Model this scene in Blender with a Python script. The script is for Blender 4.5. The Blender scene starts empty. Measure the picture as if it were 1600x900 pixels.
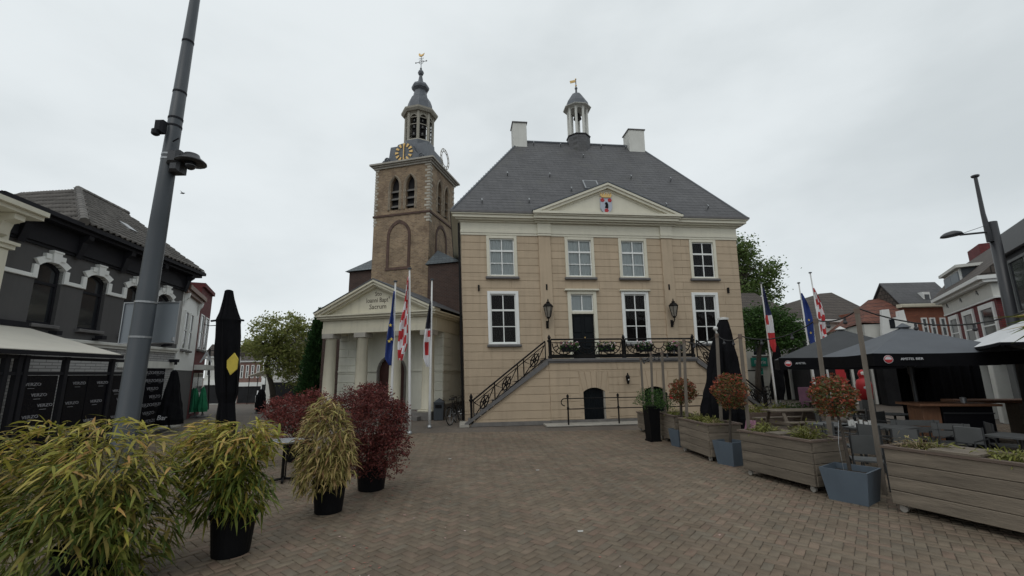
import bpy, bmesh, math, random
import numpy as np
from mathutils import Vector, Matrix, Euler
random.seed(7); RNG = np.random.default_rng(7)
PI = math.pi
SC = bpy.context.scene
COL = SC.collection

# ------------------------------------------------------------------ camera
CF, CP, CR, CH = 680.0, math.radians(10.95), math.radians(0.86), 2.0
FWD = np.array([0, math.cos(CP), math.sin(CP)])
_u0 = np.array([0, -math.sin(CP), math.cos(CP)]); _r0 = np.array([1.0, 0, 0])
RIGHT = math.cos(CR)*_r0 - math.sin(CR)*_u0
UP = math.sin(CR)*_r0 + math.cos(CR)*_u0
EYE = np.array([0, 0, CH])
cam_d = bpy.data.cameras.new("camera"); cam = bpy.data.objects.new("camera", cam_d); COL.objects.link(cam)
cam_d.sensor_width = 36.0; cam_d.lens = 36.0*CF/1600.0; cam_d.clip_start = 0.1; cam_d.clip_end = 3000
m = Matrix.Identity(4)
for i in range(3):
    m[i][0] = RIGHT[i]; m[i][1] = UP[i]; m[i][2] = -FWD[i]; m[i][3] = EYE[i]
cam.matrix_world = m
SC.camera = cam

def ray(px, py): return FWD + RIGHT*(px-800)/CF + UP*(450-py)/CF
def G(px, py, z=0.0):
    d = ray(px, py); return EYE + d*((z-CH)/d[2])
def V(px, py, Y):
    d = ray(px, py); return EYE + d*(Y/d[1])
def proj(p):
    v = np.array(p, float)-EYE; z = v@FWD
    return (800+CF*(v@RIGHT)/z, 450-CF*(v@UP)/z)

class Frame:
    """local axes of a building: x along its front, y into it, z up"""
    def __init__(s, p0, psi):
        s.p0 = np.array([p0[0], p0[1], 0.0]); s.psi = psi
        s.t = np.array([math.cos(psi), math.sin(psi), 0]); s.n = np.array([-math.sin(psi), math.cos(psi), 0])
    def uz(s, px, py, y=0.0):
        d = ray(px, py); q0 = s.p0+s.n*y
        q = EYE+d*(((q0-EYE)@s.n)/(d@s.n))
        return float((q-s.p0)@s.t), float(q[2])
    def w(s, x, y, z): return s.p0+s.t*x+s.n*y+np.array([0, 0, z])

# ------------------------------------------------------------------ sky and light
SUN_EL, SUN_AZ = math.radians(52), math.radians(200)
world = bpy.data.worlds.new("World"); SC.world = world; world.use_nodes = True
nt = world.node_tree; nt.nodes.clear()
def wn(t, **k):
    n = nt.nodes.new(t)
    for a, b in k.items(): setattr(n, a, b)
    return n
out = wn('ShaderNodeOutputWorld'); bg = wn('ShaderNodeBackground'); bg.inputs['Strength'].default_value = 0.1
sky = wn('ShaderNodeTexSky', sky_type='NISHITA'); sky.sun_disc = False; sky.sun_elevation = SUN_EL; sky.sun_rotation = SUN_AZ
tc = wn('ShaderNodeTexCoord'); mp = wn('ShaderNodeMapping'); mp.inputs['Scale'].default_value = (1.0, 1.0, 2.2)
n1 = wn('ShaderNodeTexNoise'); n1.inputs['Scale'].default_value = 1.35; n1.inputs['Detail'].default_value = 7; n1.inputs['Roughness'].default_value = 0.5
cr = wn('ShaderNodeValToRGB'); cr.color_ramp.interpolation = 'EASE'
cr.color_ramp.elements[0].position = 0.36; cr.color_ramp.elements[0].color = (0.56, 0.605, 0.62, 1)
cr.color_ramp.elements[1].position = 0.78; cr.color_ramp.elements[1].color = (0.765, 0.81, 0.825, 1)
sc10 = wn('ShaderNodeVectorMath', operation='SCALE'); sc10.inputs['Scale'].default_value = 11.0
mx = wn('ShaderNodeMixRGB'); mx.inputs['Fac'].default_value = 0.93
L = nt.links.new
dt = wn('ShaderNodeVectorMath', operation='DOT_PRODUCT'); dt.inputs[1].default_value = (-0.62, 0.22, 0.10)
n2 = wn('ShaderNodeTexNoise'); n2.inputs['Scale'].default_value = 4.2; n2.inputs['Detail'].default_value = 6
ma = wn('ShaderNodeMath', operation='MULTIPLY_ADD'); ma.inputs[1].default_value = 0.22; ma2 = wn('ShaderNodeMath', operation='MULTIPLY_ADD'); ma2.inputs[1].default_value = 0.16
L(tc.outputs['Generated'], mp.inputs['Vector']); L(mp.outputs['Vector'], n1.inputs['Vector']); L(tc.outputs['Generated'], dt.inputs[0]); L(mp.outputs['Vector'], n2.inputs['Vector'])
L(dt.outputs['Value'], ma.inputs[0]); L(n1.outputs['Fac'], ma.inputs[2]); L(n2.outputs['Fac'], ma2.inputs[0]); L(ma.outputs[0], ma2.inputs[2]); L(ma2.outputs[0], cr.inputs['Fac'])
L(cr.outputs['Color'], sc10.inputs[0]); L(sky.outputs['Color'], mx.inputs['Color1']); L(sc10.outputs['Vector'], mx.inputs['Color2'])
L(mx.outputs['Color'], bg.inputs['Color']); L(bg.outputs['Background'], out.inputs['Surface'])
sun_d = bpy.data.lights.new("sun", 'SUN'); sun_d.energy = 0.5; sun_d.angle = math.radians(35); sun_d.color = (1, 0.96, 0.9)
sun = bpy.data.objects.new("sun", sun_d); COL.objects.link(sun)
sun.rotation_euler = Euler((PI/2-SUN_EL, 0, PI-SUN_AZ), 'XYZ')
vs = SC.view_settings; vs.view_transform = 'Standard'; vs.look = 'None'; vs.exposure = 0.0; vs.gamma = 1.0
SC.cycles.max_bounces = 6; SC.cycles.transparent_max_bounces = 12

# ------------------------------------------------------------------ materials
def mat(name, col, rough=0.8, var=0.0, vscale=3.0, bump=0.0, bscale=40.0, metal=0.0, spec=0.5, island=0.0, col2=None,
        rand_obj=False, stretch=None, streak=0.0, transl=0.0):
    M = bpy.data.materials.new(name); M.use_nodes = True
    t = M.node_tree; N = t.nodes; K = t.links.new
    b = N['Principled BSDF']; b.inputs['Roughness'].default_value = rough; b.inputs['Metallic'].default_value = metal
    b.inputs['Specular IOR Level'].default_value = spec
    c = N.new('ShaderNodeRGB'); c.outputs[0].default_value = (*col, 1); src = c.outputs[0]
    co = N.new('ShaderNodeTexCoord'); vec = co.outputs['Object']
    if stretch:
        mpn = N.new('ShaderNodeMapping'); mpn.inputs['Scale'].default_value = stretch; K(vec, mpn.inputs['Vector']); vec2 = mpn.outputs[0]
    else: vec2 = vec
    if island > 0 or rand_obj:
        ge = N.new('ShaderNodeNewGeometry'); oi = N.new('ShaderNodeObjectInfo')
        ad = N.new('ShaderNodeMath'); ad.operation = 'ADD'; K(ge.outputs['Random Per Island'], ad.inputs[0]); K(oi.outputs['Random'], ad.inputs[1])
        fr = N.new('ShaderNodeMath'); fr.operation = 'FRACT'; K(ad.outputs[0], fr.inputs[0])
        if col2 is not None:
            cols = [col]+list(col2); rp = N.new('ShaderNodeValToRGB'); rp.color_ramp.interpolation = 'LINEAR'
            e = rp.color_ramp.elements; n = len(cols)
            while len(e) < n: e.new(0.5)
            for i in range(n): e[i].position = i/(n-1); e[i].color = (*cols[i], 1)
            K(fr.outputs[0], rp.inputs[0]); src = rp.outputs[0]
        if island > 0:
            h = N.new('ShaderNodeHueSaturation'); ml = N.new('ShaderNodeMath'); ml.operation = 'MULTIPLY_ADD'
            m3 = N.new('ShaderNodeMath'); m3.operation = 'MULTIPLY'; m3.inputs[1].default_value = 7.31; K(fr.outputs[0], m3.inputs[0])
            f3 = N.new('ShaderNodeMath'); f3.operation = 'FRACT'; K(m3.outputs[0], f3.inputs[0])
            K(f3.outputs[0], ml.inputs[0]); ml.inputs[1].default_value = 2*island; ml.inputs[2].default_value = 1-island
            K(ml.outputs[0], h.inputs['Value']); K(src, h.inputs['Color']); src = h.outputs[0]
    if var > 0:
        nn = N.new('ShaderNodeTexNoise'); nn.inputs['Scale'].default_value = vscale; nn.inputs['Detail'].default_value = 6; nn.inputs['Roughness'].default_value = 0.62
        K(vec2, nn.inputs['Vector'])
        mr = N.new('ShaderNodeMapRange'); mr.inputs['From Min'].default_value = 0.25; mr.inputs['From Max'].default_value = 0.75
        mr.inputs['To Min'].default_value = 1-var; mr.inputs['To Max'].default_value = 1+var; K(nn.outputs['Fac'], mr.inputs[0])
        h2 = N.new('ShaderNodeHueSaturation'); K(mr.outputs[0], h2.inputs['Value']); K(src, h2.inputs['Color']); src = h2.outputs[0]
    if streak > 0:
        mps = N.new('ShaderNodeMapping'); mps.inputs['Scale'].default_value = (6, 6, 0.35); K(vec, mps.inputs['Vector'])
        ns = N.new('ShaderNodeTexNoise'); ns.inputs['Scale'].default_value = 1.0; ns.inputs['Detail'].default_value = 5; K(mps.outputs[0], ns.inputs['Vector'])
        ms = N.new('ShaderNodeMapRange'); ms.inputs['From Min'].default_value = 0.5; ms.inputs['From Max'].default_value = 0.8
        ms.inputs['To Min'].default_value = 1; ms.inputs['To Max'].default_value = 1-streak; K(ns.outputs['Fac'], ms.inputs[0])
        h4 = N.new('ShaderNodeHueSaturation'); K(ms.outputs[0], h4.inputs['Value']); K(src, h4.inputs['Color']); src = h4.outputs[0]
    K(src, b.inputs['Base Color'])
    if bump > 0:
        nb = N.new('ShaderNodeTexNoise'); nb.inputs['Scale'].default_value = bscale; nb.inputs['Detail'].default_value = 4; K(vec2, nb.inputs['Vector'])
        bp = N.new('ShaderNodeBump'); bp.inputs['Strength'].default_value = bump; bp.inputs['Distance'].default_value = 0.02
        K(nb.outputs['Fac'], bp.inputs['Height']); K(bp.outputs[0], b.inputs['Normal'])
    if transl > 0:
        tb = N.new('ShaderNodeBsdfTranslucent'); K(src, tb.inputs['Color']); ms2 = N.new('ShaderNodeMixShader'); ms2.inputs[0].default_value = transl
        K(b.outputs[0], ms2.inputs[1]); K(tb.outputs[0], ms2.inputs[2]); K(ms2.outputs[0], N['Material Output'].inputs['Surface'])
    return M

def brickmat(name, c1, c2, mortar, bw, rh, msize=0.012, rot=None, var=0.2, bump=0.5, rough=0.9, axis='xz', offset=0.5, vscale=2.0, blotch=0.0, blotchcol=(0.1, 0.06, 0.04)):
    M = bpy.data.materials.new(name); M.use_nodes = True
    t = M.node_tree; N = t.nodes; K = t.links.new
    b = N['Principled BSDF']; b.inputs['Roughness'].default_value = rough
    co = N.new('ShaderNodeTexCoord'); sep = N.new('ShaderNodeSeparateXYZ'); K(co.outputs['Object'], sep.inputs[0])
    cmb = N.new('ShaderNodeCombineXYZ')
    if axis == 'xz':      # walls facing any way: run along x+y
        a = N.new('ShaderNodeMath'); a.operation = 'ADD'; K(sep.outputs[0], a.inputs[0]); K(sep.outputs[1], a.inputs[1])
        K(a.outputs[0], cmb.inputs[0]); K(sep.outputs[2], cmb.inputs[1])
    else:
        K(sep.outputs[0], cmb.inputs[0]); K(sep.outputs[1], cmb.inputs[1])
    vec = cmb.outputs[0]
    if rot:
        mpn = N.new('ShaderNodeMapping'); mpn.inputs['Rotation'].default_value = (0, 0, rot); K(vec, mpn.inputs['Vector']); vec = mpn.outputs[0]
    br = N.new('ShaderNodeTexBrick'); br.inputs['Scale'].default_value = 1.0; br.inputs['Brick Width'].default_value = bw; br.inputs['Row Height'].default_value = rh
    br.inputs['Mortar Size'].default_value = msize; br.inputs['Color1'].default_value = (*c1, 1); br.inputs['Color2'].default_value = (*c2, 1); br.inputs['Mortar'].default_value = (*mortar, 1)
    br.inputs['Bias'].default_value = 0.0; br.offset = offset
    K(vec, br.inputs['Vector'])
    nn = N.new('ShaderNodeTexNoise'); nn.inputs['Scale'].default_value = vscale; nn.inputs['Detail'].default_value = 7; nn.inputs['Roughness'].default_value = 0.68; K(co.outputs['Object'], nn.inputs['Vector'])
    mr = N.new('ShaderNodeMapRange'); mr.inputs['From Min'].default_value = 0.25; mr.inputs['From Max'].default_value = 0.75; mr.inputs['To Min'].default_value = 1-var; mr.inputs['To Max'].default_value = 1+var
    K(nn.outputs['Fac'], mr.inputs[0])
    h = N.new('ShaderNodeHueSaturation'); K(mr.outputs[0], h.inputs['Value']); K(br.outputs['Color'], h.inputs['Color']); src = h.outputs[0]
    if blotch > 0:
        n3 = N.new('ShaderNodeTexNoise'); n3.inputs['Scale'].default_value = 0.9; n3.inputs['Detail'].default_value = 8; n3.inputs['Roughness'].default_value = 0.7; K(co.outputs['Object'], n3.inputs['Vector'])
        r3 = N.new('ShaderNodeMapRange'); r3.inputs['From Min'].default_value = 0.52; r3.inputs['From Max'].default_value = 0.68; r3.inputs['To Max'].default_value = blotch; K(n3.outputs['Fac'], r3.inputs[0])
        mm = N.new('ShaderNodeMixRGB'); K(r3.outputs[0], mm.inputs['Fac']); K(src, mm.inputs['Color1']); mm.inputs['Color2'].default_value = (*blotchcol, 1); src = mm.outputs[0]
    K(src, b.inputs['Base Color'])
    bp = N.new('ShaderNodeBump'); bp.inputs['Strength'].default_value = bump; bp.inputs['Distance'].default_value = 0.02; bp.invert = True
    K(br.outputs['Fac'], bp.inputs['Height']); K(bp.outputs[0], b.inputs['Normal'])
    return M

def glassmat(name, tint=(0.9, 0.95, 1.0), refl=0.10):
    M = bpy.data.materials.new(name); M.use_nodes = True
    t = M.node_tree; N = t.nodes; K = t.links.new; N.clear()
    o = N.new('ShaderNodeOutputMaterial'); mxs = N.new('ShaderNodeMixShader'); tr = N.new('ShaderNodeBsdfTransparent'); gl = N.new('ShaderNodeBsdfGlossy')
    fr = N.new('ShaderNodeFresnel'); fr.inputs['IOR'].default_value = 1.5
    co = N.new('ShaderNodeTexCoord'); wz = N.new('ShaderNodeTexNoise'); wz.inputs['Scale'].default_value = 2.2; K(co.outputs['Object'], wz.inputs['Vector']); wb = N.new('ShaderNodeBump'); wb.inputs['Strength'].default_value = .35; wb.inputs['Distance'].default_value = .06; K(wz.outputs['Fac'], wb.inputs['Height']); K(wb.outputs[0], gl.inputs['Normal'])
    ad = N.new('ShaderNodeMath'); ad.operation = 'ADD'; ad.inputs[1].default_value = refl-0.04; ad.use_clamp = True
    K(fr.outputs[0], ad.inputs[0]); K(ad.outputs[0], mxs.inputs[0])
    tr.inputs[0].default_value = (*tint, 1); gl.inputs['Roughness'].default_value = 0.03; gl.inputs[0].default_value = (1, 1, 1, 1)
    K(tr.outputs[0], mxs.inputs[1]); K(gl.outputs[0], mxs.inputs[2]); K(mxs.outputs[0], o.inputs[0])
    return M

M = {}
M['sand'] = mat('sand_stucco', (0.475, 0.375, 0.267), 0.9, 0.09, 1.2, 0.15, 60, streak=0.16, island=0.035)
M['cream'] = mat('cream_paint', (0.66, 0.63, 0.52), 0.6, 0.05, 2.0, 0.05, 30, streak=0.08)
M['white'] = mat('white_paint', (0.78, 0.79, 0.77), 0.5, 0.04, 3.0)
M['offwhite'] = mat('off_white_plaster', (0.62, 0.62, 0.58), 0.85, 0.08, 1.5, 0.1, 40, streak=0.12)
M['churchwhite'] = mat('church_plaster', (0.70, 0.70, 0.62), 0.85, 0.07, 1.2, 0.1, 40, streak=0.12)
M['churchcream'] = mat('church_cream', (0.60, 0.565, 0.45), 0.75, 0.07, 1.5, 0.08, 40, streak=0.15)
M['stone_grey'] = mat('blue_stone', (0.13, 0.125, 0.125), 0.65, 0.2, 4, 0.2, 50)
M['stone_light'] = mat('light_stone', (0.36, 0.34, 0.30), 0.85, 0.2, 3, 0.3, 40)
M['plinth'] = mat('grey_plinth', (0.17, 0.16, 0.15), 0.85, 0.25, 3, 0.3, 40, streak=0.2)
M['slate'] = brickmat('roof_slate', (0.098, 0.097, 0.102), (0.078, 0.077, 0.081), (0.045, 0.045, 0.046), 0.24, 0.17, 0.006, var=0.22, bump=0.6, rough=0.6, vscale=1.2, blotch=.55, blotchcol=(0.105, 0.104, 0.098))
M['lead'] = mat('lead_sheet', (0.105, 0.115, 0.13), 0.5, 0.25, 3, 0.2, 12, metal=0.2)
M['slate_teal'] = brickmat('slate_roof_small', (0.10, 0.12, 0.13), (0.075, 0.09, 0.10), (0.03, 0.03, 0.035), 0.25, 0.2, 0.01, var=0.2, bump=0.8, rough=0.5)
M['black'] = mat('black_paint', (0.008, 0.008, 0.010), 0.45, 0.1, 6, spec=0.12)
M['iron'] = mat('wrought_iron', (0.012, 0.011, 0.011), 0.5, 0.2, 8, spec=0.12)
M['doorblack'] = mat('door_paint_dark', (0.008, 0.010, 0.012), 0.35, 0.2, 5, spec=0.12)
M['interior'] = mat('dark_room', (0.010, 0.009, 0.011), 0.9)
M['curtain_red'] = mat('dark_red_curtain', (0.010, 0.006, 0.006), 0.9, 0.4, 3, stretch=(20, 1, 0.3))
M['blind'] = mat('pale_blind', (0.66, 0.69, 0.68), 0.8, 0.10, 2, stretch=(12, 1, 0.3))
M['glass'] = glassmat('window_glass', tint=(0.88, 0.90, 0.91), refl=0.010)
M['darkglass'] = mat('dark_glazing', (0.02, 0.022, 0.026), 0.08, 0.2, 2, spec=0.6)
M['yellowbrick'] = brickmat('tower_brick', (0.315, 0.225, 0.135), (0.205, 0.135, 0.085), (0.29, 0.24, 0.18), 0.23, 0.085, 0.012, var=0.38, bump=0.5, vscale=1.7, blotch=0.65, blotchcol=(0.10, 0.062, 0.042))
M['brownbrick'] = brickmat('brown_brick', (0.07, 0.038, 0.03), (0.05, 0.03, 0.025), (0.09, 0.07, 0.06), 0.23, 0.08, 0.01, var=0.2)
M['darkbrick'] = mat('arch_brick', (0.095, 0.058, 0.046), 0.9, 0.3, 4, 0.4, 30, island=0.2)
M['quoin'] = mat('pale_quoin_stone', (0.42, 0.39, 0.33), 0.9, 0.25, 3, 0.3, 30, island=0.15)
M['gold'] = mat('gilding', (0.62, 0.42, 0.17), 0.4, 0.1, 5, metal=0.6)
M['bronze'] = mat('bell_bronze', (0.06, 0.06, 0.06), 0.35, 0.2, 5, metal=0.8)
M['greyhouse'] = mat('dark_grey_render', (0.085, 0.083, 0.084), 0.85, 0.08, 1.5, 0.1, 40, streak=0.12)
M['darktrim'] = mat('near_black_trim', (0.018, 0.018, 0.022), 0.55, 0.15, 4, spec=0.12)
M['whitebrick'] = brickmat('white_painted_brick', (0.40, 0.40, 0.40), (0.36, 0.36, 0.36), (0.19, 0.19, 0.19), 0.4, 0.085, 0.012, var=0.1, bump=0.7)
M['pantile'] = mat('grey_pantile', (0.115, 0.105, 0.095), 0.75, 0.25, 1.2, 0.15, 30, island=0.25)
M['rooftile_brown'] = brickmat('brown_roof_tiles', (0.095, 0.078, 0.066), (0.075, 0.06, 0.052), (0.03, 0.025, 0.022), 0.25, 0.25, 0.02, var=0.25, bump=0.9)
M['rooftile_red'] = brickmat('red_roof_tiles', (0.20, 0.078, 0.052), (0.15, 0.06, 0.042), (0.06, 0.03, 0.025), 0.25, 0.25, 0.02, var=0.3, bump=0.9)
M['redbrick'] = brickmat('red_brick', (0.20, 0.052, 0.043), (0.165, 0.04, 0.036), (0.13, 0.07, 0.06), 0.22, 0.07, 0.01, var=0.15)
M['darkredbrick'] = brickmat('dark_red_brick', (0.185, 0.034, 0.036), (0.15, 0.028, 0.031), (0.07, 0.035, 0.033), 0.22, 0.07, 0.01, var=0.15)
M['orangebrick'] = brickmat('orange_brick', (0.31, 0.095, 0.052), (0.25, 0.075, 0.044), (0.16, 0.10, 0.07), 0.22, 0.07, 0.01, var=0.18)
M['pinkbrick'] = brickmat('pale_red_brick', (0.26, 0.13, 0.11), (0.22, 0.11, 0.09), (0.25, 0.2, 0.17), 0.22, 0.07, 0.01, var=0.15)
M['mast'] = mat('mast_grey_paint', (0.040, 0.048, 0.057), 0.45, 0.10, 2.5, 0.04, 30, streak=0.15)
M['metal'] = mat('dull_metal', (0.33, 0.34, 0.35), 0.4, 0.1, 5, metal=0.7)
M['boardback'] = mat('sign_back_grey', (0.20, 0.225, 0.25), 0.5, 0.07, 2)
M['camera_grey'] = mat('camera_housing', (0.032, 0.033, 0.037), 0.4, 0.1, 5)
M['blackfabric'] = mat('black_parasol_fabric', (0.006, 0.006, 0.0075), 0.9, 0.3, 3, 0.3, 14, spec=0.12)
M['greyfabric'] = mat('dark_grey_parasol_fabric', (0.055, 0.058, 0.062), 0.9, 0.15, 2, 0.1, 14)
M['greyfabric2'] = mat('slate_grey_parasol_fabric', (0.115, 0.125, 0.14), 0.9, 0.12, 2, 0.1, 14)
M['greenfabric'] = mat('green_parasol_fabric', (0.012, 0.17, 0.075), 0.85, 0.2, 3)
M['whitefabric'] = mat('white_canvas', (0.68, 0.69, 0.70), 0.9, 0.06, 2)
M['yellow'] = mat('yellow_patch', (0.60, 0.47, 0.07), 0.7, 0.15, 8)
M['awning'] = mat('pale_awning_canvas', (0.60, 0.57, 0.50), 0.9, 0.06, 2)
M['screen'] = mat('black_screen_print', (0.006, 0.006, 0.009), 0.25, 0.2, 2, spec=0.12)
M['scrap'] = mat('dirty_paper', (0.45, 0.44, 0.41), 0.8, 0.2, 9)
M['letterwhite'] = mat('white_lettering', (0.62, 0.63, 0.65), 0.6)
M['lettergrey'] = mat('grey_lettering', (0.24, 0.24, 0.255), 0.6, 0.3, 2.5)
M['letterdark'] = mat('dark_lettering', (0.09, 0.075, 0.055), 0.6)
M['letterred'] = mat('red_print', (0.45, 0.03, 0.035), 0.6)
M['plank'] = mat('weathered_plank', (0.165, 0.136, 0.104), 0.85, 0.42, 1.5, 0.4, 9, stretch=(1.1, 8, 9), island=0.22, rand_obj=True)
M['plankcap'] = mat('dark_plank', (0.13, 0.095, 0.075), 0.85, 0.3, 2, 0.35, 9, stretch=(1.2, 8, 11), island=0.12)
M['post'] = mat('grey_timber', (0.15, 0.128, 0.105), 0.85, 0.25, 2, 0.4, 14, stretch=(9, 9, 1))
M['soil'] = mat('soil', (0.035, 0.026, 0.019), 0.95, 0.3, 12, 0.6, 30)
M['potblack'] = mat('black_plastic_pot', (0.006, 0.006, 0.007), 0.55, 0.2, 4, 0.05, 20, spec=0.12)
M['zinc'] = mat('blue_grey_pot', (0.088, 0.115, 0.145), 0.6, 0.10, 3, 0.04, 30, streak=0.15)
M['wheel'] = mat('caster_wheel', (0.30, 0.28, 0.25), 0.5, 0.1, 5)
M['rubber'] = mat('rubber', (0.012, 0.012, 0.012), 0.7)
M['bamboo'] = mat('bamboo_leaf', (0.055, 0.085, 0.016), 0.55, 0.2, 6, rand_obj=True, island=0.25, spec=0.3, transl=0.3,
                  col2=[(0.075, 0.115, 0.018), (0.125, 0.155, 0.025), (0.21, 0.215, 0.045), (0.09, 0.12, 0.02), (0.36, 0.27, 0.08), (0.06, 0.10, 0.017)])
M['bamboo_green'] = mat('bamboo_leaf_green', (0.05, 0.09, 0.015), 0.5, 0.2, 6, rand_obj=True, island=0.25, spec=0.3, transl=0.3,
                  col2=[(0.08, 0.125, 0.02), (0.13, 0.17, 0.03), (0.22, 0.235, 0.04), (0.11, 0.145, 0.025), (0.36, 0.27, 0.05), (0.10, 0.13, 0.025)])
M['bamboo_tip'] = mat('bamboo_top_leaf', (0.16, 0.18, 0.03), 0.55, 0.2, 6, rand_obj=True, island=0.25, spec=0.3, transl=0.35,
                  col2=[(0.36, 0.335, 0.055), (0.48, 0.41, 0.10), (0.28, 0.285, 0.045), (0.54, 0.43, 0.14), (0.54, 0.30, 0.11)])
M['bamboo_straw'] = mat('bamboo_leaf_straw', (0.13, 0.125, 0.03), 0.6, 0.2, 6, rand_obj=True, island=0.25, spec=0.3, transl=0.25,
                  col2=[(0.22, 0.20, 0.055), (0.32, 0.275, 0.09), (0.42, 0.335, 0.13), (0.46, 0.34, 0.155), (0.22, 0.115, 0.055)])
M['cane'] = mat('bamboo_cane', (0.12, 0.10, 0.04), 0.6, 0.3, 6)
M['redleaf'] = mat('dark_red_leaf', (0.075, 0.020, 0.020), 0.6, 0.2, 5, rand_obj=True, island=0.35, spec=0.3, transl=0.15, col2=[(0.135, 0.030, 0.028), (0.10, 0.026, 0.025), (0.20, 0.055, 0.042), (0.07, 0.030, 0.022)])
M['redleaf2'] = mat('russet_leaf', (0.16, 0.038, 0.033), 0.6, 0.2, 5, rand_obj=True, island=0.3, spec=0.3, transl=0.15, col2=[(0.21, 0.055, 0.045), (0.12, 0.03, 0.028)])
M['photinia'] = mat('photinia_leaf', (0.055, 0.065, 0.024), 0.55, 0.2, 5, rand_obj=True, island=0.3, spec=0.35,
                    transl=0.2, col2=[(0.10, 0.115, 0.03), (0.07, 0.09, 0.025), (0.22, 0.06, 0.03), (0.12, 0.13, 0.035), (0.30, 0.065, 0.035), (0.08, 0.10, 0.03)])
M['photinia_tip'] = mat('photinia_young_leaf', (0.34, 0.055, 0.032), 0.55, 0.2, 5, rand_obj=True, island=0.3, spec=0.35, transl=0.2, col2=[(0.36, 0.085, 0.045), (0.26, 0.045, 0.032), (0.15, 0.09, 0.035)])
M['limeleaf'] = mat('lime_shrub_leaf', (0.14, 0.155, 0.03), 0.6, 0.2, 5, rand_obj=True, island=0.3, spec=0.3, transl=0.2, col2=[(0.22, 0.22, 0.05), (0.15, 0.16, 0.045), (0.26, 0.23, 0.09)])
M['strawleaf'] = mat('dry_grass_blade', (0.20, 0.15, 0.085), 0.8, 0.2, 5, rand_obj=True, island=0.3, col2=[(0.26, 0.19, 0.11), (0.15, 0.13, 0.06)])
M['oakleaf'] = mat('pale_green_tree_leaf', (0.19, 0.225, 0.06), 0.6, 0.2, 3, island=0.35, spec=0.3, transl=0.4, col2=[(0.28, 0.30, 0.09), (0.17, 0.21, 0.055), (0.34, 0.32, 0.12)])
M['treeleaf'] = mat('mid_green_tree_leaf', (0.085, 0.14, 0.035), 0.6, 0.2, 3, island=0.35, spec=0.3, transl=0.4, col2=[(0.12, 0.18, 0.05), (0.07, 0.115, 0.028), (0.16, 0.20, 0.065)])
M['darkleaf'] = mat('dark_green_tree_leaf', (0.042, 0.10, 0.022), 0.6, 0.2, 3, island=0.35, spec=0.3, transl=0.3, col2=[(0.065, 0.13, 0.03), (0.033, 0.072, 0.018)])
M['coniferleaf'] = mat('conifer_spray', (0.020, 0.06, 0.018), 0.7, 0.2, 3, island=0.35, spec=0.2, transl=0.2, col2=[(0.035, 0.085, 0.024), (0.016, 0.045, 0.014), (0.05, 0.105, 0.03)])
M['bark'] = mat('bark', (0.055, 0.045, 0.036), 0.9, 0.3, 6, 0.6, 20)
M['paver'] = mat('clay_paver', (0.170, 0.130, 0.093), 0.8, 0.22, 4, 0.25, 60, rand_obj=True, island=0.10, spec=0.3, col2=[(0.158, 0.124, 0.090), (0.162, 0.132, 0.096), (0.184, 0.130, 0.096), (0.150, 0.126, 0.095), (0.170, 0.129, 0.093)])
M['joint'] = mat('joint_sand', (0.095, 0.082, 0.065), 0.95, 0.3, 8)
M['benchwood'] = mat('bench_wood', (0.17, 0.14, 0.11), 0.8, 0.25, 2, 0.2, 12, stretch=(1, 9, 9), island=0.15)
M['barwood'] = mat('bar_wood', (0.16, 0.075, 0.04), 0.6, 0.3, 3, 0.2, 12, stretch=(8, 8, 1))
M['chairmetal'] = mat('chair_metal', (0.05, 0.052, 0.055), 0.45, 0.1, 5, metal=0.4)
M['chairslat'] = mat('chair_slat_grey', (0.085, 0.088, 0.088), 0.6, 0.12, 4)
M['teal'] = mat('teal_sign', (0.015, 0.22, 0.17), 0.5, 0.1, 3)
M['red'] = mat('red_sign', (0.42, 0.02, 0.025), 0.6, 0.1, 3)
M['pink'] = mat('pink_poster', (0.42, 0.20, 0.30), 0.6, 0.25, 4)
M['flag_blue'] = mat('flag_blue', (0.020, 0.045, 0.20), 0.85, 0.15, 4)
M['flag_red'] = mat('flag_red', (0.48, 0.035, 0.04), 0.85, 0.12, 4)
M['flag_white'] = mat('flag_white', (0.70, 0.70, 0.72), 0.85, 0.06, 4)
M['flag_navy'] = mat('flag_navy', (0.022, 0.030, 0.085), 0.85, 0.15, 4)
M['flag_black'] = mat('flag_black', (0.018, 0.018, 0.03), 0.85, 0.15, 4)
M['flag_yellow'] = mat('flag_yellow', (0.65, 0.50, 0.10), 0.8, 0.1, 4)
M['alupole'] = mat('white_flagpole', (0.62, 0.62, 0.61), 0.4, 0.06, 3)
M['petal'] = mat('fallen_petal', (0.40, 0.16, 0.13), 0.8, island=0.3, col2=[(0.28, 0.08, 0.05), (0.55, 0.45, 0.42)])
M['flower'] = mat('bedding_flower', (0.6, 0.55, 0.58), 0.7, island=0.2, col2=[(0.35, 0.06, 0.14), (0.7, 0.68, 0.68), (0.25, 0.03, 0.08)])
M['shopdark'] = mat('dark_shop_interior', (0.022, 0.022, 0.024), 0.5, 0.5, 1.0, spec=0.12)
M['shopgrey'] = mat('grey_shopfront', (0.115, 0.12, 0.12), 0.6, 0.15, 2)
M['carwhite'] = mat('car_paint_white', (0.6, 0.6, 0.6), 0.3)
M['lampglass'] = mat('frosted_lantern_glass', (0.22, 0.20, 0.17), 0.2, 0.3, 8)
M['globe'] = mat('bulb_glass', (0.6, 0.6, 0.58), 0.2)

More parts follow.
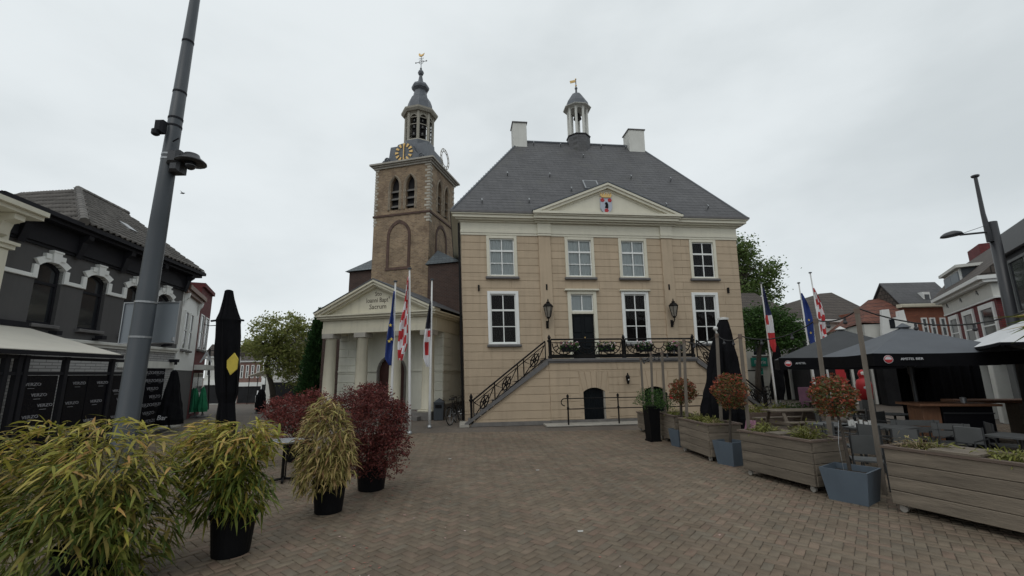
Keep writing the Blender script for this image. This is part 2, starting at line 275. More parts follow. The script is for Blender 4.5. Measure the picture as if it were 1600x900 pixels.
def add_wear(m, A, B):
    """large soft tone changes over the square and a pale worn wheel track from A to B"""
    t = m.node_tree; N = t.nodes; K = t.links.new; b = N['Principled BSDF']; old = b.inputs['Base Color'].links[0].from_socket
    ge = N.new('ShaderNodeNewGeometry')
    n = N.new('ShaderNodeTexNoise'); n.inputs['Scale'].default_value = .42; n.inputs['Detail'].default_value = 7; n.inputs['Roughness'].default_value = .6; K(ge.outputs['Position'], n.inputs['Vector'])
    r = N.new('ShaderNodeMapRange'); r.inputs['From Min'].default_value = .3; r.inputs['From Max'].default_value = .7; r.inputs['To Min'].default_value = .80; r.inputs['To Max'].default_value = 1.20; K(n.outputs['Fac'], r.inputs[0])
    d = (np.array(B)-np.array(A))[:2]; d = d/np.linalg.norm(d); nx, ny = -d[1], d[0]; c = nx*A[0]+ny*A[1]
    dot = N.new('ShaderNodeVectorMath'); dot.operation = 'DOT_PRODUCT'; K(ge.outputs['Position'], dot.inputs[0]); dot.inputs[1].default_value = (nx, ny, 0)
    wob = N.new('ShaderNodeTexNoise'); wob.inputs['Scale'].default_value = .35; K(ge.outputs['Position'], wob.inputs['Vector'])
    w1 = N.new('ShaderNodeMath'); w1.operation = 'MULTIPLY_ADD'; K(wob.outputs['Fac'], w1.inputs[0]); w1.inputs[1].default_value = 1.2; w1.inputs[2].default_value = -c-.6
    last = r.outputs[0]
    for off in (0.0, 1.35):
        s1 = N.new('ShaderNodeMath'); s1.operation = 'ADD'; K(dot.outputs['Value'], s1.inputs[0]); K(w1.outputs[0], s1.inputs[1])
        s2 = N.new('ShaderNodeMath'); s2.operation = 'ADD'; K(s1.outputs[0], s2.inputs[0]); s2.inputs[1].default_value = off
        ab = N.new('ShaderNodeMath'); ab.operation = 'ABSOLUTE'; K(s2.outputs[0], ab.inputs[0])
        q = N.new('ShaderNodeMapRange'); q.inputs['From Min'].default_value = 0; q.inputs['From Max'].default_value = .13; q.inputs['To Min'].default_value = .22; q.inputs['To Max'].default_value = 0; K(ab.outputs[0], q.inputs[0])
        f = N.new('ShaderNodeMath'); f.operation = 'MULTIPLY'; K(q.outputs[0], f.inputs[0]); K(n.outputs['Fac'], f.inputs[1])
        a2 = N.new('ShaderNodeMath'); a2.operation = 'ADD'; K(last, a2.inputs[0]); K(f.outputs[0], a2.inputs[1]); last = a2.outputs[0]
    h = N.new('ShaderNodeHueSaturation'); K(last, h.inputs['Value']); K(old, h.inputs['Color']); K(h.outputs[0], b.inputs['Base Color'])
# ------------------------------------------------------------------ mesh helpers
WARP = None
class MB:
    def __init__(s): s.v = []; s.f = []; s.m = []; s.mi = 0
    def add(s, vs, fs):
        o = len(s.v); s.v.extend([tuple(float(c) for c in p) for p in vs]); s.f.extend([tuple(o+i for i in f) for f in fs]); s.m.extend([s.mi]*len(fs)); return s
    def box(s, x0, x1, y0, y1, z0, z1):
        return s.add([(x0,y0,z0),(x1,y0,z0),(x1,y1,z0),(x0,y1,z0),(x0,y0,z1),(x1,y0,z1),(x1,y1,z1),(x0,y1,z1)],
              [(0,3,2,1),(4,5,6,7),(0,1,5,4),(1,2,6,5),(2,3,7,6),(3,0,4,7)])
    def bbox(s, x0, x1, y0, y1, z0, z1, b=0.01):
        """box whose front (-y) edges are chamfered"""
        vs = [(x0,y1,z0),(x1,y1,z0),(x1,y1,z1),(x0,y1,z1),(x0,y0+b,z0),(x1,y0+b,z0),(x1,y0+b,z1),(x0,y0+b,z1),
              (x0+b,y0,z0+b),(x1-b,y0,z0+b),(x1-b,y0,z1-b),(x0+b,y0,z1-b)]
        return s.add(vs, [(0,3,2,1),(0,1,5,4),(1,2,6,5),(2,3,7,6),(3,0,4,7),(4,5,9,8),(5,6,10,9),(6,7,11,10),(7,4,8,11),(8,9,10,11)])
    def beam(s, p, q, w, h, upv=(0,0,1)):
        p = np.array(p, float); q = np.array(q, float); d = q-p; d = d/np.linalg.norm(d); u = np.array(upv, float)
        if abs(d@u) > 0.98: u = np.array([0.0, 1, 0])
        r = np.cross(d, u); r /= np.linalg.norm(r); u = np.cross(r, d)
        vs = [c+r*a*w/2+u*b*h/2 for c in (p, q) for a, b in ((-1,-1),(1,-1),(1,1),(-1,1))]
        return s.add(vs, [(0,1,2,3),(7,6,5,4),(0,4,5,1),(1,5,6,2),(2,6,7,3),(3,7,4,0)])
    def tube(s, pts, r, n=6, cap=True):
        pts = [np.array(p, float) for p in pts]; k = len(pts); rs = r if hasattr(r, '__len__') else [r]*k
        vs = []; prev = None
        for i in range(k):
            d = pts[min(i+1, k-1)]-pts[max(i-1, 0)]; d = d/(np.linalg.norm(d)+1e-9)
            if prev is None: a = np.array([0.0, 0, 1]) if abs(d[2]) < 0.9 else np.array([1.0, 0, 0])
            else: a = prev
            e = np.cross(d, a); e /= (np.linalg.norm(e)+1e-9); g = np.cross(e, d); prev = g
            for j in range(n):
                t = 2*PI*j/n; vs.append(pts[i]+rs[i]*(math.cos(t)*e+math.sin(t)*g))
        fs = [(i*n+j, i*n+(j+1)%n, (i+1)*n+(j+1)%n, (i+1)*n+j) for i in range(k-1) for j in range(n)]
        if cap: fs += [tuple(reversed(range(n))), tuple(range((k-1)*n, k*n))]
        return s.add(vs, fs)
    def ring(s, c, r, tr, ax=1, n=14, k=5, a0=0, a1=2*PI):
        """torus or arc round axis ax"""
        full = abs(a1-a0-2*PI) < 1e-6; pts = []
        e = [(1,2),(0,2),(0,1)][ax]
        for i in range(n+1):
            t = a0+(a1-a0)*i/n; p = [c[0], c[1], c[2]]; p[e[0]] += r*math.cos(t); p[e[1]] += r*math.sin(t); pts.append(p)
        return s.tube(pts, tr, k, cap=not full)
    def lathe(s, prof, n=16, c=(0,0), rot=0.0, sx=1.0, sy=1.0):
        vs = []
        for r, z in prof:
            for j in range(n):
                t = 2*PI*j/n+rot; vs.append((c[0]+sx*r*math.cos(t), c[1]+sy*r*math.sin(t), z))
        k = len(prof)
        fs = [(i*n+j, i*n+(j+1)%n, (i+1)*n+(j+1)%n, (i+1)*n+j) for i in range(k-1) for j in range(n)]
        fs += [tuple(reversed(range(n))), tuple(range((k-1)*n, k*n))]
        return s.add(vs, fs)
    def prism(s, poly, a0, a1, ax=1):
        """extrude a 2D polygon along axis ax (poly given in the other two axes)"""
        n = len(poly)
        def P(u, v, a): return {0: (a,u,v), 1: (u,a,v), 2: (u,v,a)}[ax]
        vs = [P(u, v, a0) for u, v in poly]+[P(u, v, a1) for u, v in poly]
        ar = sum(poly[i][0]*poly[(i+1)%n][1]-poly[(i+1)%n][0]*poly[i][1] for i in range(n))
        flip = (ar > 0) != (ax == 1)
        f1 = tuple(range(n)); f2 = tuple(range(n, 2*n)); sd = [(i, (i+1)%n, n+(i+1)%n, n+i) for i in range(n)]
        if flip: fs = [tuple(reversed(f1)), f2]+sd
        else: fs = [f1, tuple(reversed(f2))]+[tuple(reversed(q)) for q in sd]
        if a1 < a0: fs = [tuple(reversed(q)) for q in fs]
        return s.add(vs, fs)
    def blob(s, c, r, sx=1, sy=1, sz=1, n=8, k=5):
        pr = [(math.sin(PI*i/k)*r if 0 < i < k else 0.001, -math.cos(PI*i/k)*r) for i in range(k+1)]
        vs = []
        for rr, z in pr:
            for j in range(n):
                t = 2*PI*j/n; vs.append((c[0]+sx*rr*math.cos(t), c[1]+sy*rr*math.sin(t), c[2]+sz*z))
        fs = [(i*n+j, i*n+(j+1)%n, (i+1)*n+(j+1)%n, (i+1)*n+j) for i in range(k) for j in range(n)]
        return s.add(vs, fs)
    def mesh(s, name, mats, smooth=False):
        me = bpy.data.meshes.new(name); vv = s.v
        if WARP: vv = [WARP(*p) for p in vv]
        me.from_pydata(vv, [], s.f)
        for mm in (mats if isinstance(mats, (list, tuple)) else [mats]): me.materials.append(mm)
        if isinstance(mats, (list, tuple)) and len(mats) > 1: me.polygons.foreach_set('material_index', s.m)
        if smooth: me.polygons.foreach_set('use_smooth', [True]*len(s.f))
        me.update(); return me
    def build(s, name, mats, parent=None, smooth=False):
        return link(name, s.mesh(name, mats, smooth), parent)

def link(name, me, parent=None):
    o = bpy.data.objects.new(name, me); COL.objects.link(o)
    if parent is not None: o.parent = parent
    return o
def np_mesh(name, verts, quads, mats, midx=None):
    me = bpy.data.meshes.new(name); verts = np.asarray(verts, np.float32); quads = np.asarray(quads, np.int32)
    nf, k = quads.shape
    me.vertices.add(len(verts)); me.vertices.foreach_set('co', verts.ravel())
    me.loops.add(nf*k); me.loops.foreach_set('vertex_index', quads.ravel())
    me.polygons.add(nf); me.polygons.foreach_set('loop_start', np.arange(0, nf*k, k, dtype=np.int32)); me.polygons.foreach_set('loop_total', np.full(nf, k, np.int32))
    for mm in (mats if isinstance(mats, (list, tuple)) else [mats]): me.materials.append(mm)
    if midx is not None: me.polygons.foreach_set('material_index', np.asarray(midx, np.int32))
    me.update(calc_edges=True); return me
def tag(o, label, cat, group=None, kind=None):
    o['label'] = label; o['category'] = cat
    if group: o['group'] = group
    if kind: o['kind'] = kind
    return o
def thing(name, label, cat, loc=(0,0,0), rz=0.0, group=None, kind=None):
    o = bpy.data.objects.new(name, None); COL.objects.link(o); o.empty_display_size = 0.2
    o.location = [float(c) for c in loc]; o.rotation_euler = (0, 0, float(rz)); return tag(o, label, cat, group, kind)
def copy_tree(o, parent=None):
    c = o.copy(); COL.objects.link(c)
    if parent is not None: c.parent = parent
    for ch in list(o.children): copy_tree(ch, c)
    return c
_tx = {}
def text_geo(txt, size=1.0, depth=0.0):
    k = (txt, size, depth)
    if k in _tx: return _tx[k]
    cu = bpy.data.curves.new('text', 'FONT'); cu.body = txt; cu.size = size; cu.align_x = 'CENTER'; cu.align_y = 'CENTER'; cu.extrude = depth; cu.resolution_u = 2
    ob = bpy.data.objects.new('text', cu); COL.objects.link(ob)
    dg = bpy.context.evaluated_depsgraph_get(); me = bpy.data.meshes.new_from_object(ob.evaluated_get(dg))
    vs = [tuple(v.co) for v in me.vertices]; fs = [tuple(p.vertices) for p in me.polygons]
    bpy.data.objects.remove(ob); bpy.data.curves.remove(cu); bpy.data.meshes.remove(me)
    _tx[k] = (vs, fs); return vs, fs
def add_text(mb, txt, size, x, y, z, squeeze=1.0, slant=0.0):
    """upright text on a plane facing -y"""
    vs, fs = text_geo(txt, size, 0.006)
    mb.add([(x+v[0]*squeeze+slant*v[1], y-v[2], z+v[1]) for v in vs], fs)
def tri_wall(mb, X0, X1, Z0, Z1, y0, y1, openings):
    """wall slab with openings (x0, x1, z0, zs, za): rectangle to zs, arch from zs to za (pointed when za-zs > half width)"""
    cuts = sorted({Z0, Z1, *[o[2] for o in openings], *[o[4] for o in openings]})
    for a, b in zip(cuts, cuts[1:]):
        if b-a < 1e-6: continue
        xs = X0
        for o in sorted(openings):
            if o[2] < b-1e-6 and o[4] > a+1e-6:
                if o[0] > xs: mb.box(xs, o[0], y0, y1, a, b)
                xs = o[1]
        if X1 > xs: mb.box(xs, X1, y0, y1, a, b)
    for o in openings:
        x0, x1, z0, zs, za = o
        if za-zs > 1e-6:
            c = (x0+x1)/2; lft = arch_pts(x0, x1, zs, za); k = len(lft)//2
            L_ = lft[:k+1]; R_ = lft[k:]
            mb.prism([(x0, za)]+L_, y0, y1); mb.prism(R_+[(x1, za)], y0, y1)
def arch_pts(x0, x1, zs, za, n=10):
    """points along an arch from (x0, zs) over the top to (x1, zs)"""
    w = (x1-x0)/2; h = za-zs; c = (x0+x1)/2; pts = []
    if h <= w*1.02:
        R = (w*w+h*h)/(2*h) if h < w else w; cz = za-R; a = math.asin(min(1, w/R))
        if h >= w*0.98: return [(c-w*math.cos(PI*i/n), zs+h*math.sin(PI*i/n)) for i in range(n+1)]
        return [(c+R*math.sin(-a+2*a*i/n), cz+R*math.cos(-a+2*a*i/n)) for i in range(n+1)]
    R = (w*w+h*h)/(2*w); k = n//2; a = math.asin(h/R)
    for i in range(k+1): t = a*i/k; pts.append((x0+R-R*math.cos(t), zs+R*math.sin(t)))
    return pts+[(2*c-x, z) for x, z in reversed(pts[:-1])]
def leaf_strips(P, D, Ln, Wd, droop, roll, st=((0, .25), (.3, 1), (.65, .8), (1, .06))):
    """bent lanceolate leaves: base points P, directions D (n,3), lengths, widths"""
    n = len(P); up = np.array([0, 0, 1.0]); side = np.cross(D, up); side /= (np.linalg.norm(side, axis=1, keepdims=True)+1e-9)
    nor = np.cross(side, D); side = side*np.cos(roll)[:, None]+nor*np.sin(roll)[:, None]
    vs = []
    for t, w in st:
        c = P+D*(Ln*t)[:, None]; c[:, 2] -= droop*Ln*t*t
        vs.append(c-side*(Wd*w/2)[:, None]); vs.append(c+side*(Wd*w/2)[:, None])
    k = len(st)*2; Vv = np.stack(vs, 1).reshape(-1, 3); base = (np.arange(n)*k)[:, None]
    q = np.concatenate([base+np.array([[2*i, 2*i+1, 2*i+3, 2*i+2]]) for i in range(len(st)-1)], 1).reshape(-1, 4)
    return Vv, q
def leaf_quads(P, size, asp=0.5, updir=0.4):
    """small folded leaf faces with random facing"""
    n = len(P); d = RNG.normal(size=(n, 3)); d[:, 2] = d[:, 2]*0.7; d /= np.linalg.norm(d, axis=1, keepdims=True)
    r = RNG.normal(size=(n, 3)); r[:, 2] *= 1-updir; s = np.cross(d, r); s /= (np.linalg.norm(s, axis=1, keepdims=True)+1e-9)
    sz = size*RNG.uniform(0.6, 1.3, n)[:, None]; a = P-d*sz/2; b = P+d*sz/2
    Vv = np.stack([a, P-s*sz*asp/2, b, P+s*sz*asp/2], 1).reshape(-1, 3)
    return Vv, np.arange(4*n).reshape(n, 4)
def hit(px, py, p0, n):
    d = ray(px, py); return EYE+d*(((np.array(p0)-EYE)@np.array(n))/(d@np.array(n)))
def sash_window(parent, x0, x1, z0, z1, y, cols, rows, frame_m, back_m, trim=0.13, sill=True, arch=False, meet=None, depth=0.15, back_y=0.13, hood=None, framename='window'):
    """framed sash window with its own panes; y is the wall face"""
    f = MB(); t = trim
    f.bbox(x0, x0+t, y-0.05, y+0.14, z0, z1); f.bbox(x1-t, x1, y-0.05, y+0.14, z0, z1); f.bbox(x0+t, x1-t, y-0.052, y+0.14, z1-t, z1); f.bbox(x0+t, x1-t, y-0.052, y+0.14, z0, z0+t*0.45)
    w = f.build(framename, M[frame_m], parent)
    ix0, ix1, iz0, iz1 = x0+t, x1-t, z0+t*0.45, z1-t
    s = MB(); b = 0.045
    s.box(ix0, ix0+b, y+0.03, y+0.07, iz0, iz1); s.box(ix1-b, ix1, y+0.03, y+0.07, iz0, iz1); s.box(ix0+b, ix1-b, y+0.028, y+0.07, iz0, iz0+b); s.box(ix0+b, ix1-b, y+0.028, y+0.07, iz1-b, iz1)
    for c in range(1, cols):
        xc = ix0+(ix1-ix0)*c/cols; s.box(xc-0.022, xc+0.022, y+0.026, y+0.068, iz0+b, iz1-b)
    zs = [iz0+(iz1-iz0)*r/rows for r in range(rows+1)]
    for r in range(1, rows):
        hh = 0.04 if r == meet else 0.018; s.box(ix0+b, ix1-b, y+(0.018 if r == meet else 0.031), y+0.066, zs[r]-hh, zs[r]+hh)
    s.build('sash', M['white'], w)
    for c in range(cols):
        for r in range(rows):
            xa, xb = ix0+(ix1-ix0)*c/cols, ix0+(ix1-ix0)*(c+1)/cols
            MB().add([(xa, y+0.05, zs[r]), (xb, y+0.05, zs[r]), (xb, y+0.05, zs[r+1]), (xa, y+0.05, zs[r+1])], [(0,1,2,3)]).build('pane', M['glass'], w)
    bm = MB(); nfold = 16
    vs = []; fs = []
    for i in range(nfold+1):
        xx = ix0+(ix1-ix0)*i/nfold; yy = y+back_y-0.012*(i % 2); vs += [(xx, yy, iz0), (xx, yy, iz1)]
    fs = [(2*i, 2*i+2, 2*i+3, 2*i+1) for i in range(nfold)]
    bm.add(vs, fs).build('curtain' if back_m != 'blind' else 'blind', M[back_m], w)
    if sill: MB().bbox(x0-0.06, x1+0.06, y-0.14, y+0.05, z0-0.11, z0-0.003, 0.02).build('sill', M['stone_grey'], w)
    if hood: MB().bbox(x0-0.08, x1+0.08, y-0.14, y+0.05, z1+0.003, z1+0.07, 0.02).build('hood_moulding', M['cream'], w)
    return w

def courses(parent, X0, X1, Z0, Z1, y, openings, h, ztop, mat_, shape=None, bl=2.0, yd=0.022, seed=0):
    """stucco blocks in courses counted down from ztop, cut round the openings"""
    rnd = random.Random(seed); k = 0; zt = ztop
    while zt > Z0+0.02:
        zb = max(Z0, zt-h)
        cuts = sorted({zb, zt, *[z for o in openings for z in (o[2], o[3]) if zb+0.02 < z < zt-0.02]})
        for a, b in zip(cuts, cuts[1:]):
            xs = [X0]
            for o in sorted(openings):
                if o[2] < b-0.01 and o[3] > a+0.01: xs += [o[0], o[1]]
            xs.append(X1)
            ga = 0.010 if a == zb else 0.0; gb = 0.010 if b == zt else 0.0
            for x0, x1 in zip(xs[0::2], xs[1::2]):
                if x1-x0 < 0.06: continue
                cx = [x0]; q = math.floor(x0/bl)*bl+(bl/2 if k % 2 else 0)
                while q < x1:
                    if q > x0+0.3 and q < x1-0.3: cx.append(q)
                    q += bl
                cx.append(x1)
                for u0, u1 in zip(cx, cx[1:]):
                    g0 = 0.004 if u0 != x0 else 0.0; g1 = 0.004 if u1 != x1 else 0.0
                    MB().bbox(u0+g0, u1-g1, y, y+yd+0.004, a+ga, b-gb, 0.005).build('stone_block', mat_, parent)
        zt = zb; k += 1

# =================================================================== TOWN HALL
TH = Frame((0, 18.9), 0.115)
WARP = lambda x, y, z: (4.3+(x-4.3)*(1+0.0045*(z-5)), y, z)
th = thing('town_hall', 'sand coloured classical town hall with grey slate hipped roof and white bell turret', 'town hall', TH.p0, TH.psi)
XL, XR = -2.17, 10.80
UW = [(-1.07, .29, 6.16, 8.05), (2.47, 3.82, 6.16, 8.05), (4.98, 6.32, 6.16, 8.05), (8.41, 9.72, 6.16, 8.05)]
LW = [(-1.09, .28, 3.18, 5.51), (4.98, 6.25, 3.18, 5.53), (8.34, 9.62, 3.15, 5.50)]
DR = (2.48, 3.81, 2.50, 5.53)
PIL = [(1.27, 1.82), (7.02, 7.55)]
allop = UW+LW+[DR]
core = MB(); tri_wall(core, XL, XR, 0, 8.1, 0.02, 0.15, [(a, b, c, d, d) for a, b, c, d in allop])
core.box(XL, XR, 0.151, 9.0, 0, 8.6)
wall = core.build('wall', M['sand'], th)
for x0, x1, y in ((XL, PIL[0][0], 0.0), (PIL[0][1], PIL[1][0], -0.0), (PIL[1][1], XR, 0.0)):
    courses(wall, x0, x1, 0.3, 8.07, y, [o for o in allop if o[1] > x0 and o[0] < x1], 0.347, 8.07, M['sand'], seed=int(x0*10))
for a, b in PIL: MB().bbox(a, b, -0.07, 0.02, 0, 8.07, 0.012).build('pilaster', M['sand'], th)
for i, o in enumerate(UW):
    sash_window(th, *o, 0.0, 2, 3, 'cream', 'blind' if i < 3 else 'interior', meet=2)
for i, o in enumerate(LW):
    sash_window(th, *o, 0.0, 2, 3, 'white', 'curtain_red', meet=2, hood=(i == 1))
# entrance door
f = MB(); x0, x1, z0, z1 = DR
f.bbox(x0, x0+.16, -.06, .14, z0, z1); f.bbox(x1-.16, x1, -.06, .14, z0, z1); f.bbox(x0+.16, x1-.16, -.062, .14, z1-.14, z1); f.bbox(x0+.16, x1-.16, -.05, .12, 4.50, 4.62)
fd = f.build('door_frame', M['cream'], th)
MB().bbox(x0-.12, x1+.12, -.16, .05, z1+.003, z1+.09, .02).build('hood_moulding', M['cream'], fd)
s = MB(); s.box(x0+.16, x1-.16, .03, .07, 4.623, 4.67); s.box(x0+.16, x1-.16, .03, .07, z1-.19, z1-.14); s.box((x0+x1)/2-.025, (x0+x1)/2+.025, .028, .068, 4.67, z1-.19); s.box(x0+.16, x0+.2, .031, .07, 4.67, z1-.19); s.box(x1-.2, x1-.16, .031, .07, 4.67, z1-.19)
s.build('fanlight_sash', M['white'], fd)
for a, b in ((x0+.2, (x0+x1)/2), ((x0+x1)/2, x1-.2)): MB().add([(a, .05, 4.65), (b, .05, 4.65), (b, .05, 5.36), (a, .05, 5.36)], [(0,1,2,3)]).build('pane', M['glass'], fd)
MB().box(x0+.17, x1-.17, .12, .13, 4.6, 5.4).build('blind', M['blind'], fd)
d = MB(); xm = (x0+x1)/2
for a, b in ((x0+.163, xm-.004), (xm+.004, x1-.163)):
    d.box(a, b, .07, .12, z0, 4.497)
    for za, zb in ((2.62, 3.0), (3.06, 3.6), (3.66, 4.4)): d.bbox(a+.07, b-.07, .045, .075, za, zb, .025)
dd = d.build('door', M['doorblack'], th); MB().blob((xm+.07, .03, 3.45), .035).build('door_knob', M['gold'], dd)
# wall anchors
for px, py in ((748.6, 450), (854, 449), (1044, 449), (1136.5, 454)):
    a, z = TH.uz(px, py); MB().bbox(a-.035, a+.035, -.1, .01, z-.13, z+.13, .012).build('wall_anchor', M['iron'], th)
# entablature
e = MB()
for p, za, zb in ((.04, 8.07, 8.17), (.065, 8.172, 8.28), (.03, 8.282, 8.66)):
    e.box(XL-p*.4, XR+p*.4, -p, 9.0+p, za, zb); e.box(PIL[0][0]-.03, PIL[0][1]+.03, -p-.08, -p+.01, za, zb); e.box(PIL[1][0]-.03, PIL[1][1]+.03, -p-.08, -p+.01, za, zb)
e.build('entablature', M['cream'], th)
c = MB()
for p, za, zb in ((.10, 8.662, 8.73), (.24, 8.732, 8.80), (.35, 8.802, 8.93), (.42, 8.932, 8.985)):
    c.box(XL-p, XR+p, -p, 9.0+p, za, zb); c.box(PIL[0][0]-.12-p*.3, PIL[1][1]+.12+p*.3, -p-.09, -p+.02, za, zb-.002)
cor = c.build('cornice', M['cream'], th)
g_ = MB(); g_.box(XL-.46, XR+.46, -.46, 9.46, 8.987, 9.08); g_.build('gutter', M['stone_grey'], th)
# pediment
pa, pb, pz, pc, ap = 1.02, 7.92, 9.085, 4.47, 10.56
MB().prism([(pa+.3, 9.05), (pb-.3, 9.05), (pc, ap-.16)], -.33, 0.3).build('tympanum', M['cream'], th)
MB().box(pa-.02, pb+.02, -.58, .1, 8.99, 9.095).build('pediment_base', M['cream'], th)
r = MB()
for (xa, xb) in ((pa, pc), (pb, pc)):
    sg = 1 if xb > xa else -1; L_ = math.hypot(pc-pa, ap-pz); nx, nz = -sg*(ap-pz)/L_, abs(pc-pa)/L_
    for off, th_, yp in ((0, .10, -.56), (.10, .12, -.49), (.22, .08, -.36)):
        p1 = (xa-nx*off*1.0, pz-nz*off); p2 = (xb, ap-off/nz); p3 = (xb, ap-(off+th_)/nz); p4 = (xa-nx*(off+th_)+sg*.0, pz-nz*(off+th_))
        r.prism([p1, p2, p3, p4], yp, .2)
r.build('raking_cornice', M['cream'], th)
pr = MB(); pr.prism([(pa-.06, pz+.0), (pc, ap+.02), (pb+.06, pz+.0), (pb+.06, pz+.05), (pc, ap+.075), (pa-.06, pz+.05)], -.58, 1.3)
pr.build('pediment_roof', M['lead'], th)
# coat of arms
cx, cz = TH.uz(946, 322, -.3)
sh = MB(); W_, H_ = .27, .38
shp = [(cx-W_, cz+H_), (cx+W_, cz+H_), (cx+W_, cz-.1)]+[(cx+W_*math.cos(t), cz-.1-.28*math.sin(t)) for t in np.linspace(.2, PI-.2, 7)]+[(cx-W_, cz-.1)]
sh.prism(shp, -.42, -.31)
M['shield'] = mat('shield_pale_blue', (0.42, 0.45, 0.52), 0.5, 0.05)
arms = sh.build('coat_of_arms', M['shield'], th)
cw = MB(); cw.box(cx-.22, cx+.22, -.46, -.40, cz+.36, cz+.44)
for k in range(5): xx = cx-.22+.11*k; cw.prism([(xx-.05, cz+.44), (xx+.05, cz+.44), (xx+.03, cz+.56), (xx, cz+.52), (xx-.03, cz+.56)], -.45, -.41); cw.blob((xx, -.43, cz+.58), .03)
cw.build('crown', M['gold'], arms)
rs = MB()
for xx, zz in ((cx-.17, cz+.24), (cx+.17, cz+.24), (cx, cz-.26)):
    for k in range(5): rs.blob((xx+.055*math.cos(k*2*PI/5), -.425, zz+.055*math.sin(k*2*PI/5)), .05, sy=.4, n=6, k=4)
rs.build('rose', M['letterred'], arms)
fg = MB(); fg.prism([(cx-.07, cz-.14), (cx+.08, cz-.16), (cx+.09, cz+.02), (cx+.05, cz+.13), (cx-.02, cz+.15), (cx-.06, cz+.08), (cx-.03, cz)], -.435, -.40); fg.build('heraldic_figure', M['black'], arms)
# roof
RY = 4.5
rl, rz1 = TH.uz(815, 222, RY); rr, rz2 = TH.uz(993, 229, RY); RZ = (rz1+rz2)/2
ex0, ex1, ey0, ey1, ez = XL-.40, XR+.40, -.40, 9.40, 9.07
roof = MB(); roof.add([(ex0, ey0, ez), (ex1, ey0, ez), (ex1, ey1, ez), (ex0, ey1, ez), (rl, RY, RZ), (rr, RY, RZ)], [(0,1,5,4), (1,2,5), (2,3,4,5), (3,0,4)])
rf = roof.build('roof', M['slate'], th)
h_ = MB(); h_.tube([(rl, RY, RZ), (rr, RY, RZ)], .09, 6)
for a, b in (((ex0, ey0, ez), (rl, RY, RZ)), ((ex1, ey0, ez), (rr, RY, RZ))): h_.tube([a, b], .05, 6)
h_.build('ridge_capping', M['lead'], rf)
slope = np.array([0, RY-ey0, RZ-ez]); slope /= np.linalg.norm(slope)
nrm_l = np.array([0, -slope[2], slope[1]]); nrm_w = TH.t*nrm_l[0]+TH.n*nrm_l[1]+np.array([0, 0, nrm_l[2]]); pw = TH.w(ex0, ey0, ez)
def roofpt(px, py):
    q = hit(px, py, pw, nrm_w)-TH.p0; return np.array([q@TH.t, q@TH.n, q[2]])
rows = []
for k in range(1, 30):     # slate courses stand a little proud of one another
    z = ez+(RZ-ez)*k/30; y = ey0+(RY-ey0)*k/30; fr_ = k/30
    a = ex0+(rl-ex0)*fr_+.03; b = ex1+(rr-ex1)*fr_-.03; q = MB(); rows.append((a, b, y, z))
q = MB()
for a, b, y, z in rows:
    hh = (RZ-ez)/30; sy = slope[1]/slope[2]*hh
    o = nrm_l*.008
    q.add([(a, y+o[1], z+o[2]), (b, y+o[1], z+o[2]), (b, y+sy+.0, z+hh+.004), (a, y+sy, z+hh+.004), (a, y-.002, z-.002), (b, y-.002, z-.002)], [(0,1,2,3), (4,5,1,0)])
so = q.build('slate_courses', M['slate'], rf); so['kind'] = 'stuff'
for hx, hy in ((455,390),(588,398),(790,405),(912,410),(702,455),(322,550),(535,555),(945,565),(1145,577),(645,630),(190,692),(430,690),(1127,712),(1340,722)):
    p = roofpt(700+hx/3.333, 110+hy/3.333)
    b = MB(); b.beam(p, p+nrm_l*.16, .05, .05); b.beam(p+nrm_l*.15, p+nrm_l*.15+slope*.14, .05, .05); b.build('roof_hook', M['metal'], rf)
p = roofpt(923, 290); sk = MB()
ux = np.array([1.0, 0, 0])
def slab(mb, c, w, l, t0, t1):
    vs = [c+ux*a*w/2+slope*b*l/2+nrm_l*t for t in (t0, t1) for a, b in ((-1,-1),(1,-1),(1,1),(-1,1))]
    mb.add(vs, [(0,3,2,1),(4,5,6,7),(0,1,5,4),(1,2,6,5),(2,3,7,6),(3,0,4,7)])
slab(sk, p, .74, .82, 0, .09); sk_o = sk.build('skylight', M['metal'], rf)
s2 = MB(); slab(s2, p, .6, .68, .09, .105); s2.build('skylight_pane', M['darkglass'], sk_o)
for i, (pxa, pxb, pt, pbm) in enumerate(((806, 826, 190, 228), (978, 1001, 201, 233))):
    yc = RY-.1; a, zt = TH.uz(pxa, pt, yc-.35); b, _ = TH.uz(pxb, pt, yc-.35)
    ch = MB().bbox(a, b, yc-.35, yc+.55, RZ-.9, zt-.06, .01).build('chimney', M['offwhite'], th)
    MB().box(a-.05, b+.05, yc-.40, yc+.6, zt-.06, zt).build('chimney_cap', M['stone_grey'], ch)
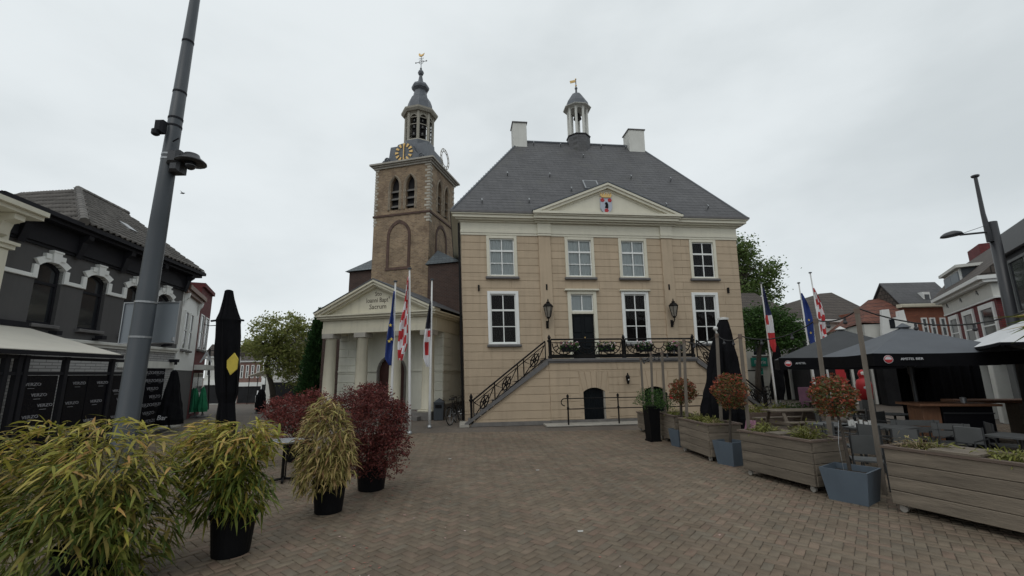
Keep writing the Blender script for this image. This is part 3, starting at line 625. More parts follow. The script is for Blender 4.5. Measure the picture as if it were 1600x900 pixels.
# bell turret on the ridge
cu = lambda py: TH.uz(902, py, RY)[1]
cur = lambda py, r: TH.uz(902, py, RY-r)[1]
tx = TH.uz(902.5, 200, RY)[0]; s8 = PI/8
zk = cur(158, .82); zbt = cur(206, .68); ztc = zk-.07
b = MB(); b.lathe([(.66, RZ-.8), (.66, zbt-.12), (.62, zbt-.05), (.70, zbt-.04), (.70, zbt)], 8, (tx, RY), s8)
tb = b.build('bell_turret', M['slate'], th)
b = MB()
for k in range(8):
    t = s8+k*PI/4; x, y = tx+.53*math.cos(t), RY+.53*math.sin(t); b.tube([(x, y, zbt-.02), (x, y, ztc)], .075, 6)
    t2 = t+PI/4; xm_, ym_ = tx+.53*math.cos(t2), RY+.53*math.sin(t2)
    for j in range(4):   # arched heads
        fa, fb = j/4, (j+1)/4; za, zb = ztc-.05-.2*(1-math.sin(PI*fa)), ztc-.05-.2*(1-math.sin(PI*fb))
        b.add([(x+(xm_-x)*fa, y+(ym_-y)*fa, za), (x+(xm_-x)*fb, y+(ym_-y)*fb, zb), (x+(xm_-x)*fb, y+(ym_-y)*fb, ztc), (x+(xm_-x)*fa, y+(ym_-y)*fa, ztc)], [(0,1,2,3)])
b.build('column_ring', M['offwhite'], tb)
b = MB(); b.lathe([(.56, ztc-.02), (.60, zk-.06), (.80, zk-.04), (.82, zk), (.76, zk+.03)], 8, (tx, RY), s8); b.build('turret_cornice', M['offwhite'], tb)
b = MB(); b.lathe([(.76, zk+.03), (.68, zk+.12), (.63, cur(153, .6)), (.50, cur(150.2, .45)), (.27, cu(148.6)), (.07, cu(147.4)), (.05, cu(141)), (.09, cu(138)), (.03, cu(136)), (.025, cu(124))], 8, (tx, RY), s8); b.build('turret_dome', M['lead'], tb)
b = MB(); b.lathe([(.02, ztc-.2), (.12, ztc-.22), (.17, ztc-.4), (.23, ztc-.55), (.24, ztc-.58)], 10, (tx, RY)); b.tube([(tx, RY, ztc-.6), (tx, RY, ztc)], .03); b.build('bell', M['bronze'], tb)
b = MB(); b.prism([(tx-.32, cu(131)), (tx, cu(128.5)), (tx, cu(126)), (tx-.08, cu(125.5)), (tx-.36, cu(127.5))], RY-.015, RY+.015); b.blob((tx, RY, cu(124)), .05); b.blob((tx, RY, cu(134)), .06); b.build('weather_vane', M['gold'], tb)
# rain pipe at the left corner
MB().tube([(XL-.09, -.02, 8.6), (XL-.09, -.02, 0.1)], .055, 6).build('rain_pipe', M['iron'], th)

# =================================================================== ENTRANCE STAIRCASE
st = thing('entrance_staircase', 'double entrance stairs with iron railing and two basement doors below the landing', 'staircase', TH.p0, TH.psi)
SY = -1.64; SX0, SX1 = 1.20, 7.38; SZ = 2.34; FOOT = -2.15; FOOTR = 10.6
BD = [(2.54, 3.44), (5.08, 5.98)]
sw = MB(); tri_wall(sw, SX0, SX1, 0, SZ, SY+.02, SY+.2, [(a, b, 0, 1.2, 1.36) for a, b in BD]); sw.box(SX0, SX1, SY+.21, -.01, 0, SZ)
tn = SZ/(SX0-FOOT)
sw.prism([(FOOT+.05, 0), (SX0, 0), (SX0, SZ-.03)], SY+.05, -.3); sw.prism([(SX1, 0), (FOOTR, 0), (SX1, SZ-.03)], SY+.05, -.3)
sww = sw.build('wall', M['sand'], st)
ops = [(a-.16, b+.16, 0, 1.98) for a, b in BD]
courses(sww, SX0, SX1, .16, SZ, SY, ops, .30, SZ, M['sand'], seed=5)
zt = SZ
while zt > .2:
    zb = max(.02, zt-.30)
    for sgn in (0, 1):
        xa = lambda z: FOOT+.1+z/tn; xr = lambda z: FOOTR-.1-z*(FOOTR-SX1)/SZ
        if sgn == 0: poly = [(xa(zb+.01)+.12, zb+.01), (SX0-.01, zb+.01), (SX0-.01, zt-.01), (min(SX0-.02, xa(zt-.01)+.12), zt-.01)]
        else: poly = [(SX1+.01, zb+.01), (xr(zb+.01)-.12, zb+.01), (max(SX1+.02, xr(zt-.01)-.12), zt-.01), (SX1+.01, zt-.01)]
        if abs(poly[0][0]-poly[1][0]) > .1: MB().prism(poly, SY+.03, SY+.06).build('stone_block', M['sand'], sww)
    zt = zb
for a, b in BD:     # wedge stones fanned over each basement door, jamb stones beside it
    cxx = (a+b)/2
    for k in range(5):
        t0, t1 = -1+.4*k, -.6+.4*k; lo = lambda t: (cxx+t*.45, 1.21+.15*(1-t*t)); hi = lambda t: (cxx+t*.61, 1.98)
        p = [lo(t0), lo((t0+t1)/2), lo(t1), hi(t1), hi(t0)]; s_ = .008
        p[0] = (p[0][0]+s_, p[0][1]); p[4] = (p[4][0]+s_, p[4][1]); p[2] = (p[2][0]-s_, p[2][1]); p[3] = (p[3][0]-s_, p[3][1])
        MB().prism(p, SY-.004, SY+.02).build('wedge_stone', M['sand'], sww)
    for k in range(4):
        for xa_, xb_ in ((a-.16, a), (b, b+.16)): MB().bbox(xa_, xb_, SY, SY+.026, .16+.2625*k+(.008 if k else 0), .16+.2625*(k+1)-.008, .004).build('stone_block', M['sand'], sww)
    bdr = MB(); bdr.box(a+.02, b-.02, SY+.17, SY+.22, .03, 1.4)
    for k in range(6): xx = a+.05+(b-a-.1)*k/6; bdr.bbox(xx, xx+(b-a-.1)/6-.008, SY+.155, SY+.172, .05, 1.36, .005)
    dr_ = bdr.build('basement_door', M['doorblack'], st); MB().box(b-.045, b-.004, SY+.03, SY+.17, .05, 1.22).build('door_jamb', M['stone_light'], dr_)
pl = MB(); pl.box(SX0-.02, SX1+.02, SY-.02, SY+.0, 0, .155); pl.prism([(FOOT+.12, 0), (SX0-.02, 0), (SX0-.02, .15), (FOOT+.3, .15)], SY+.005, SY+.03); pl.build('plinth', M['plinth'], st)
MB().bbox(SX0-.35, SX1+.2, SY-.78, SY-.02, 0.0, .055, .015).build('base_slab', M['stone_light'], st)
sl = MB(); sl.bbox(SX0-.06, SX1+.06, SY-.09, .0, SZ+.05, SZ+.16, .015); sl.box(SX0-.03, SX1+.03, SY-.05, 0, SZ+.0, SZ+.05); sl.build('landing_slab', M['stone_grey'], st)
for (xa_, za_), (xb_, zb_) in (((FOOT-.05, .05), (SX0-.04, SZ+.1)), ((FOOTR+.05, .05), (SX1+.04, SZ+.1))):
    MB().prism([(xa_, za_-.05), (xb_, zb_-.16), (xb_, zb_+.05), (xa_, za_+.07)], SY-.06, SY+.16).build('string_cap', M['stone_grey'], st)
for k in range(13):
    f_ = (k+.5)/13; z = SZ*(k+1)/13; x_ = FOOT+.1+(SX0-FOOT)*k/13; MB().box(x_, SX0, SY+.17, -.01, z-.18, z).build('step', M['stone_grey'], st)
    xr_ = FOOTR-.1-(FOOTR-SX1)*k/13; MB().box(SX1, xr_, SY+.17, -.01, z-.18, z).build('step', M['stone_grey'], st)
MB().box(FOOT-.25, FOOT+.12, SY-.12, -.4, 0, .09).build('foot_stone', M['stone_light'], st)
def rail_panel(A, B, z0, h, wheels, name='railing_panel', fan=False):
    A = np.array(A, float); B = np.array(B, float); d = B-A; Ld = np.linalg.norm(d); m_ = MB()
    P = lambda s, t: A+d*s+np.array([0, 0, z0+t])
    m_.tube([P(0, h), P(1, h)], 0.0341, 5); m_.tube([P(0, h-.13), P(1, h-.13)], 0.0170, 4); m_.tube([P(0, .05), P(1, .05)], 0.0217, 4)
    for s in (0, 1): m_.tube([P(s, 0), P(s, h)], 0.0248, 5)
    for w in range(wheels):
        s = (w+.5)/wheels; R = min((h-.2)*.40, Ld/wheels*.40); cz = .05+(h-.18)*.5
        circ = lambda r, t: P(s+r*math.cos(t)/Ld, cz+r*math.sin(t))
        if not fan:
            m_.tube([circ(R, 2*PI*i/14) for i in range(15)], 0.0232, 4, False)
            m_.tube([circ(R*.32, 2*PI*i/8) for i in range(9)], 0.0341, 4, False)
            for k in range(6): t = PI/6+k*PI/3; m_.tube([circ(R*.3, t), circ(R*1.28, t)], [0.0248, 0.0202], 4)
            for sg in (-1, 1): m_.tube([P(s+sg*.5/wheels*.98, .06), P(s+sg*R*.9/Ld, cz-R*.3), P(s+sg*.5/wheels*.9, h-.15)], 0.0202, 4)
        else:
            R2 = min(h-.2, Ld/wheels*.46)
            fanp = lambda r, t: P(s+r*math.cos(t)/Ld, h-.16-r*math.sin(t))
            m_.tube([fanp(R2*.98, PI*i/10) for i in range(11)], 0.0217, 4, False); m_.tube([fanp(R2*.55, PI*i/8) for i in range(9)], 0.0186, 4, False)
            for k in range(1, 8): m_.tube([fanp(R2*.5, PI*k/8), fanp(R2*1.02, PI*k/8)], 0.0186, 4)
            for sg in (-1, 1): m_.tube([P(s+sg*.46/wheels+.07*math.cos(2*PI*i/8)/Ld, .05+(h-.18)*.28+.07*math.sin(2*PI*i/8)) for i in range(9)], 0.0186, 4, False)
    m_.build(name, M['iron'], st)
RYY = SY+.03
def newel(x, z, hh=.86):
    n_ = MB(); n_.lathe([(.05, z), (.075, z+.02), (.075, z+.1), (.045, z+.14), (.05, z+hh-.16), (.085, z+hh-.12), (.085, z+hh-.07), (.04, z+hh-.05), (.07, z+hh+.02), (.05, z+hh+.08), (.012, z+hh+.15)], 8, (x, RYY)); n_.build('newel_post', M['iron'], st)
zt = SZ+.16
mid = (SX0+SX1)/2+.05
for x in (SX0+.05, mid, SX1-.05): newel(x, zt, .80)
for a, b in ((SX0+.12, mid-.07), (mid+.07, SX1-.12)):
    rail_panel((a, RYY, 0), (b, RYY, 0), zt, .76, 3, fan=True)
    MB().box(a, b, RYY-.008, RYY+.008, zt+.02, zt+.16).build('rail_foot_band', M['iron'], st)  # dark band along the foot of the landing railing
for (xa_, xb_) in ((FOOT+.22, SX0-.03), (FOOTR-.22, SX1+.03)):
    newel(xa_, .12, .95)
    nb = 4; fr4 = [0.03, .30, .60, .68, .97]
    sl_ = (SZ)/(xb_-xa_)
    for k in range(4):
        fa, fb = fr4[k], fr4[k+1]; a = (xa_+(xb_-xa_)*fa, RYY, .2+SZ*fa*1.0); b = (xa_+(xb_-xa_)*fb, RYY, .2+SZ*fb)
        rail_panel(a, b, 0, .72, 0 if k == 2 else 1)
WARP = None
# flower boxes hung on the railing
for i, (px, py, lb) in enumerate(((889, 541, 'in front of the black entrance door'), (947, 541, 'between the entrance door and the railing post'), (1006, 541, 'under the red curtained window'), (1054, 541, 'nearest the right railing end'))):
    x, z = TH.uz(px, py, SY-.1); t = thing('flower_box', 'flower box with pink blooms on the railing '+lb, 'flower box', TH.w(x, SY-.1, z-.1), TH.psi, 'flower boxes along the landing railing')
    MB().prism([(-.34, .14), (.34, .14), (.28, -.12), (-.28, -.12)], -.1, .1).build('planter_box', M['black'], t)
    P = np.stack([RNG.uniform(-.36, .36, 260), RNG.uniform(-.17, .14, 260), RNG.uniform(-.05, .28, 260)], 1); v, q = leaf_quads(P, .09); link('foliage', np_mesh('foliage', v, q, M['darkleaf']), t)['kind'] = 'stuff'
    P = np.stack([RNG.uniform(-.36, .38, 55), RNG.uniform(-.2, .1, 55), RNG.uniform(.06, .3, 55)], 1); v, q = leaf_quads(P, .075, .9); link('blossoms', np_mesh('blossoms', v, q, M['flower']), t)['kind'] = 'stuff'
# wall lanterns
def wall_lantern(px, py, label):
    x, z = TH.uz(px, py, -.35); t = thing('wall_lantern', label, 'wall lantern', TH.w(x, -.07, z), TH.psi, 'lanterns on the town hall pilasters')
    b = MB(); b.lathe([(.03, -.34), (.07, -.32), (.09, -.26)], 6, (0, -.3)); b.lathe([(.2, .18), (.235, .2), (.16, .3), (.07, .36), (.09, .39), (.03, .42), (.035, .47), (.008, .54)], 6, (0, -.3))
    for k in range(6):
        a = k*PI/3; b.beam((.1*math.cos(a), -.3+.1*math.sin(a), -.26), (.2*math.cos(a), -.3+.2*math.sin(a), .18), .022, .022)
    b.tube([(0, -.3, -.33), (0, -.3, -.42), (0, -.22, -.5), (0, -.06, -.52)], .022, 6); b.bbox(-.055, .055, -.06, 0.0, -.72, -.4, .02); b.tube([(0, -.05, -.7), (0, -.16, -.62), (0, -.2, -.5)], .014, 5)
    b.build('lantern_frame', M['iron'], t)
    MB().lathe([(.092, -.26), (.19, .178)], 6, (0, -.3)).build('lantern_glass', M['lampglass'], t)
wall_lantern(856.5, 486, 'black iron wall lantern on the pilaster left of the entrance door')
wall_lantern(1052.5, 485, 'black iron wall lantern on the right pilaster beside the corner window')
x, z = TH.uz(981, 592, SY-.12); t = thing('cellar_lamp', 'small black lamp on the landing wall between the basement doors', 'wall lamp', TH.w(x, SY, z), TH.psi)
b = MB(); b.lathe([(.02, -.2), (.05, -.17), (.085, .05), (.1, .08), (.04, .16), (.015, .24)], 6, (0, -.13)); b.box(-.03, .03, -.13, 0, -.02, .03); b.build('lamp_housing', M['iron'], t)
MB().blob((0, -.215, -.03), .03).build('bulb', M['globe'], t)
x, z = TH.uz(1048, 620, SY); t = thing('alarm_box', 'small red alarm box on the landing wall beside the round shrub', 'alarm box', TH.w(x, SY, z), TH.psi)
MB().bbox(-.06, .06, -.07, 0, -.07, .07, .015).build('housing', M['red'], t); MB().bbox(.1, .2, -.05, 0, -.05, .05, .01).build('siren_horn', M['white'], t)
# low iron railing before the basement doors
fz = thing('iron_railing', 'low black iron railing with curled end before the basement doors', 'railing', TH.w(0, SY-.7, 0), TH.psi)
x0 = TH.uz(888, 650, SY-.7)[0]; sp = TH.uz(967, 650, SY-.7)[0]-x0
for k in range(4):
    x = x0+sp*k; MB().lathe([(.05, 0), (.03, .05), (.03, .6), (.045, .62), (.045, .68), (.028, .7), (.028, 1.02), (.05, 1.05), (.045, 1.12), (.01, 1.16)], 8, (x, 0)).build('railing_post', M['iron'], fz)
for z in (.62, 1.0): MB().tube([(x0-(.12 if z > .9 else 0), 0, z), (x0+sp*3, 0, z)], .02, 6).build('rail', M['iron'], fz)
MB().ring((x0-.12, 0, .87), .13, .02, 1, 8, 5, PI*.5, PI*1.5).build('rail_end_curl', M['iron'], fz)

# =================================================================== CHURCH
CH_ = Frame(G(676, 656), -0.26)
ch = thing('church', 'brick church tower with clock and lantern spire above a cream columned portico', 'church', CH_.p0, CH_.psi)
# portico
pod = MB(); pod.box(-6.1, -.05, -.15, 1.5, 0, .32); pod.box(-5.6, -.5, -.5, -.15, 0, .16); pod.build('podium', M['plinth'], ch)
for x in (-5.63, -3.85, -2.07, -.38):
    cmb = MB(); cmb.box(x-.33, x+.33, -.08, .58, .32, .42); cmb.lathe([(.31, .42), (.31, .47), (.285, .5), (.28, 1.6), (.245, 3.68), (.27, 3.7), (.27, 3.74)], 20, (x, .25)); co_ = cmb.build('column', M['churchcream'], ch, True)
    MB().box(x-.31, x+.31, -.06, .56, 3.745, 3.97).build('capital', M['stone_light'], co_)
en = MB(); en.box(-6.0, -.12, 0, .5, 3.97, 4.22); en.box(-5.98, -.14, .02, .5, 4.222, 4.60); en.box(-6.0, -5.5, .5, 1.4, 3.97, 4.6); en.box(-.62, -.12, .5, 4.6, 3.97, 4.6); en.box(-5.5, -.62, .5, 1.4, 4.1, 4.2)
en.build('entablature', M['churchcream'], ch)
cn = MB()
for p, za, zb in ((.08, 4.602, 4.68), (.2, 4.682, 4.79), (.28, 4.792, 4.86)): cn.box(-6.0-p, -.12+p, -p, 5.2, za, zb)
cn.build('cornice', M['churchcream'], ch)
ax_, az_ = -3.08, 6.45
MB().prism([(-5.9, 4.862), (-.2, 4.862), (ax_, az_-.2)], .06, .6).build('pediment', M['churchcream'], ch)
rk = MB()
for xa_ in (-6.30, .16):
    sg = 1 if xa_ < ax_ else -1; L_ = math.hypot(ax_-xa_, az_-4.95); nz = abs(ax_-xa_)/L_; nx = -sg*(az_-4.95)/L_
    for off, t_, yp in ((0, .09, -.34), (.09, .12, -.26), (.21, .08, -.12)):
        rk.prism([(xa_-nx*off, 4.95-nz*off), (ax_, az_-off/nz), (ax_, az_-(off+t_)/nz), (xa_-nx*(off+t_), 4.95-nz*(off+t_))], yp, .3)
rk.build('raking_cornice', M['churchcream'], ch)
pr = MB(); pr.prism([(-6.32, 4.97), (ax_, az_+.02), (.18, 4.97), (.18, 5.0), (ax_, az_+.06), (-6.32, 5.0)], -.36, 5.0); pr.build('portico_roof', M['lead'], ch)
lt = MB(); tx_ = -3.0
for s_, zz, sz_ in (('Sto', 5.80, .30), ('Ioanni Bapt°', 5.50, .33), ('Sacrum', 5.18, .33)): add_text(lt, s_, sz_, tx_, .055, zz, .8 if 'I' in s_ else .95)
lt.build('inscription', M['letterdark'], ch)
# white back wall with the arched door
BW = 1.40
wx0 = CH_.uz(531, 540, BW)[0]; d0 = CH_.uz(590, 600, BW)[0]; d1 = CH_.uz(633, 600, BW)[0]; dt = CH_.uz(611, 556, BW)[1]
bw = MB(); tri_wall(bw, wx0, -.18, .3, 4.1, BW, BW+.25, [(d0, d1, .3, dt-(d1-d0)/2, dt)]); bw.box(-.43, -.18, BW+.26, 6, 0.0, 4.6); bw.box(wx0, -.43, BW+.5, 6.0, .3, 4.8)
bww = bw.build('plastered_wall', M['churchwhite'], ch)
for k in range(8):
    z = .75+k*.42
    for xa_, xb_ in ((-1.35, -.18),): MB().bbox(xa_, xb_, BW-.03, BW+.001, z+.01, z+.40, .012).build('stone_block', M['churchwhite'], bww)
    for xa_, xb_ in (((wx0, wx0+.55), (wx0+.56, wx0+1.2)) if k % 2 else ((wx0, wx0+1.0),)): MB().bbox(xa_, xb_, BW-.03, BW+.001, z+.01, z+.40, .012).build('stone_block', M['churchwhite'], bww)
    MB().box(-.18, -.15, BW+.0, BW+.9, z+.01, z+.40).build('stone_block', M['churchwhite'], bww)
MB().box(wx0, d0-.08, BW-.06, BW, 2.12, 2.2).build('string_course', M['churchwhite'], ch); MB().box(d1+.08, -.15, BW-.06, BW, 2.12, 2.2).build('string_course', M['churchwhite'], ch); MB().box(-.18, -.12, BW, 5, 2.12, 2.2).build('string_course', M['churchwhite'], ch)
MB().box(-.2, -.10, BW-.06, 5, 0, .55).build('plinth', M['plinth'], ch)
dm = MB(); dm.prism(arch_pts(d0-.0, d1+.0, dt-(d1-d0)/2, dt)[::-1]+[(d0, .3), (d1, .3)], BW+.14, BW+.2); M['doorred'] = mat('oxblood_door', (0.05, 0.016, 0.013), 0.5, 0.2, 4)
cd = dm.build('church_door', M['doorred'], ch)
MB().box((d0+d1)/2-.015, (d0+d1)/2+.015, BW+.12, BW+.14, .3, 2.0).build('door_joint', M['black'], cd)
ar = MB(); ap_ = arch_pts(d0, d1, dt-(d1-d0)/2, dt, 12); pts_ = [(d0, .3)]+ap_+[(d1, .3)]
ar.tube([(x, BW-.01, z) for x, z in pts_], .06, 6); ar.build('door_surround', M['plinth'], ch)
# brick aisles
al = MB(); la0 = CH_.uz(546, 430, 5.2)[0]; laz = CH_.uz(560, 424, 5.2)[1]
al.box(la0, -6.2, 5.2, 14, 0, laz); al.box(CH_.uz(502, 560, 2.6)[0], CH_.uz(531, 560, 2.6)[0]+.8, 2.6, 5.2, 0, 4.55); al.build('left_aisle', M['brownbrick'], ch)
lr = MB(); lrz = CH_.uz(580, 411, 5.6)[1]; lr.add([(la0-.2, 5.0, laz), (-6.4, 5.0, laz+.02), (-6.4, 6.5, lrz+.9), (-6.4, 14, lrz+.9), (la0-.2, 14, laz)], [(0,1,2), (0,2,3,4)]); lr.build('left_aisle_roof', M['slate_teal'], ch)
ra = MB(); r0 = CH_.uz(669, 420, 4.6)[0]; r1 = CH_.uz(722, 420, 4.6)[0]; rz_ = CH_.uz(690, 412, 4.6)[1]
ra.box(r0, r1+1.5, 4.6, 12, 0, rz_); ra.build('right_aisle', M['brownbrick'], ch)
rp = MB(); pk = CH_.uz(684, 391, 5.6); e0 = r0-.15; e1 = r0+2.1
rp.add([(e0, 4.45, rz_), (e1, 4.45, rz_), (e1, 6.8, rz_), (e0, 6.8, rz_), (pk[0], 5.6, pk[1])], [(0,1,4), (1,2,4), (2,3,4), (3,0,4)]); rp.add([(e1-.6, 4.45, rz_+.01), (r1+1.6, 4.45, rz_+.01), (r1+1.6, 8, rz_+.9), (e1-.9, 6, rz_+.8)], [(0,1,2,3)]); rp.build('right_aisle_roof', M['slate_teal'], ch)
# tower
TY = 5.0; TX0, TX1 = -6.68, -2.83; TW = TX1-TX0; TYB = TY+TW; TZ = 15.15
wins = [(-5.55, -4.97, 12.15, 13.75, 14.40), (-4.46, -3.88, 12.15, 13.75, 14.40)]
ty_off = TY+.28
tw = MB(); tri_wall(tw, TX0, TX1, 5, TZ, TY, ty_off, wins)
# right-hand face: the same slab turned; local (u along y, depth along -x)
side = MB(); swins = [(TY+a-TX0, TY+b-TX0, c, d_, e_) for a, b, c, d_, e_ in wins]; tri_wall(side, TY+.281, TYB, 5, TZ, 0, .28, swins)
tw.add([(TX1-v[1], v[0], v[2]) for v in side.v], side.f)
tw.box(TX0, TX1-.3, ty_off+.01, TYB, 3, TZ-.01)
tww = tw.build('tower_wall', M['yellowbrick'], ch)
M['louvre'] = mat('grey_louvre', (0.14, 0.13, 0.12), 0.7, 0.2, 4)
M['archstone'] = mat('grey_brown_arch_stone', (0.27, 0.225, 0.17), 0.9, 0.3, 5, 0.3, 30)
def belfry(front, x0, x1, z0, zs, za):
    P = (lambda u, d, z: (u, TY+d, z)) if front else (lambda u, d, z: (TX1-d, u, z))
    def tr(mb): mb.v = [P(*v) for v in mb.v]; return mb
    b = MB(); b.prism([(x0, z0), (x1, z0)]+arch_pts(x0, x1, zs, za)[::-1], .26, .277); w = tr(b).build('belfry_opening', M['interior'], ch)
    for k in range(3):
        z = z0+.35+k*.5; mb = MB(); mb.add([(x0, .06, z-.12), (x1, .06, z-.12), (x1, .25, z+.06), (x0, .25, z+.06), (x0, .06, z-.16), (x1, .06, z-.16), (x1, .25, z+.02), (x0, .25, z+.02)], [(0,1,2,3), (7,6,5,4), (0,4,5,1)]); tr(mb).build('louvre', M['louvre'], w)
    ap = arch_pts(x0, x1, zs, za); o = MB(); o.tube([(x0-.1, -.01, z0)]+[((x0+x1)/2+(x-(x0+x1)/2)*1.34, -.01, z+.1*(z-zs)) for x, z in ap]+[(x1+.1, -.01, z0)], .075, 4)
    tr(o).build('window_arch_stone', M['archstone'], w)
    for k in range(7):
        for xx in (x0-.1, x1+.1):
            q = MB(); wq = .16 if k % 2 else .1; q.box(xx-wq/2, xx+wq/2, -.02, .02, z0+.06+k*.225, z0+.19+k*.225); tr(q).build('quoin_stone', M['quoin'], w)
for o in wins: belfry(True, *o)
for o in swins: belfry(False, *o)
def blind_arch(front, x0, x1, z0, zs, za):
    P = (lambda u, d, z: (u, TY+d, z)) if front else (lambda u, d, z: (TX1-d, u, z)); o = MB(); ap = arch_pts(x0, x1, zs, za, 12); c = (x0+x1)/2; t = .17
    inn = [(x0, z0)]+ap+[(x1, z0)]; out_ = [(x0-t, z0-.0)]+[(c+(x-c)*(1+t/((x1-x0)/2)), z+(z-zs)/(za-zs)*t*1.3) for x, z in ap]+[(x1+t, z0)]
    for i in range(len(inn)-1): o.prism([inn[i], inn[i+1], out_[i+1], out_[i]], -.045, .01)
    o.prism([(x0-t-.05, z0-.16), (x1+t+.05, z0-.16), (x1+t+.05, z0), (x0-t-.05, z0)], -.06, .01)
    o.v = [P(*v) for v in o.v]; o.build('blind_arch', M['darkbrick'], ch)
blind_arch(True, -5.50, -4.22, 8.42, 10.45, 11.25); blind_arch(False, TY+1.1, TY+2.5, 8.42, 10.45, 11.25)
sc_ = MB()
for z, hh, p in ((11.76, .12, .06),): sc_.box(TX0-p, TX1+p, TY-p, TYB+p, z, z+hh)
sc_.build('string_course', M['darkbrick'], ch)
for k in range(20):      # pale toothed corner stones
    z = 11.2+k*.195; wq = .34 if k % 2 else .2
    MB().box(TX1-wq, TX1+.02, TY-.02, TY+.02+(.2 if k % 2 else .34), z, z+.13).build('quoin_stone', M['quoin'], tww)
    MB().box(TX0-.02, TX0+wq*.7, TY-.02, TY+.2, z, z+.13).build('quoin_stone', M['quoin'], tww)
    if k % 2: MB().box(TX1-.2, TX1+.02, TYB-.3, TYB+.02, z, z+.13).build('quoin_stone', M['quoin'], tww)
tc_ = MB()
for p, za, zb in ((.1, TZ-.12, TZ), (.2, TZ+.002, TZ+.09), (.32, TZ+.092, TZ+.2)): tc_.box(TX0-p, TX1+p, TY-p, TYB+p, za, zb)
tc_.build('tower_cornice', M['stone_light'], ch)
tcx, tcy = (TX0+TX1)/2, TY+TW/2; cz = lambda py: CH_.uz(657, py, tcy)[1]
czr = lambda py, r: CH_.uz(657, py, tcy-r)[1]
tcx2 = CH_.uz(657, 190, tcy)[0]; tcx = 0.5*tcx+0.5*tcx2
zb0 = TZ+.2; zsk = cz(238); q4 = PI/4
b = MB(); b.lathe([(2.55, zb0), (2.2, zb0+.22), (1.95, zb0+.6), (1.85, max(zb0+.9, zsk-.1))], 4, ((TX0+TX1)/2, tcy), q4); b.build('spire_base', M['lead'], ch)
zq = czr(243, 1.5); zc0, zc1 = czr(216, .95), czr(175, .92)
b = MB(); b.lathe([(1.25, zb0-.1), (1.25, zq), (1.55, zq+.02), (1.58, zq+.14), (1.25, zq+.5), (1.08, zc0-.25), (1.06, zc0)], 8, (tcx, tcy), s8); b.build('spire_skirt', M['lead'], ch)
lan = MB(); lan.lathe([(1.0, zc0-.02), (1.06, zc0), (1.0, zc0+.1)], 8, (tcx, tcy), s8)
for k in range(8):
    t = s8+k*PI/4; t2 = t+PI/4; R = .92; x, y = tcx+R*math.cos(t), tcy+R*math.sin(t); x2, y2 = tcx+R*math.cos(t2), tcy+R*math.sin(t2)
    lan.tube([(x, y, zc0), (x, y, zc1+.15)], .10, 6)
    for j in range(6):
        fa, fb = j/6, (j+1)/6; za, zb = zc1-.38*(1-math.sin(PI*fa)), zc1-.38*(1-math.sin(PI*fb))
        lan.add([(x+(x2-x)*fa, y+(y2-y)*fa, za), (x+(x2-x)*fb, y+(y2-y)*fb, zb), (x+(x2-x)*fb, y+(y2-y)*fb, zc1+.2), (x+(x2-x)*fa, y+(y2-y)*fa, zc1+.2)], [(0,1,2,3)])
zk = czr(161, 1.25); lan.lathe([(.95, zc1+.12), (1.0, zc1+.2), (1.14, zk-.26), (1.26, zk-.12), (1.28, zk), (1.2, zk+.02)], 8, (tcx, tcy), s8)
M['lantcream'] = mat('lantern_stone_paint', (0.33, 0.31, 0.26), 0.8, 0.15, 4); lo_ = lan.build('lantern', M['lantcream'], ch)
MB().lathe([(.5, zc0), (.5, zc1)], 8, (tcx, tcy)).build('lantern_core', M['interior'], lo_)
for k in range(8):
    t = k*PI/4
    for j, hz in enumerate((.2, .48, .74)):
        r_ = .16-.03*j; x, y, z = tcx+.74*math.cos(t), tcy+.74*math.sin(t), zc0+(zc1-zc0)*hz
        MB().lathe([(.02, z+r_*1.6), (r_*.55, z+r_*1.4), (r_*.7, z+r_*.4), (r_, z), (r_*1.02, z-.02)], 8, (x, y)).build('carillon_bell', M['bronze'], lo_)
        if j: MB().beam((tcx+.88*math.cos(t-.38), tcy+.88*math.sin(t-.38), z+.3), (tcx+.88*math.cos(t+.38), tcy+.88*math.sin(t+.38), z+.3), .05, .05).build('bell_beam', M['lantcream'], lo_)
b = MB(); b.lathe([(1.2, zk+.02), (1.0, zk+.10), (.90, zk+.26), (.84, czr(154, .7)), (.72, czr(148.5, .62)), (.52, czr(145.6, .5)), (.43, cz(144))], 8, (tcx, tcy), s8)
b.lathe([(.42, cz(144)), (.60, cz(140.5)), (.63, cz(137.5)), (.52, cz(133.5)), (.24, cz(130.5)), (.17, cz(126)), (.10, cz(118)), (.17, cz(117)), (.22, cz(114)), (.17, cz(111.5)), (.06, cz(109.5)), (.08, cz(107.5)), (.025, cz(105.5)), (.02, cz(89))], 8, (tcx, tcy), s8); b.build('spire', M['lead'], ch)
b = MB(); zx = cz(97); b.tube([(tcx-.42, tcy, zx), (tcx+.42, tcy, zx)], .02, 5); b.tube([(tcx-.2, tcy, zx+.28), (tcx+.2, tcy, zx+.28)], .015, 5); b.ring((tcx, tcy, zx), .17, .018, 1, 12, 4)
for s_ in (-.42, .42): b.blob((tcx+s_, tcy, zx), .05, n=6, k=4)
b.build('spire_cross', M['iron'], ch)
b = MB(); z = cz(88); b.prism([(tcx-.15, z), (tcx+.02, z-.04), (tcx+.16, z+.02), (tcx+.24, z+.2), (tcx+.1, z+.12), (tcx-.05, z+.1), (tcx-.1, z+.24), (tcx-.2, z+.22), (tcx-.2, z+.1)], tcy-.03, tcy+.03); b.build('weathercock', M['gold'], ch)
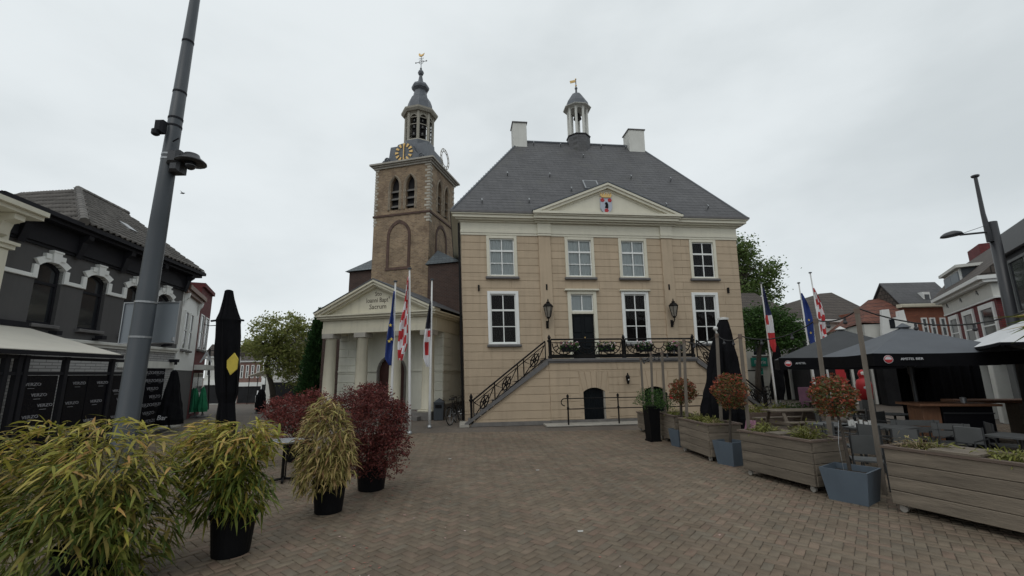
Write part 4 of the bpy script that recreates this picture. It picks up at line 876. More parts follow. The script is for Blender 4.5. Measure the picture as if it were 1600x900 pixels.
# clock in a slated dormer
def clock(front):
    P = (lambda u, d, z: (u, TY+d, z)) if front else (lambda u, d, z: (TX1-d, TY+(u-TX0), z))
    def tr(mb): mb.v = [P(*v) for v in mb.v]; return mb
    kx, kz = CH_.uz(629, 237, TY-.1); kx = (TX0+TX1)/2-.1
    if front: kx = CH_.uz(630, 237, TY-.1)[0]
    R = .62
    mb = MB(); mb.prism([(kx-1.75, zb0), (kx+1.75, zb0), (kx+1.5, zb0+.3), (kx+1.0, zb0+.42), (kx+.72, zb0+.75), (kx+.45, kz+R*.98), (kx, kz+R*1.08), (kx-.45, kz+R*.98), (kx-.72, zb0+.75), (kx-1.0, zb0+.42), (kx-1.5, zb0+.3)], .02, .9); dm_ = tr(mb).build('clock_dormer', M['lead'], ch)
    for k in range(12):
        a = k*PI/6; c_, s_ = math.cos(a), math.sin(a); q = MB()
        q.prism([(kx+c_*R*.62-s_*.045, kz+s_*R*.62+c_*.045), (kx+c_*R*.62+s_*.045, kz+s_*R*.62-c_*.045), (kx+c_*R+s_*.085, kz+s_*R-c_*.085), (kx+c_*R-s_*.085, kz+s_*R+c_*.085)], -.03, .015); tr(q).build('clock_numeral', M['gold'], dm_)
    for a, l_ in ((PI*.5, .55), (-PI*.5, .62)):
        q = MB(); q.prism([(kx-.035, kz), (kx+.035, kz), (kx+math.cos(a)*l_+.03, kz+math.sin(a)*l_), (kx+math.cos(a)*l_-.03, kz+math.sin(a)*l_)], -.06, -.035); tr(q).build('clock_hand', M['gold'], dm_)
    for s_ in (-1.2, 1.2):
        q = MB(); q.ring((kx+s_, .0, zb0+.28), .16, .05, 1, 12, 5); q.ring((kx+s_, .0, zb0+.28), .06, .04, 1, 8, 5); tr(q).build('scroll', M['lead'], dm_)
clock(True)
b = MB(); cyx = CH_.uz(693, 250, TY+2)[1]; yy = TY+TW/2
for R in (.7, .5): b.ring((TX1+.12, yy, cyx), R, .025, 0, 20, 4)
for k in range(12): a = k*PI/6; b.tube([(TX1+.12, yy+.5*math.cos(a), cyx+.5*math.sin(a)), (TX1+.12, yy+.7*math.cos(a), cyx+.7*math.sin(a))], .03, 4)
b.build('side_clock_ring', M['quoin'], ch)
# =================================================================== GROUND
def gz(x, y):
    s = lambda a, b, v: (lambda t: t*t*(3-2*t))(min(1, max(0, (v-a)/(b-a))))
    return -1.4*s(27, 62, y)*s(-5.5, -9.5, x) if x < -5.5 else 0.0
gxs = [-900, -400, -200]+list(range(-100, 101, 4))+[200, 400, 900]; gys = [-300, -100]+list(range(-40, 121, 4))+[200, 400, 1200]
gv = [(x, y, gz(x, y)-.012) for y in gys for x in gxs]; nx_ = len(gxs)
gf = [(j*nx_+i, j*nx_+i+1, (j+1)*nx_+i+1, (j+1)*nx_+i) for j in range(len(gys)-1) for i in range(nx_-1)]
M['ground'] = brickmat('worn_brick_paving', (0.138, 0.108, 0.085), (0.115, 0.098, 0.082), (0.085, 0.073, 0.06), .21, .105, .010, rot=PI/4, var=.22, bump=.35, rough=.85, axis='xy', vscale=.8, blotch=.35, blotchcol=(0.165, 0.145, 0.12))
add_wear(M['ground'], G(860, 692), G(1180, 775)); add_wear(M['paver'], G(860, 692), G(1180, 775))
ground = MB().add(gv, gf).build('ground', M['ground']); ground['kind'] = 'structure'
# herringbone pavers
w_ = .105; th_ = PI/4+.10; ca, sa = math.cos(th_), math.sin(th_)
N_ = 190; ii, jj = np.meshgrid(np.arange(-N_, N_), np.arange(-N_, N_)); mm_ = (ii-jj) % 4
cells = []
for code, horiz in ((0, True), (3, False)):
    sel = mm_ == code; a = ii[sel].astype(float); b = jj[sel].astype(float)
    cells.append(np.stack([(a+(1 if horiz else .5))*w_, (b+(.5 if horiz else 1))*w_, np.full(a.shape, 0.0 if horiz else PI/2)], 1))
cells = np.concatenate(cells); cx_ = ca*cells[:, 0]-sa*cells[:, 1]; cy_ = sa*cells[:, 0]+ca*cells[:, 1]+9.5; an_ = cells[:, 2]+th_
v3 = np.stack([cx_, cy_, np.zeros_like(cx_)], 1)-EYE; zc_ = v3@FWD; pxx = 800+CF*(v3@RIGHT)/np.maximum(zc_, .1); pyy = 450-CF*(v3@UP)/np.maximum(zc_, .1)
cx_ = cx_+RNG.normal(0, .0016, len(cx_)); cy_ = cy_+RNG.normal(0, .0016, len(cy_)); an_ = an_+RNG.normal(0, .008, len(an_))
keep = (zc_ > .5) & (pxx > -120) & (pxx < 1720) & (pyy < 1010) & (cy_ < 15.6)
order = np.argsort(np.where(keep & (pxx > 250) & (pyy < 905), zc_, 99))[:300]
isobj = np.zeros(len(cx_), bool); isobj[order] = True
bl_, bw_ = (.21-.006)/2, (.105-.006)/2; ch_ = .0035
tmpl = np.array([(-bl_, -bw_, -.02), (bl_, -bw_, -.02), (bl_, bw_, -.02), (-bl_, bw_, -.02), (-bl_, -bw_, -ch_), (bl_, -bw_, -ch_), (bl_, bw_, -ch_), (-bl_, bw_, -ch_),
                 (-bl_+ch_, -bw_+ch_, 0), (bl_-ch_, -bw_+ch_, 0), (bl_-ch_, bw_-ch_, 0), (-bl_+ch_, bw_-ch_, 0)])
tq = np.array([(0,1,5,4), (1,2,6,5), (2,3,7,6), (3,0,4,7), (4,5,9,8), (5,6,10,9), (6,7,11,10), (7,4,8,11), (8,9,10,11)])
bm_ = np_mesh('paving_brick', tmpl, tq, M['paver'])
for k in order:
    o = link('paving_brick', bm_, ground); o.location = (float(cx_[k]), float(cy_[k]), float(RNG.uniform(-.003, .002))); o.rotation_euler = (float(RNG.normal(0, .012)), float(RNG.normal(0, .008)), float(an_[k]))
sel = np.where(keep & ~isobj)[0]; n = len(sel); c2, s2 = np.cos(an_[sel]), np.sin(an_[sel]); dz = RNG.uniform(-.003, .002, n); tl1 = RNG.normal(0, .012, n); tl2 = RNG.normal(0, .008, n)
X = cx_[sel][:, None]+c2[:, None]*tmpl[None, :, 0]-s2[:, None]*tmpl[None, :, 1]; Y = cy_[sel][:, None]+s2[:, None]*tmpl[None, :, 0]+c2[:, None]*tmpl[None, :, 1]
Z = dz[:, None]+tmpl[None, :, 2]+tl1[:, None]*tmpl[None, :, 1]+tl2[:, None]*tmpl[None, :, 0]
pvm = np_mesh('paving_bricks', np.stack([X, Y, Z], 2).reshape(-1, 3), (np.arange(n)[:, None, None]*12+tq[None]).reshape(-1, 4), M['paver'])
pv = link('paving_field', pvm, ground); pv['kind'] = 'stuff'
# fallen petals and litter
P = []
for px, py, sx_, n in ((560, 880, 60, 26), (520, 850, 60, 16), (600, 765, 50, 14), (640, 800, 90, 12), (760, 830, 300, 14), (980, 860, 250, 10)):
    for _ in range(n): P.append(G(px+random.gauss(0, sx_*.5), min(905, max(700, py+random.gauss(0, 16))), .006))
P = np.array(P); v, q = leaf_quads(P, .045, .7); v[:, 2] = .004+np.abs(v[:, 2]-.006)*.25; po = link('fallen_petals', np_mesh('fallen_petals', v, q, M['petal'])); tag(po, 'pink and red petals scattered over the brick paving', 'petals', kind='stuff')
for px, py, lb in ((840, 734.5, 'white paper scrap on the paving, farther one straight before the stairs'), (907, 830, 'small white paper scrap on the paving, nearest to the camera'), (703, 717, 'flat pale scrap lying on paving right of the dark red shrub')):
    p = G(px, py, .004); s_ = MB(); s_.add([(-.045, -.03, 0), (.04, -.035, .004), (.05, .02, .012), (.0, .04, .003), (-.05, .02, .008)], [(0,1,2,3,4)]); s_.add([(-.045, -.03, -.003), (.04, -.035, .001), (.05, .02, .009), (.0, .04, .0), (-.05, .02, .005)], [(4,3,2,1,0)])
    o = s_.build('paper_scrap', M['scrap']); o.scale = (.75, .75, .75); o.location = [float(c) for c in p]; tag(o, lb, 'litter', 'litter on the paving')

# =================================================================== simple windows and houses
def simple_window(parent, x0, x1, z0, z1, y=0.0, frame='white', glass='darkglass', cols=1, rows=2, t=.07, sill=True, meet=True):
    f = MB(); f.box(x0, x0+t, y-.05, y+.08, z0, z1); f.box(x1-t, x1, y-.05, y+.08, z0, z1); f.box(x0+t, x1-t, y-.048, y+.08, z1-t, z1); f.box(x0+t, x1-t, y-.048, y+.08, z0, z0+t*.8)
    for c in range(1, cols): xc = x0+(x1-x0)*c/cols; f.box(xc-.02, xc+.02, y-.035, y+.07, z0+t*.8, z1-t)
    for r in range(1, rows): zc = z0+(z1-z0)*r/rows; f.box(x0+t, x1-t, y-.037, y+.07, zc-.025, zc+.025)
    w = f.build('window', M[frame], parent)
    for c in range(cols):
        for r in range(rows):
            MB().box(x0+(t if c == 0 else 0)+(x1-x0)*c/cols, x0+(x1-x0)*(c+1)/cols-(t if c == cols-1 else 0), y-.012, y+.0, z0+(t if r == 0 else 0)+(z1-z0)*r/rows, z0+(z1-z0)*(r+1)/rows-(t if r == rows-1 else 0)).build('pane', M[glass], w)
    if sill: MB().bbox(x0-.05, x1+.05, y-.12, y+.02, z0-.09, z0-.002, .015).build('sill', M['stone_grey'], w)
    return w
def tile_field(name, P0, ex, es, wid_fn, nrow, tw, mat_, parent):
    """curved tiles laid in overlapping rows; P0 eave start, ex along the eave, es up the slope; wid_fn(row)->(u0, u1)"""
    ex, es, P0 = [np.array(a, float) for a in (ex, es, P0)]; nn = np.cross(ex, es); nn /= np.linalg.norm(nn); vs = []; fs = []; rl_ = .30
    prof = [(0, .0), (.2, .045), (.45, .055), (.65, .01), (.85, -.005), (1.02, .012)]
    for r in range(nrow):
        u0, u1 = wid_fn(r); k = max(1, int((u1-u0)/tw))
        for i in range(k):
            u = u0+i*tw; o = len(vs)
            for s_, lift in ((r*rl_, .045), (r*rl_+rl_*1.12, .012)):
                for a, hgt in prof: vs.append(P0+ex*(u+a*tw)+es*s_+nn*(hgt+lift+RNG.uniform(-.004, .004)))
            fs += [(o+j, o+j+1, o+7+j, o+6+j) for j in range(5)]
            for a, hgt in prof: vs.append(P0+ex*(u+a*tw)+es*(r*rl_)+nn*(hgt+.015))
            fs += [(o+12+j, o+13+j, o+1+j, o+j) for j in range(5)]
    ob = link(name, np_mesh(name, vs, fs, mat_), parent); ob['kind'] = 'stuff'; return ob

# =================================================================== LEFT SIDE
LH = Frame(G(262, 668), math.atan2(1, -.15))
gh = thing('grey_house', 'dark grey house with white arched window surrounds and a tiled roof', 'house', LH.p0, LH.psi)
LX0, LX1 = -8.7, -.12
lwin = [(-6.87, -6.02, 3.5, 5.10, 5.27), (-5.22, -4.33, 3.5, 5.10, 5.27), (-3.47, -2.6, 3.5, 5.10, 5.27), (-1.78, -.86, 3.5, 5.10, 5.27)]
up = MB(); tri_wall(up, LX0, LX1, 3.14, 6.2, 0, .25, lwin); up.box(LX0, LX1, .26, 8, 2.6, 6.2); gw = up.build('upper_wall', M['greyhouse'], gh)
lo = MB(); lo.box(LX0, LX1, .02, 8, 0, 3.05); lo.build('ground_floor_wall', M['whitebrick'], gh)
b = MB(); b.bbox(LX0, LX1+.05, -.1, .0, 3.06, 3.17, .02); b.box(LX0, LX1+.03, -.04, .02, 2.98, 3.06); b.build('string_course', M['offwhite'], gh)
MB().box(-3.3, LX1, -.03, .02, 2.36, 2.62).build('shop_fascia', M['offwhite'], gh)
for x0, x1, z0, zs, za in lwin:
    c = (x0+x1)/2; ap = arch_pts(x0, x1, zs, za, 8); t = .15; tr = MB()
    tr.bbox(x0-t, x0, -.07, .1, 4.72, zs, .012); tr.bbox(x1, x1+t, -.07, .1, 4.72, zs, .012)
    for (xa, za_), (xb, zb_) in zip(ap, ap[1:]): tr.prism([(xa, za_), (xb, zb_), (c+(xb-c)*1.34, zb_+t), (c+(xa-c)*1.34, za_+t)], -.072, .1)
    wn_ = tr.build('window_surround', M['white'], gh)
    k = MB(); k.prism([(c-.10, za-.03), (c+.10, za-.03), (c+.15, za+.27), (c-.15, za+.27)], -.13, .05); k.box(c-.17, c+.17, -.15, .05, za+.27, za+.32)
    for sg in (-1, 1): k.box(c+sg*.235-.085, c+sg*.235+.085, -.10, .05, za+.06, za+.2)
    k.build('keystone', M['white'], wn_)
    f = MB(); f.box(x0, x0+.07, .10, .16, z0, zs+.1); f.box(x1-.07, x1, .10, .16, z0, zs+.1); f.box(x0+.07, x1-.07, .10, .16, z0, z0+.08); f.box(x0+.07, x1-.07, .10, .16, 4.62, 4.70)
    for (xa, za_), (xb, zb_) in zip(ap, ap[1:]): f.prism([(xa, za_), (xb, zb_), (c+(xb-c)*.86, zb_-.09), (c+(xa-c)*.86, za_-.09)], .10, .16)
    f.build('window_frame', M['darktrim'], wn_)
    MB().prism([(x0+.02, z0+.02), (c, z0+.02), (c, 4.65), (x0+.02, 4.65)], .13, .14).build('pane', M['darkglass'], wn_); MB().prism([(c, z0+.02), (x1-.02, z0+.02), (x1-.02, 4.65), (c, 4.65)], .131, .141).build('pane', M['darkglass'], wn_)
    MB().prism([(x0+.02, 4.65), (x1-.02, 4.65)]+[(xx, zz-.02) for xx, zz in ap[::-1]], .13, .14).build('pane', M['darkglass'], wn_)
    MB().bbox(x0-.06, x1+.06, -.12, .1, z0-.1, z0, .015).build('sill', M['stone_grey'], wn_)
    lamp = MB(); lamp.box(c+.15, c+.34, -.32, -.1, 3.22, 3.34); lamp.box(c+.2, c+.28, -.12, 0, 3.2, 3.26); lamp.build('facade_light', M['darktrim'], gh)
bands = [(LX0, lwin[0][0]-.15)]+[(a[1]+.15, b_[0]-.15) for a, b_ in zip(lwin, lwin[1:])]+[(lwin[-1][1]+.15, LX1)]
for a, b_ in bands: MB().bbox(a, b_, -.06, .0, 4.72, 4.83, .01).build('window_band', M['white'], gh)
c = MB(); c.box(LX0, LX1+.05, -.07, .0, 5.62, 5.7); c.box(LX0, LX1+.1, -.12, .25, 5.7, 6.28); c.box(LX0, LX1+.45, -.42, .3, 6.28, 6.38); c.box(LX0, LX1+.5, -.55, .3, 6.382, 6.5)
cor = c.build('eaves_cornice', M['darktrim'], gh)
for x in np.linspace(LX0+1.1, LX1-.1, 5):
    MB().prism([(-.12, 5.55), (-.12, 6.28), (-.40, 6.28), (-.38, 6.15), (-.25, 6.05), (-.18, 5.75)], x-.1, x+.1, 0).build('eaves_bracket', M['darktrim'], cor)
hx0, hy0 = LH.uz(122, 297, 2.9); apx, apz = hx0, hy0
C0 = (-6.35, -.55, 6.5); apex = (apx, 2.9, apz)
lx8, lz8 = LH.uz(22, 303, 7.5); P8 = np.array((lx8, 7.5, lz8)); d8 = P8-np.array(apex); EV8 = np.array(C0)+d8
rr_ = MB(); rr_.add([C0, (LX1+.5, -.55, 6.5), (LX1+.5, 2.9, apz), apex, tuple(P8), tuple(EV8), (LX1+.5, 8, 6.5), (-8.8, -.55, 6.48)], [(0,1,2,3), (0,3,4,5), (2,1,6), (3,2,6,4), (7,0,5)]); gr_ = rr_.build('roof', M['pantile'], gh)
sl_ = np.array(apex)-np.array((apx, -.55, 6.5)); Ls = np.linalg.norm(sl_); es = sl_/Ls; nr = int(Ls/.30)
tile_field('roof_tiles', (0, -.55, 6.5), (1, 0, 0), es, lambda r: (C0[0]+(apx-C0[0])*(r*.30/Ls)+.05, LX1+.4), nr, .25, M['pantile'], gr_)
l8 = float(np.linalg.norm(d8)); d2 = d8/l8; up2 = np.array(apex)-np.array(C0); up2 = up2-d2*(up2@d2); L2 = np.linalg.norm(up2)
hofs = (np.array(apex)-np.array(C0))@d2
tile_field('roof_tiles', C0, -d2, up2/L2, lambda r: (-l8-hofs*(r*.30/L2), -hofs*(r*.30/L2)-.05), int(L2/.30), .25, M['pantile'], gr_)
hv = np.array(apex)-np.array(C0); nh = 15
for k in range(nh):
    a = np.array(C0)+hv*(k/nh)+np.array((0, 0, .05)); b_ = np.array(C0)+hv*((k+1.1)/nh)+np.array((0, 0, .06)); MB().tube([a, b_], [.13, .11], 8).build('hip_tile', M['pantile'], gr_)
for k in range(int((LX1+.5-apx)/.33)):
    x = apx+.33*k; MB().tube([(x, 2.9, apz+.05), (x+.35, 2.9, apz+.06)], [.12, .105], 7).build('ridge_tile', M['pantile'], gr_)
sx, sz = -3.0, .30; pq = np.array((sx, -.55, 6.5))+es*(Ls*.32); nn_ = np.cross((1, 0, 0), es); k_ = MB(); k_.add([pq+np.array((a, 0, 0))+es*b_+nn_*t_ for t_ in (0.02, .12) for a, b_ in ((0, 0), (.42, 0), (.42, .5), (0, .5))], [(0,3,2,1),(4,5,6,7),(0,1,5,4),(1,2,6,5),(2,3,7,6),(3,0,4,7)]); k_.build('roof_light', M['metal'], gr_)
# printed entrance screen on the ground floor
def verzo(parent, x0, x1, z0, z1, y, step=.34, row=.235, size=.115, sq=1.35, off=0):
    r = 0; z = z1-.12
    while z > z0+.05:
        x = x0+.21+((r*.19+off) % step)
        while x < x1-.2:
            mb = MB(); add_text(mb, 'VERZO', size, x, y, z, sq); mb.box(x-.12, x+.04, y-.004, y+.002, z-.088, z-.079); mb.build('lettering', M['lettergrey'], parent); x += step
        z -= row; r += 1
pn = MB(); pn.box(-1.93, -.70, -.03, .02, .08, 2.34); pn_o = pn.build('printed_door_screen', M['screen'], gh)
verzo(pn_o, -1.93, -.70, .1, 2.3, -.037, .62, .30, .16)
cm = MB(); cm.box(-.5, -.34, -.3, 0, 2.6, 2.72); cm.tube([(-.42, -.22, 2.62), (-.42, -.22, 2.5)], .06, 6); cm.build('facade_light', M['darktrim'], gh)
MB().bbox(-1.9, -.1, -.55, .0, 0, .1, .02).build('door_step', M['stone_light'], gh)
# cream neighbour at the edge of the picture
cb = thing('cream_house', 'cream plastered house with heavy bracketed cornice left of the dark grey house', 'house', LH.w(-8.05, -.25, 0), LH.psi)
MB().box(-5, 0, 0, 8, 0, 6.0).build('wall', M['cream'], cb); MB().bbox(-.5, -.02, -.08, .0, 0, 5.2, .02).build('pilaster', M['cream'], cb)
k = MB(); k.box(-.56, .05, -.14, .01, 5.2, 5.3); k.box(-.6, .1, -.2, .01, 5.302, 5.38); k.build('pilaster_capital', M['cream'], cb)
k = MB()
for p, za, zb in ((.12, 5.9, 6.0), (.6, 6.0, 6.1), (.7, 6.102, 6.22)): k.box(-5, .04+p*.12, -p, .3, za, zb)
k.build('cornice', M['cream'], cb)
for x in (-.4, -1.5, -2.6): MB().prism([(-.02, 5.4), (-.02, 5.99), (-.5, 5.99), (-.5, 5.85), (-.28, 5.78), (-.2, 5.5)], x-.14, x+.14, 0).build('cornice_bracket', M['cream'], cb)
MB().prism([(-.65, 6.23), (3.5, 8.1), (7.5, 6.23)], -5, .0, 0).build('roof', M['rooftile_brown'], cb)
# terrace awning and screens
best = min((abs(LH.uz(190, 554, -d)[0]-LH.uz(40, 511, 0)[0]), d) for d in np.arange(1.0, 5.0, .05)); AD = best[1]
axr, azf = LH.uz(190, 554, -AD); azb = LH.uz(40, 511, 0)[1]
aw = thing('awning', 'pale canvas awning sloping out over the terrace of the dark grey house', 'awning', LH.p0, LH.psi)
a = MB(); a.prism([(0, azb), (-AD, azf), (-AD, azf-.05), (0, azb-.04)], -13.5, axr, 0); a.build('canvas', M['awning'], aw)
a = MB(); a.box(-13.5, axr+.02, -AD-.05, -AD+.03, azf-.11, azf-.02); a.box(-13.5, axr, -.12, .0, azb-.02, azb+.12); a.build('front_bar', M['darktrim'], aw)
sc_ = thing('terrace_screen', 'row of black terrace screens printed with white lettering below the awning', 'screen', LH.p0, LH.psi)
yS = -AD+.12; fz_ = azf-.12
sx = lambda px: LH.uz(px, 600, yS)[0]
frm = MB()
for px in (2, 22, 33, 97, 170, 207):
    x = sx(px); frm.box(x-.05, x+.05, yS-.05, yS+.05, 0, fz_)
for z in (fz_-.08, fz_-.42, .12): frm.box(-13.5, sx(207)+.05, yS-.035, yS+.035, z, z+.07)
frm.build('frame', M['darktrim'], sc_)
for i, (pa, pb) in enumerate(((36, 88), (104, 135), (136, 168), (172, 205))):
    a, b_ = sx(pa), sx(pb); pnl = MB().box(a, b_, yS-.012, yS+.012, .2, fz_-.43).build('printed_panel', M['screen'], sc_)
    verzo(pnl, a, b_, .25, fz_-.5, yS-.02, .50, .23, .095, 1.3, off=.13*i)
# big lighting mast
lb0 = V(188, 722, 6.8); lt0 = V(304.5, 0, 6.8); dirm = lt0-lb0; dirm /= dirm[2]; lbase = lb0-dirm*lb0[2]; ltop = lt0+dirm*1.2
mast = thing('lighting_mast', 'tall grey tapered lighting mast leaning right behind the left bamboo', 'street lamp', lbase)
def on_mast(z): return dirm*z
hM = float(ltop[2]); mw = lambda z: .20-.096*z/hM
b = MB(); zs_ = [0, .6, .61, 3.45, 3.46, 4.5, hM]; b.tube([on_mast(z) for z in zs_], [.16, .16, .150, .139, .135, .126, .062], 20); b.build('pole', M['mast'], mast, True)
zpx = lambda py: float(V(250, py, 6.8)[2])
for z, r_, m_ in ((zpx(528), .005, 'metal'), (zpx(474), .008, 'metal'), (zpx(252), .004, 'metal'), (zpx(245), .004, 'metal'), (zpx(200), .006, 'darktrim'), (zpx(188), .006, 'darktrim'), (zpx(147), .005, 'darktrim'), (zpx(68), .005, 'darktrim')):
    r0 = .139-(.075*(z-3.4)/(hM-3.4) if z > 3.4 else -.004)
    MB().tube([on_mast(z), on_mast(z+.03)], r0+r_, 18).build('strap', M[m_], mast)
p = on_mast(zpx(208)); b = MB(); b.bbox(p[0]-.16, p[0]-.02, -.24, -.12, p[2]-.1, p[2]+.12, .03); b.lathe([(.03, p[2]-.16), (.06, p[2]-.14), (.06, p[2]-.06)], 8, (p[0]-.13, -.2)); b.build('sensor_box', M['darktrim'], mast)
MB().tube([on_mast(zpx(226))+np.array((.1, -.1, 0)), on_mast(zpx(226))+np.array((.24, -.16, .02))], .012, 5).build('bracket_pin', M['darktrim'], mast)
# surveillance camera on the mast
p = on_mast(zpx(252))+lbase; sc = thing('security_camera', 'dark dome security camera on a bracket on the grey mast', 'camera', p)
b = MB(); b.bbox(.06, .26, -.16, .08, -.10, .14, .04); b.bbox(.10, .28, -.14, .06, -.24, -.06, .04); b.bbox(.18, .40, -.10, .04, .0, .07, .02); b.build('bracket', M['camera_grey'], sc)
b = MB(); b.lathe([(.02, .10), (.11, .095), (.13, .04), (.22, -.03), (.23, -.055), (.10, -.055)], 16, (.40, -.03)); b.build('sun_hood', M['camera_grey'], sc, True)
b = MB(); b.blob((.40, -.03, -.095), .085, n=14, k=8); b.build('camera_dome', M['darkglass'], sc, True)
# sign board seen from behind
bl = V(187, 536, 7.05); br_ = V(270, 540, 7.05); bt = V(276, 478, 7.05); sbd = thing('sign_board', 'blank grey back of a sign board strapped behind the grey mast', 'sign', bl)
wbd = float(br_[0]-bl[0])+.03; hbd = float(bt[2]-br_[2])
MB().box(0, wbd, .0, .03, 0, hbd).build('board', M['boardback'], sbd)
f = MB(); f.box(-.015, 0, -.02, .04, -.015, hbd+.015); f.box(wbd, wbd+.015, -.02, .04, -.03, hbd+.03); f.box(0, wbd, -.018, .04, hbd, hbd+.015); f.box(0, wbd, -.018, .04, -.015, 0); f.build('board_frame', M['metal'], sbd)
MB().tube([(wbd-.03, .02, .02), (wbd-.03, .02, .08)], .04, 8).build('clamp', M['metal'], sbd)
# houses behind the grey one
PSB = math.atan2(1, -.50); SBF = Frame(LH.w(.02, .05, 0), PSB)
wh = thing('white_gabled_house', 'narrow white plastered house with brown eaves beyond the dark grey house', 'house', LH.w(.02, .05, 0), PSB)
MB().box(0, 3.85, .0, 6, 2.3, 5.6).build('upper_wall', M['white'], wh); MB().box(0, 3.85, .02, 6, 0, 2.3).build('shopfront_wall', M['greyhouse'], wh)
k = MB(); k.box(-.05, 3.9, -.14, .2, 5.6, 5.75); k.box(-.05, 3.9, -.24, .2, 5.752, 5.95); k.build('eaves', M['barwood'], wh); MB().prism([(-.22, 5.96), (3, 7.4), (6, 5.96)], -.1, 3.95, 0).build('roof', M['rooftile_brown'], wh)
for x in (.6, 1.7): simple_window(wh, x, x+.7, 3.2, 4.9)
for x in (.25, 3.4): MB().prism([(-.01, 5.0), (-.01, 5.6), (-.2, 5.6), (-.16, 5.4), (-.08, 5.3)], x-.08, x+.08, 0).build('eaves_bracket', M['white'], wh)
p = V(290, 640, 22); bh = thing('brown_brick_house', 'tall dark brown brick house front at the street mouth', 'house', SBF.w(3.9, .02, 0), PSB)
MB().box(0, 3.2, 0, 6, 0, 6.55).build('wall', M['darkredbrick'], bh)
MB().box(0, 3.2, -.12, 6, 6.55, 6.75).build('parapet', M['darkredbrick'], bh); MB().box(.2, 3.0, -.5, -.01, 2.35, 2.6).build('shop_canopy', M['offwhite'], bh)
for x in (.4, 1.8): simple_window(bh, x, x+.9, 3.4, 5.2)
for x in (.3, 1.7): MB().box(x, x+1.2, -.03, .01, .2, 2.2).build('shop_window', M['darkglass'], bh)
b = MB(); vs, fs = text_geo('A', .8, .03); b.add([(.1, -.5-v[0], 2.95+v[1]) for v in [(q[0], q[1], q[2]) for q in vs]], fs); b.build('roof_letter', M['letterwhite'], bh)
# parasols on the left
def closed_parasol(name, label, base, top, wmax, fab, prof=None, n=18, fold=.22, group=None, tilt=(0, 0)):
    """folded parasol: deep pleats round the pole"""
    t = thing(name, label, 'parasol', base, 0, group); H = float(top[2]-base[2]); dx, dy = float(top[0]-base[0]), float(top[1]-base[1])
    prof = prof or [(.12, .9), (.2, 1.0), (.5, 1.0), (.75, .85), (.8, .95), (.97, .4), (1.0, .12)]
    vs = []; fs = []; nn = n*4; rnd = random.Random(label); fd = [rnd.uniform(.4, 1.5) for _ in range(n)]; pz_ = [c[0] for c in prof]; pr_ = [c[1] for c in prof]
    prof = [(z, float(np.interp(z, pz_, pr_))) for z in sorted(set(pz_+[pz_[0]+(pz_[-1]-pz_[0])*i/22 for i in range(23)]))]
    for zf, rf in prof:
        for j in range(nn):
            ph = j/nn+.018*math.sin(zf*9+j); a = 2*PI*ph; w_f = (1-math.cos(2*PI*(j % 4)/4))*.5
            r = wmax*rf*(1-fold*fd[j//4]*w_f*(1 if zf < .96 else .3)+.035*math.sin(zf*17+j*1.7)+.02*math.sin(zf*41+j*.6)); vs.append((dx*zf+r*math.cos(a), dy*zf+r*math.sin(a), H*zf))
    k = len(prof); fs = [(i*nn+j, i*nn+(j+1)%nn, (i+1)*nn+(j+1)%nn, (i+1)*nn+j) for i in range(k-1) for j in range(nn)]+[tuple(range((k-1)*nn, k*nn))]
    m_ = MB(); m_.add(vs, fs); m_.build('folded_canopy', fab, t)
    MB().tube([(0, 0, 0), (dx, dy, H*.98)], .03, 8).build('pole', M['chairmetal'], t)
    MB().lathe([(.3, 0), (.3, .06), (.06, .09), (.05, .2)], 12).build('foot', M['stone_grey'], t)
    return t
top = V(358, 453, 8.2); base = V(352, 700, 8.2); base = base-(top-base)*(base[2]/(top[2]-base[2])); 
bp = closed_parasol('folded_parasol', 'large folded black parasol with a yellow star patch left of the church', base, top, .20, M['blackfabric'],
   [(.08, 1.0), (.22, .95), (.33, .82), (.42, .68), (.47, .92), (.56, 1.04), (.70, 1.03), (.82, 1.0), (.84, 1.05), (.88, .80), (.95, .5), (.995, .36), (1.0, .2)], 9, .16)
q = V(363, 569, 7.945)-base; s_ = MB(); w5 = [(.02, .20), (.10, .09), (.095, -.09), (-.01, -.19), (-.085, -.06), (-.095, .07)]
s_.prism([(q[0]+u, q[2]+v_) for u, v_ in w5], float(q[1])-.015, float(q[1])+.01); s_.build('yellow_patch', M['yellow'], bp)
b = MB(); 
for sg in (-1, 1): b.tube([(base[0]*0+float((top-base)[0])*.84+sg*.2, 0, float(top[2])*.84), (float((top-base)[0])*.84+sg*.31, -.03, float(top[2])*.835)], .02, 5)
b.build('rib_end', M['darktrim'], bp)
base = G(263, 675); top = V(273, 578, base[1]); bp2 = closed_parasol('folded_parasol', 'small folded black parasol with white script beside the grey house door', base, top, .42, M['blackfabric'], [(.12, 1.0), (.2, 1.05), (.45, .8), (.8, .45), (.96, .28), (1.0, .1)], 8, .15)
t_ = MB(); add_text(t_, 'Bar', .24, .05, -.46, .55, 1.1, .2); t_.build('script_lettering', M['letterwhite'], bp2)
for i, (px, pt, lb) in enumerate(((306, 606, 'left of the pair'), (318, 604, 'right of the pair'))):
    base = G(px-2, 652); top = V(px, pt, base[1]); closed_parasol('green_parasol', 'folded green parasol beside the big black one, '+lb, base, top, .24, M['greenfabric'], [(.18, .9), (.3, 1.0), (.6, .75), (.9, .42), (1.0, .1)], 7, .25, 'folded green parasols')
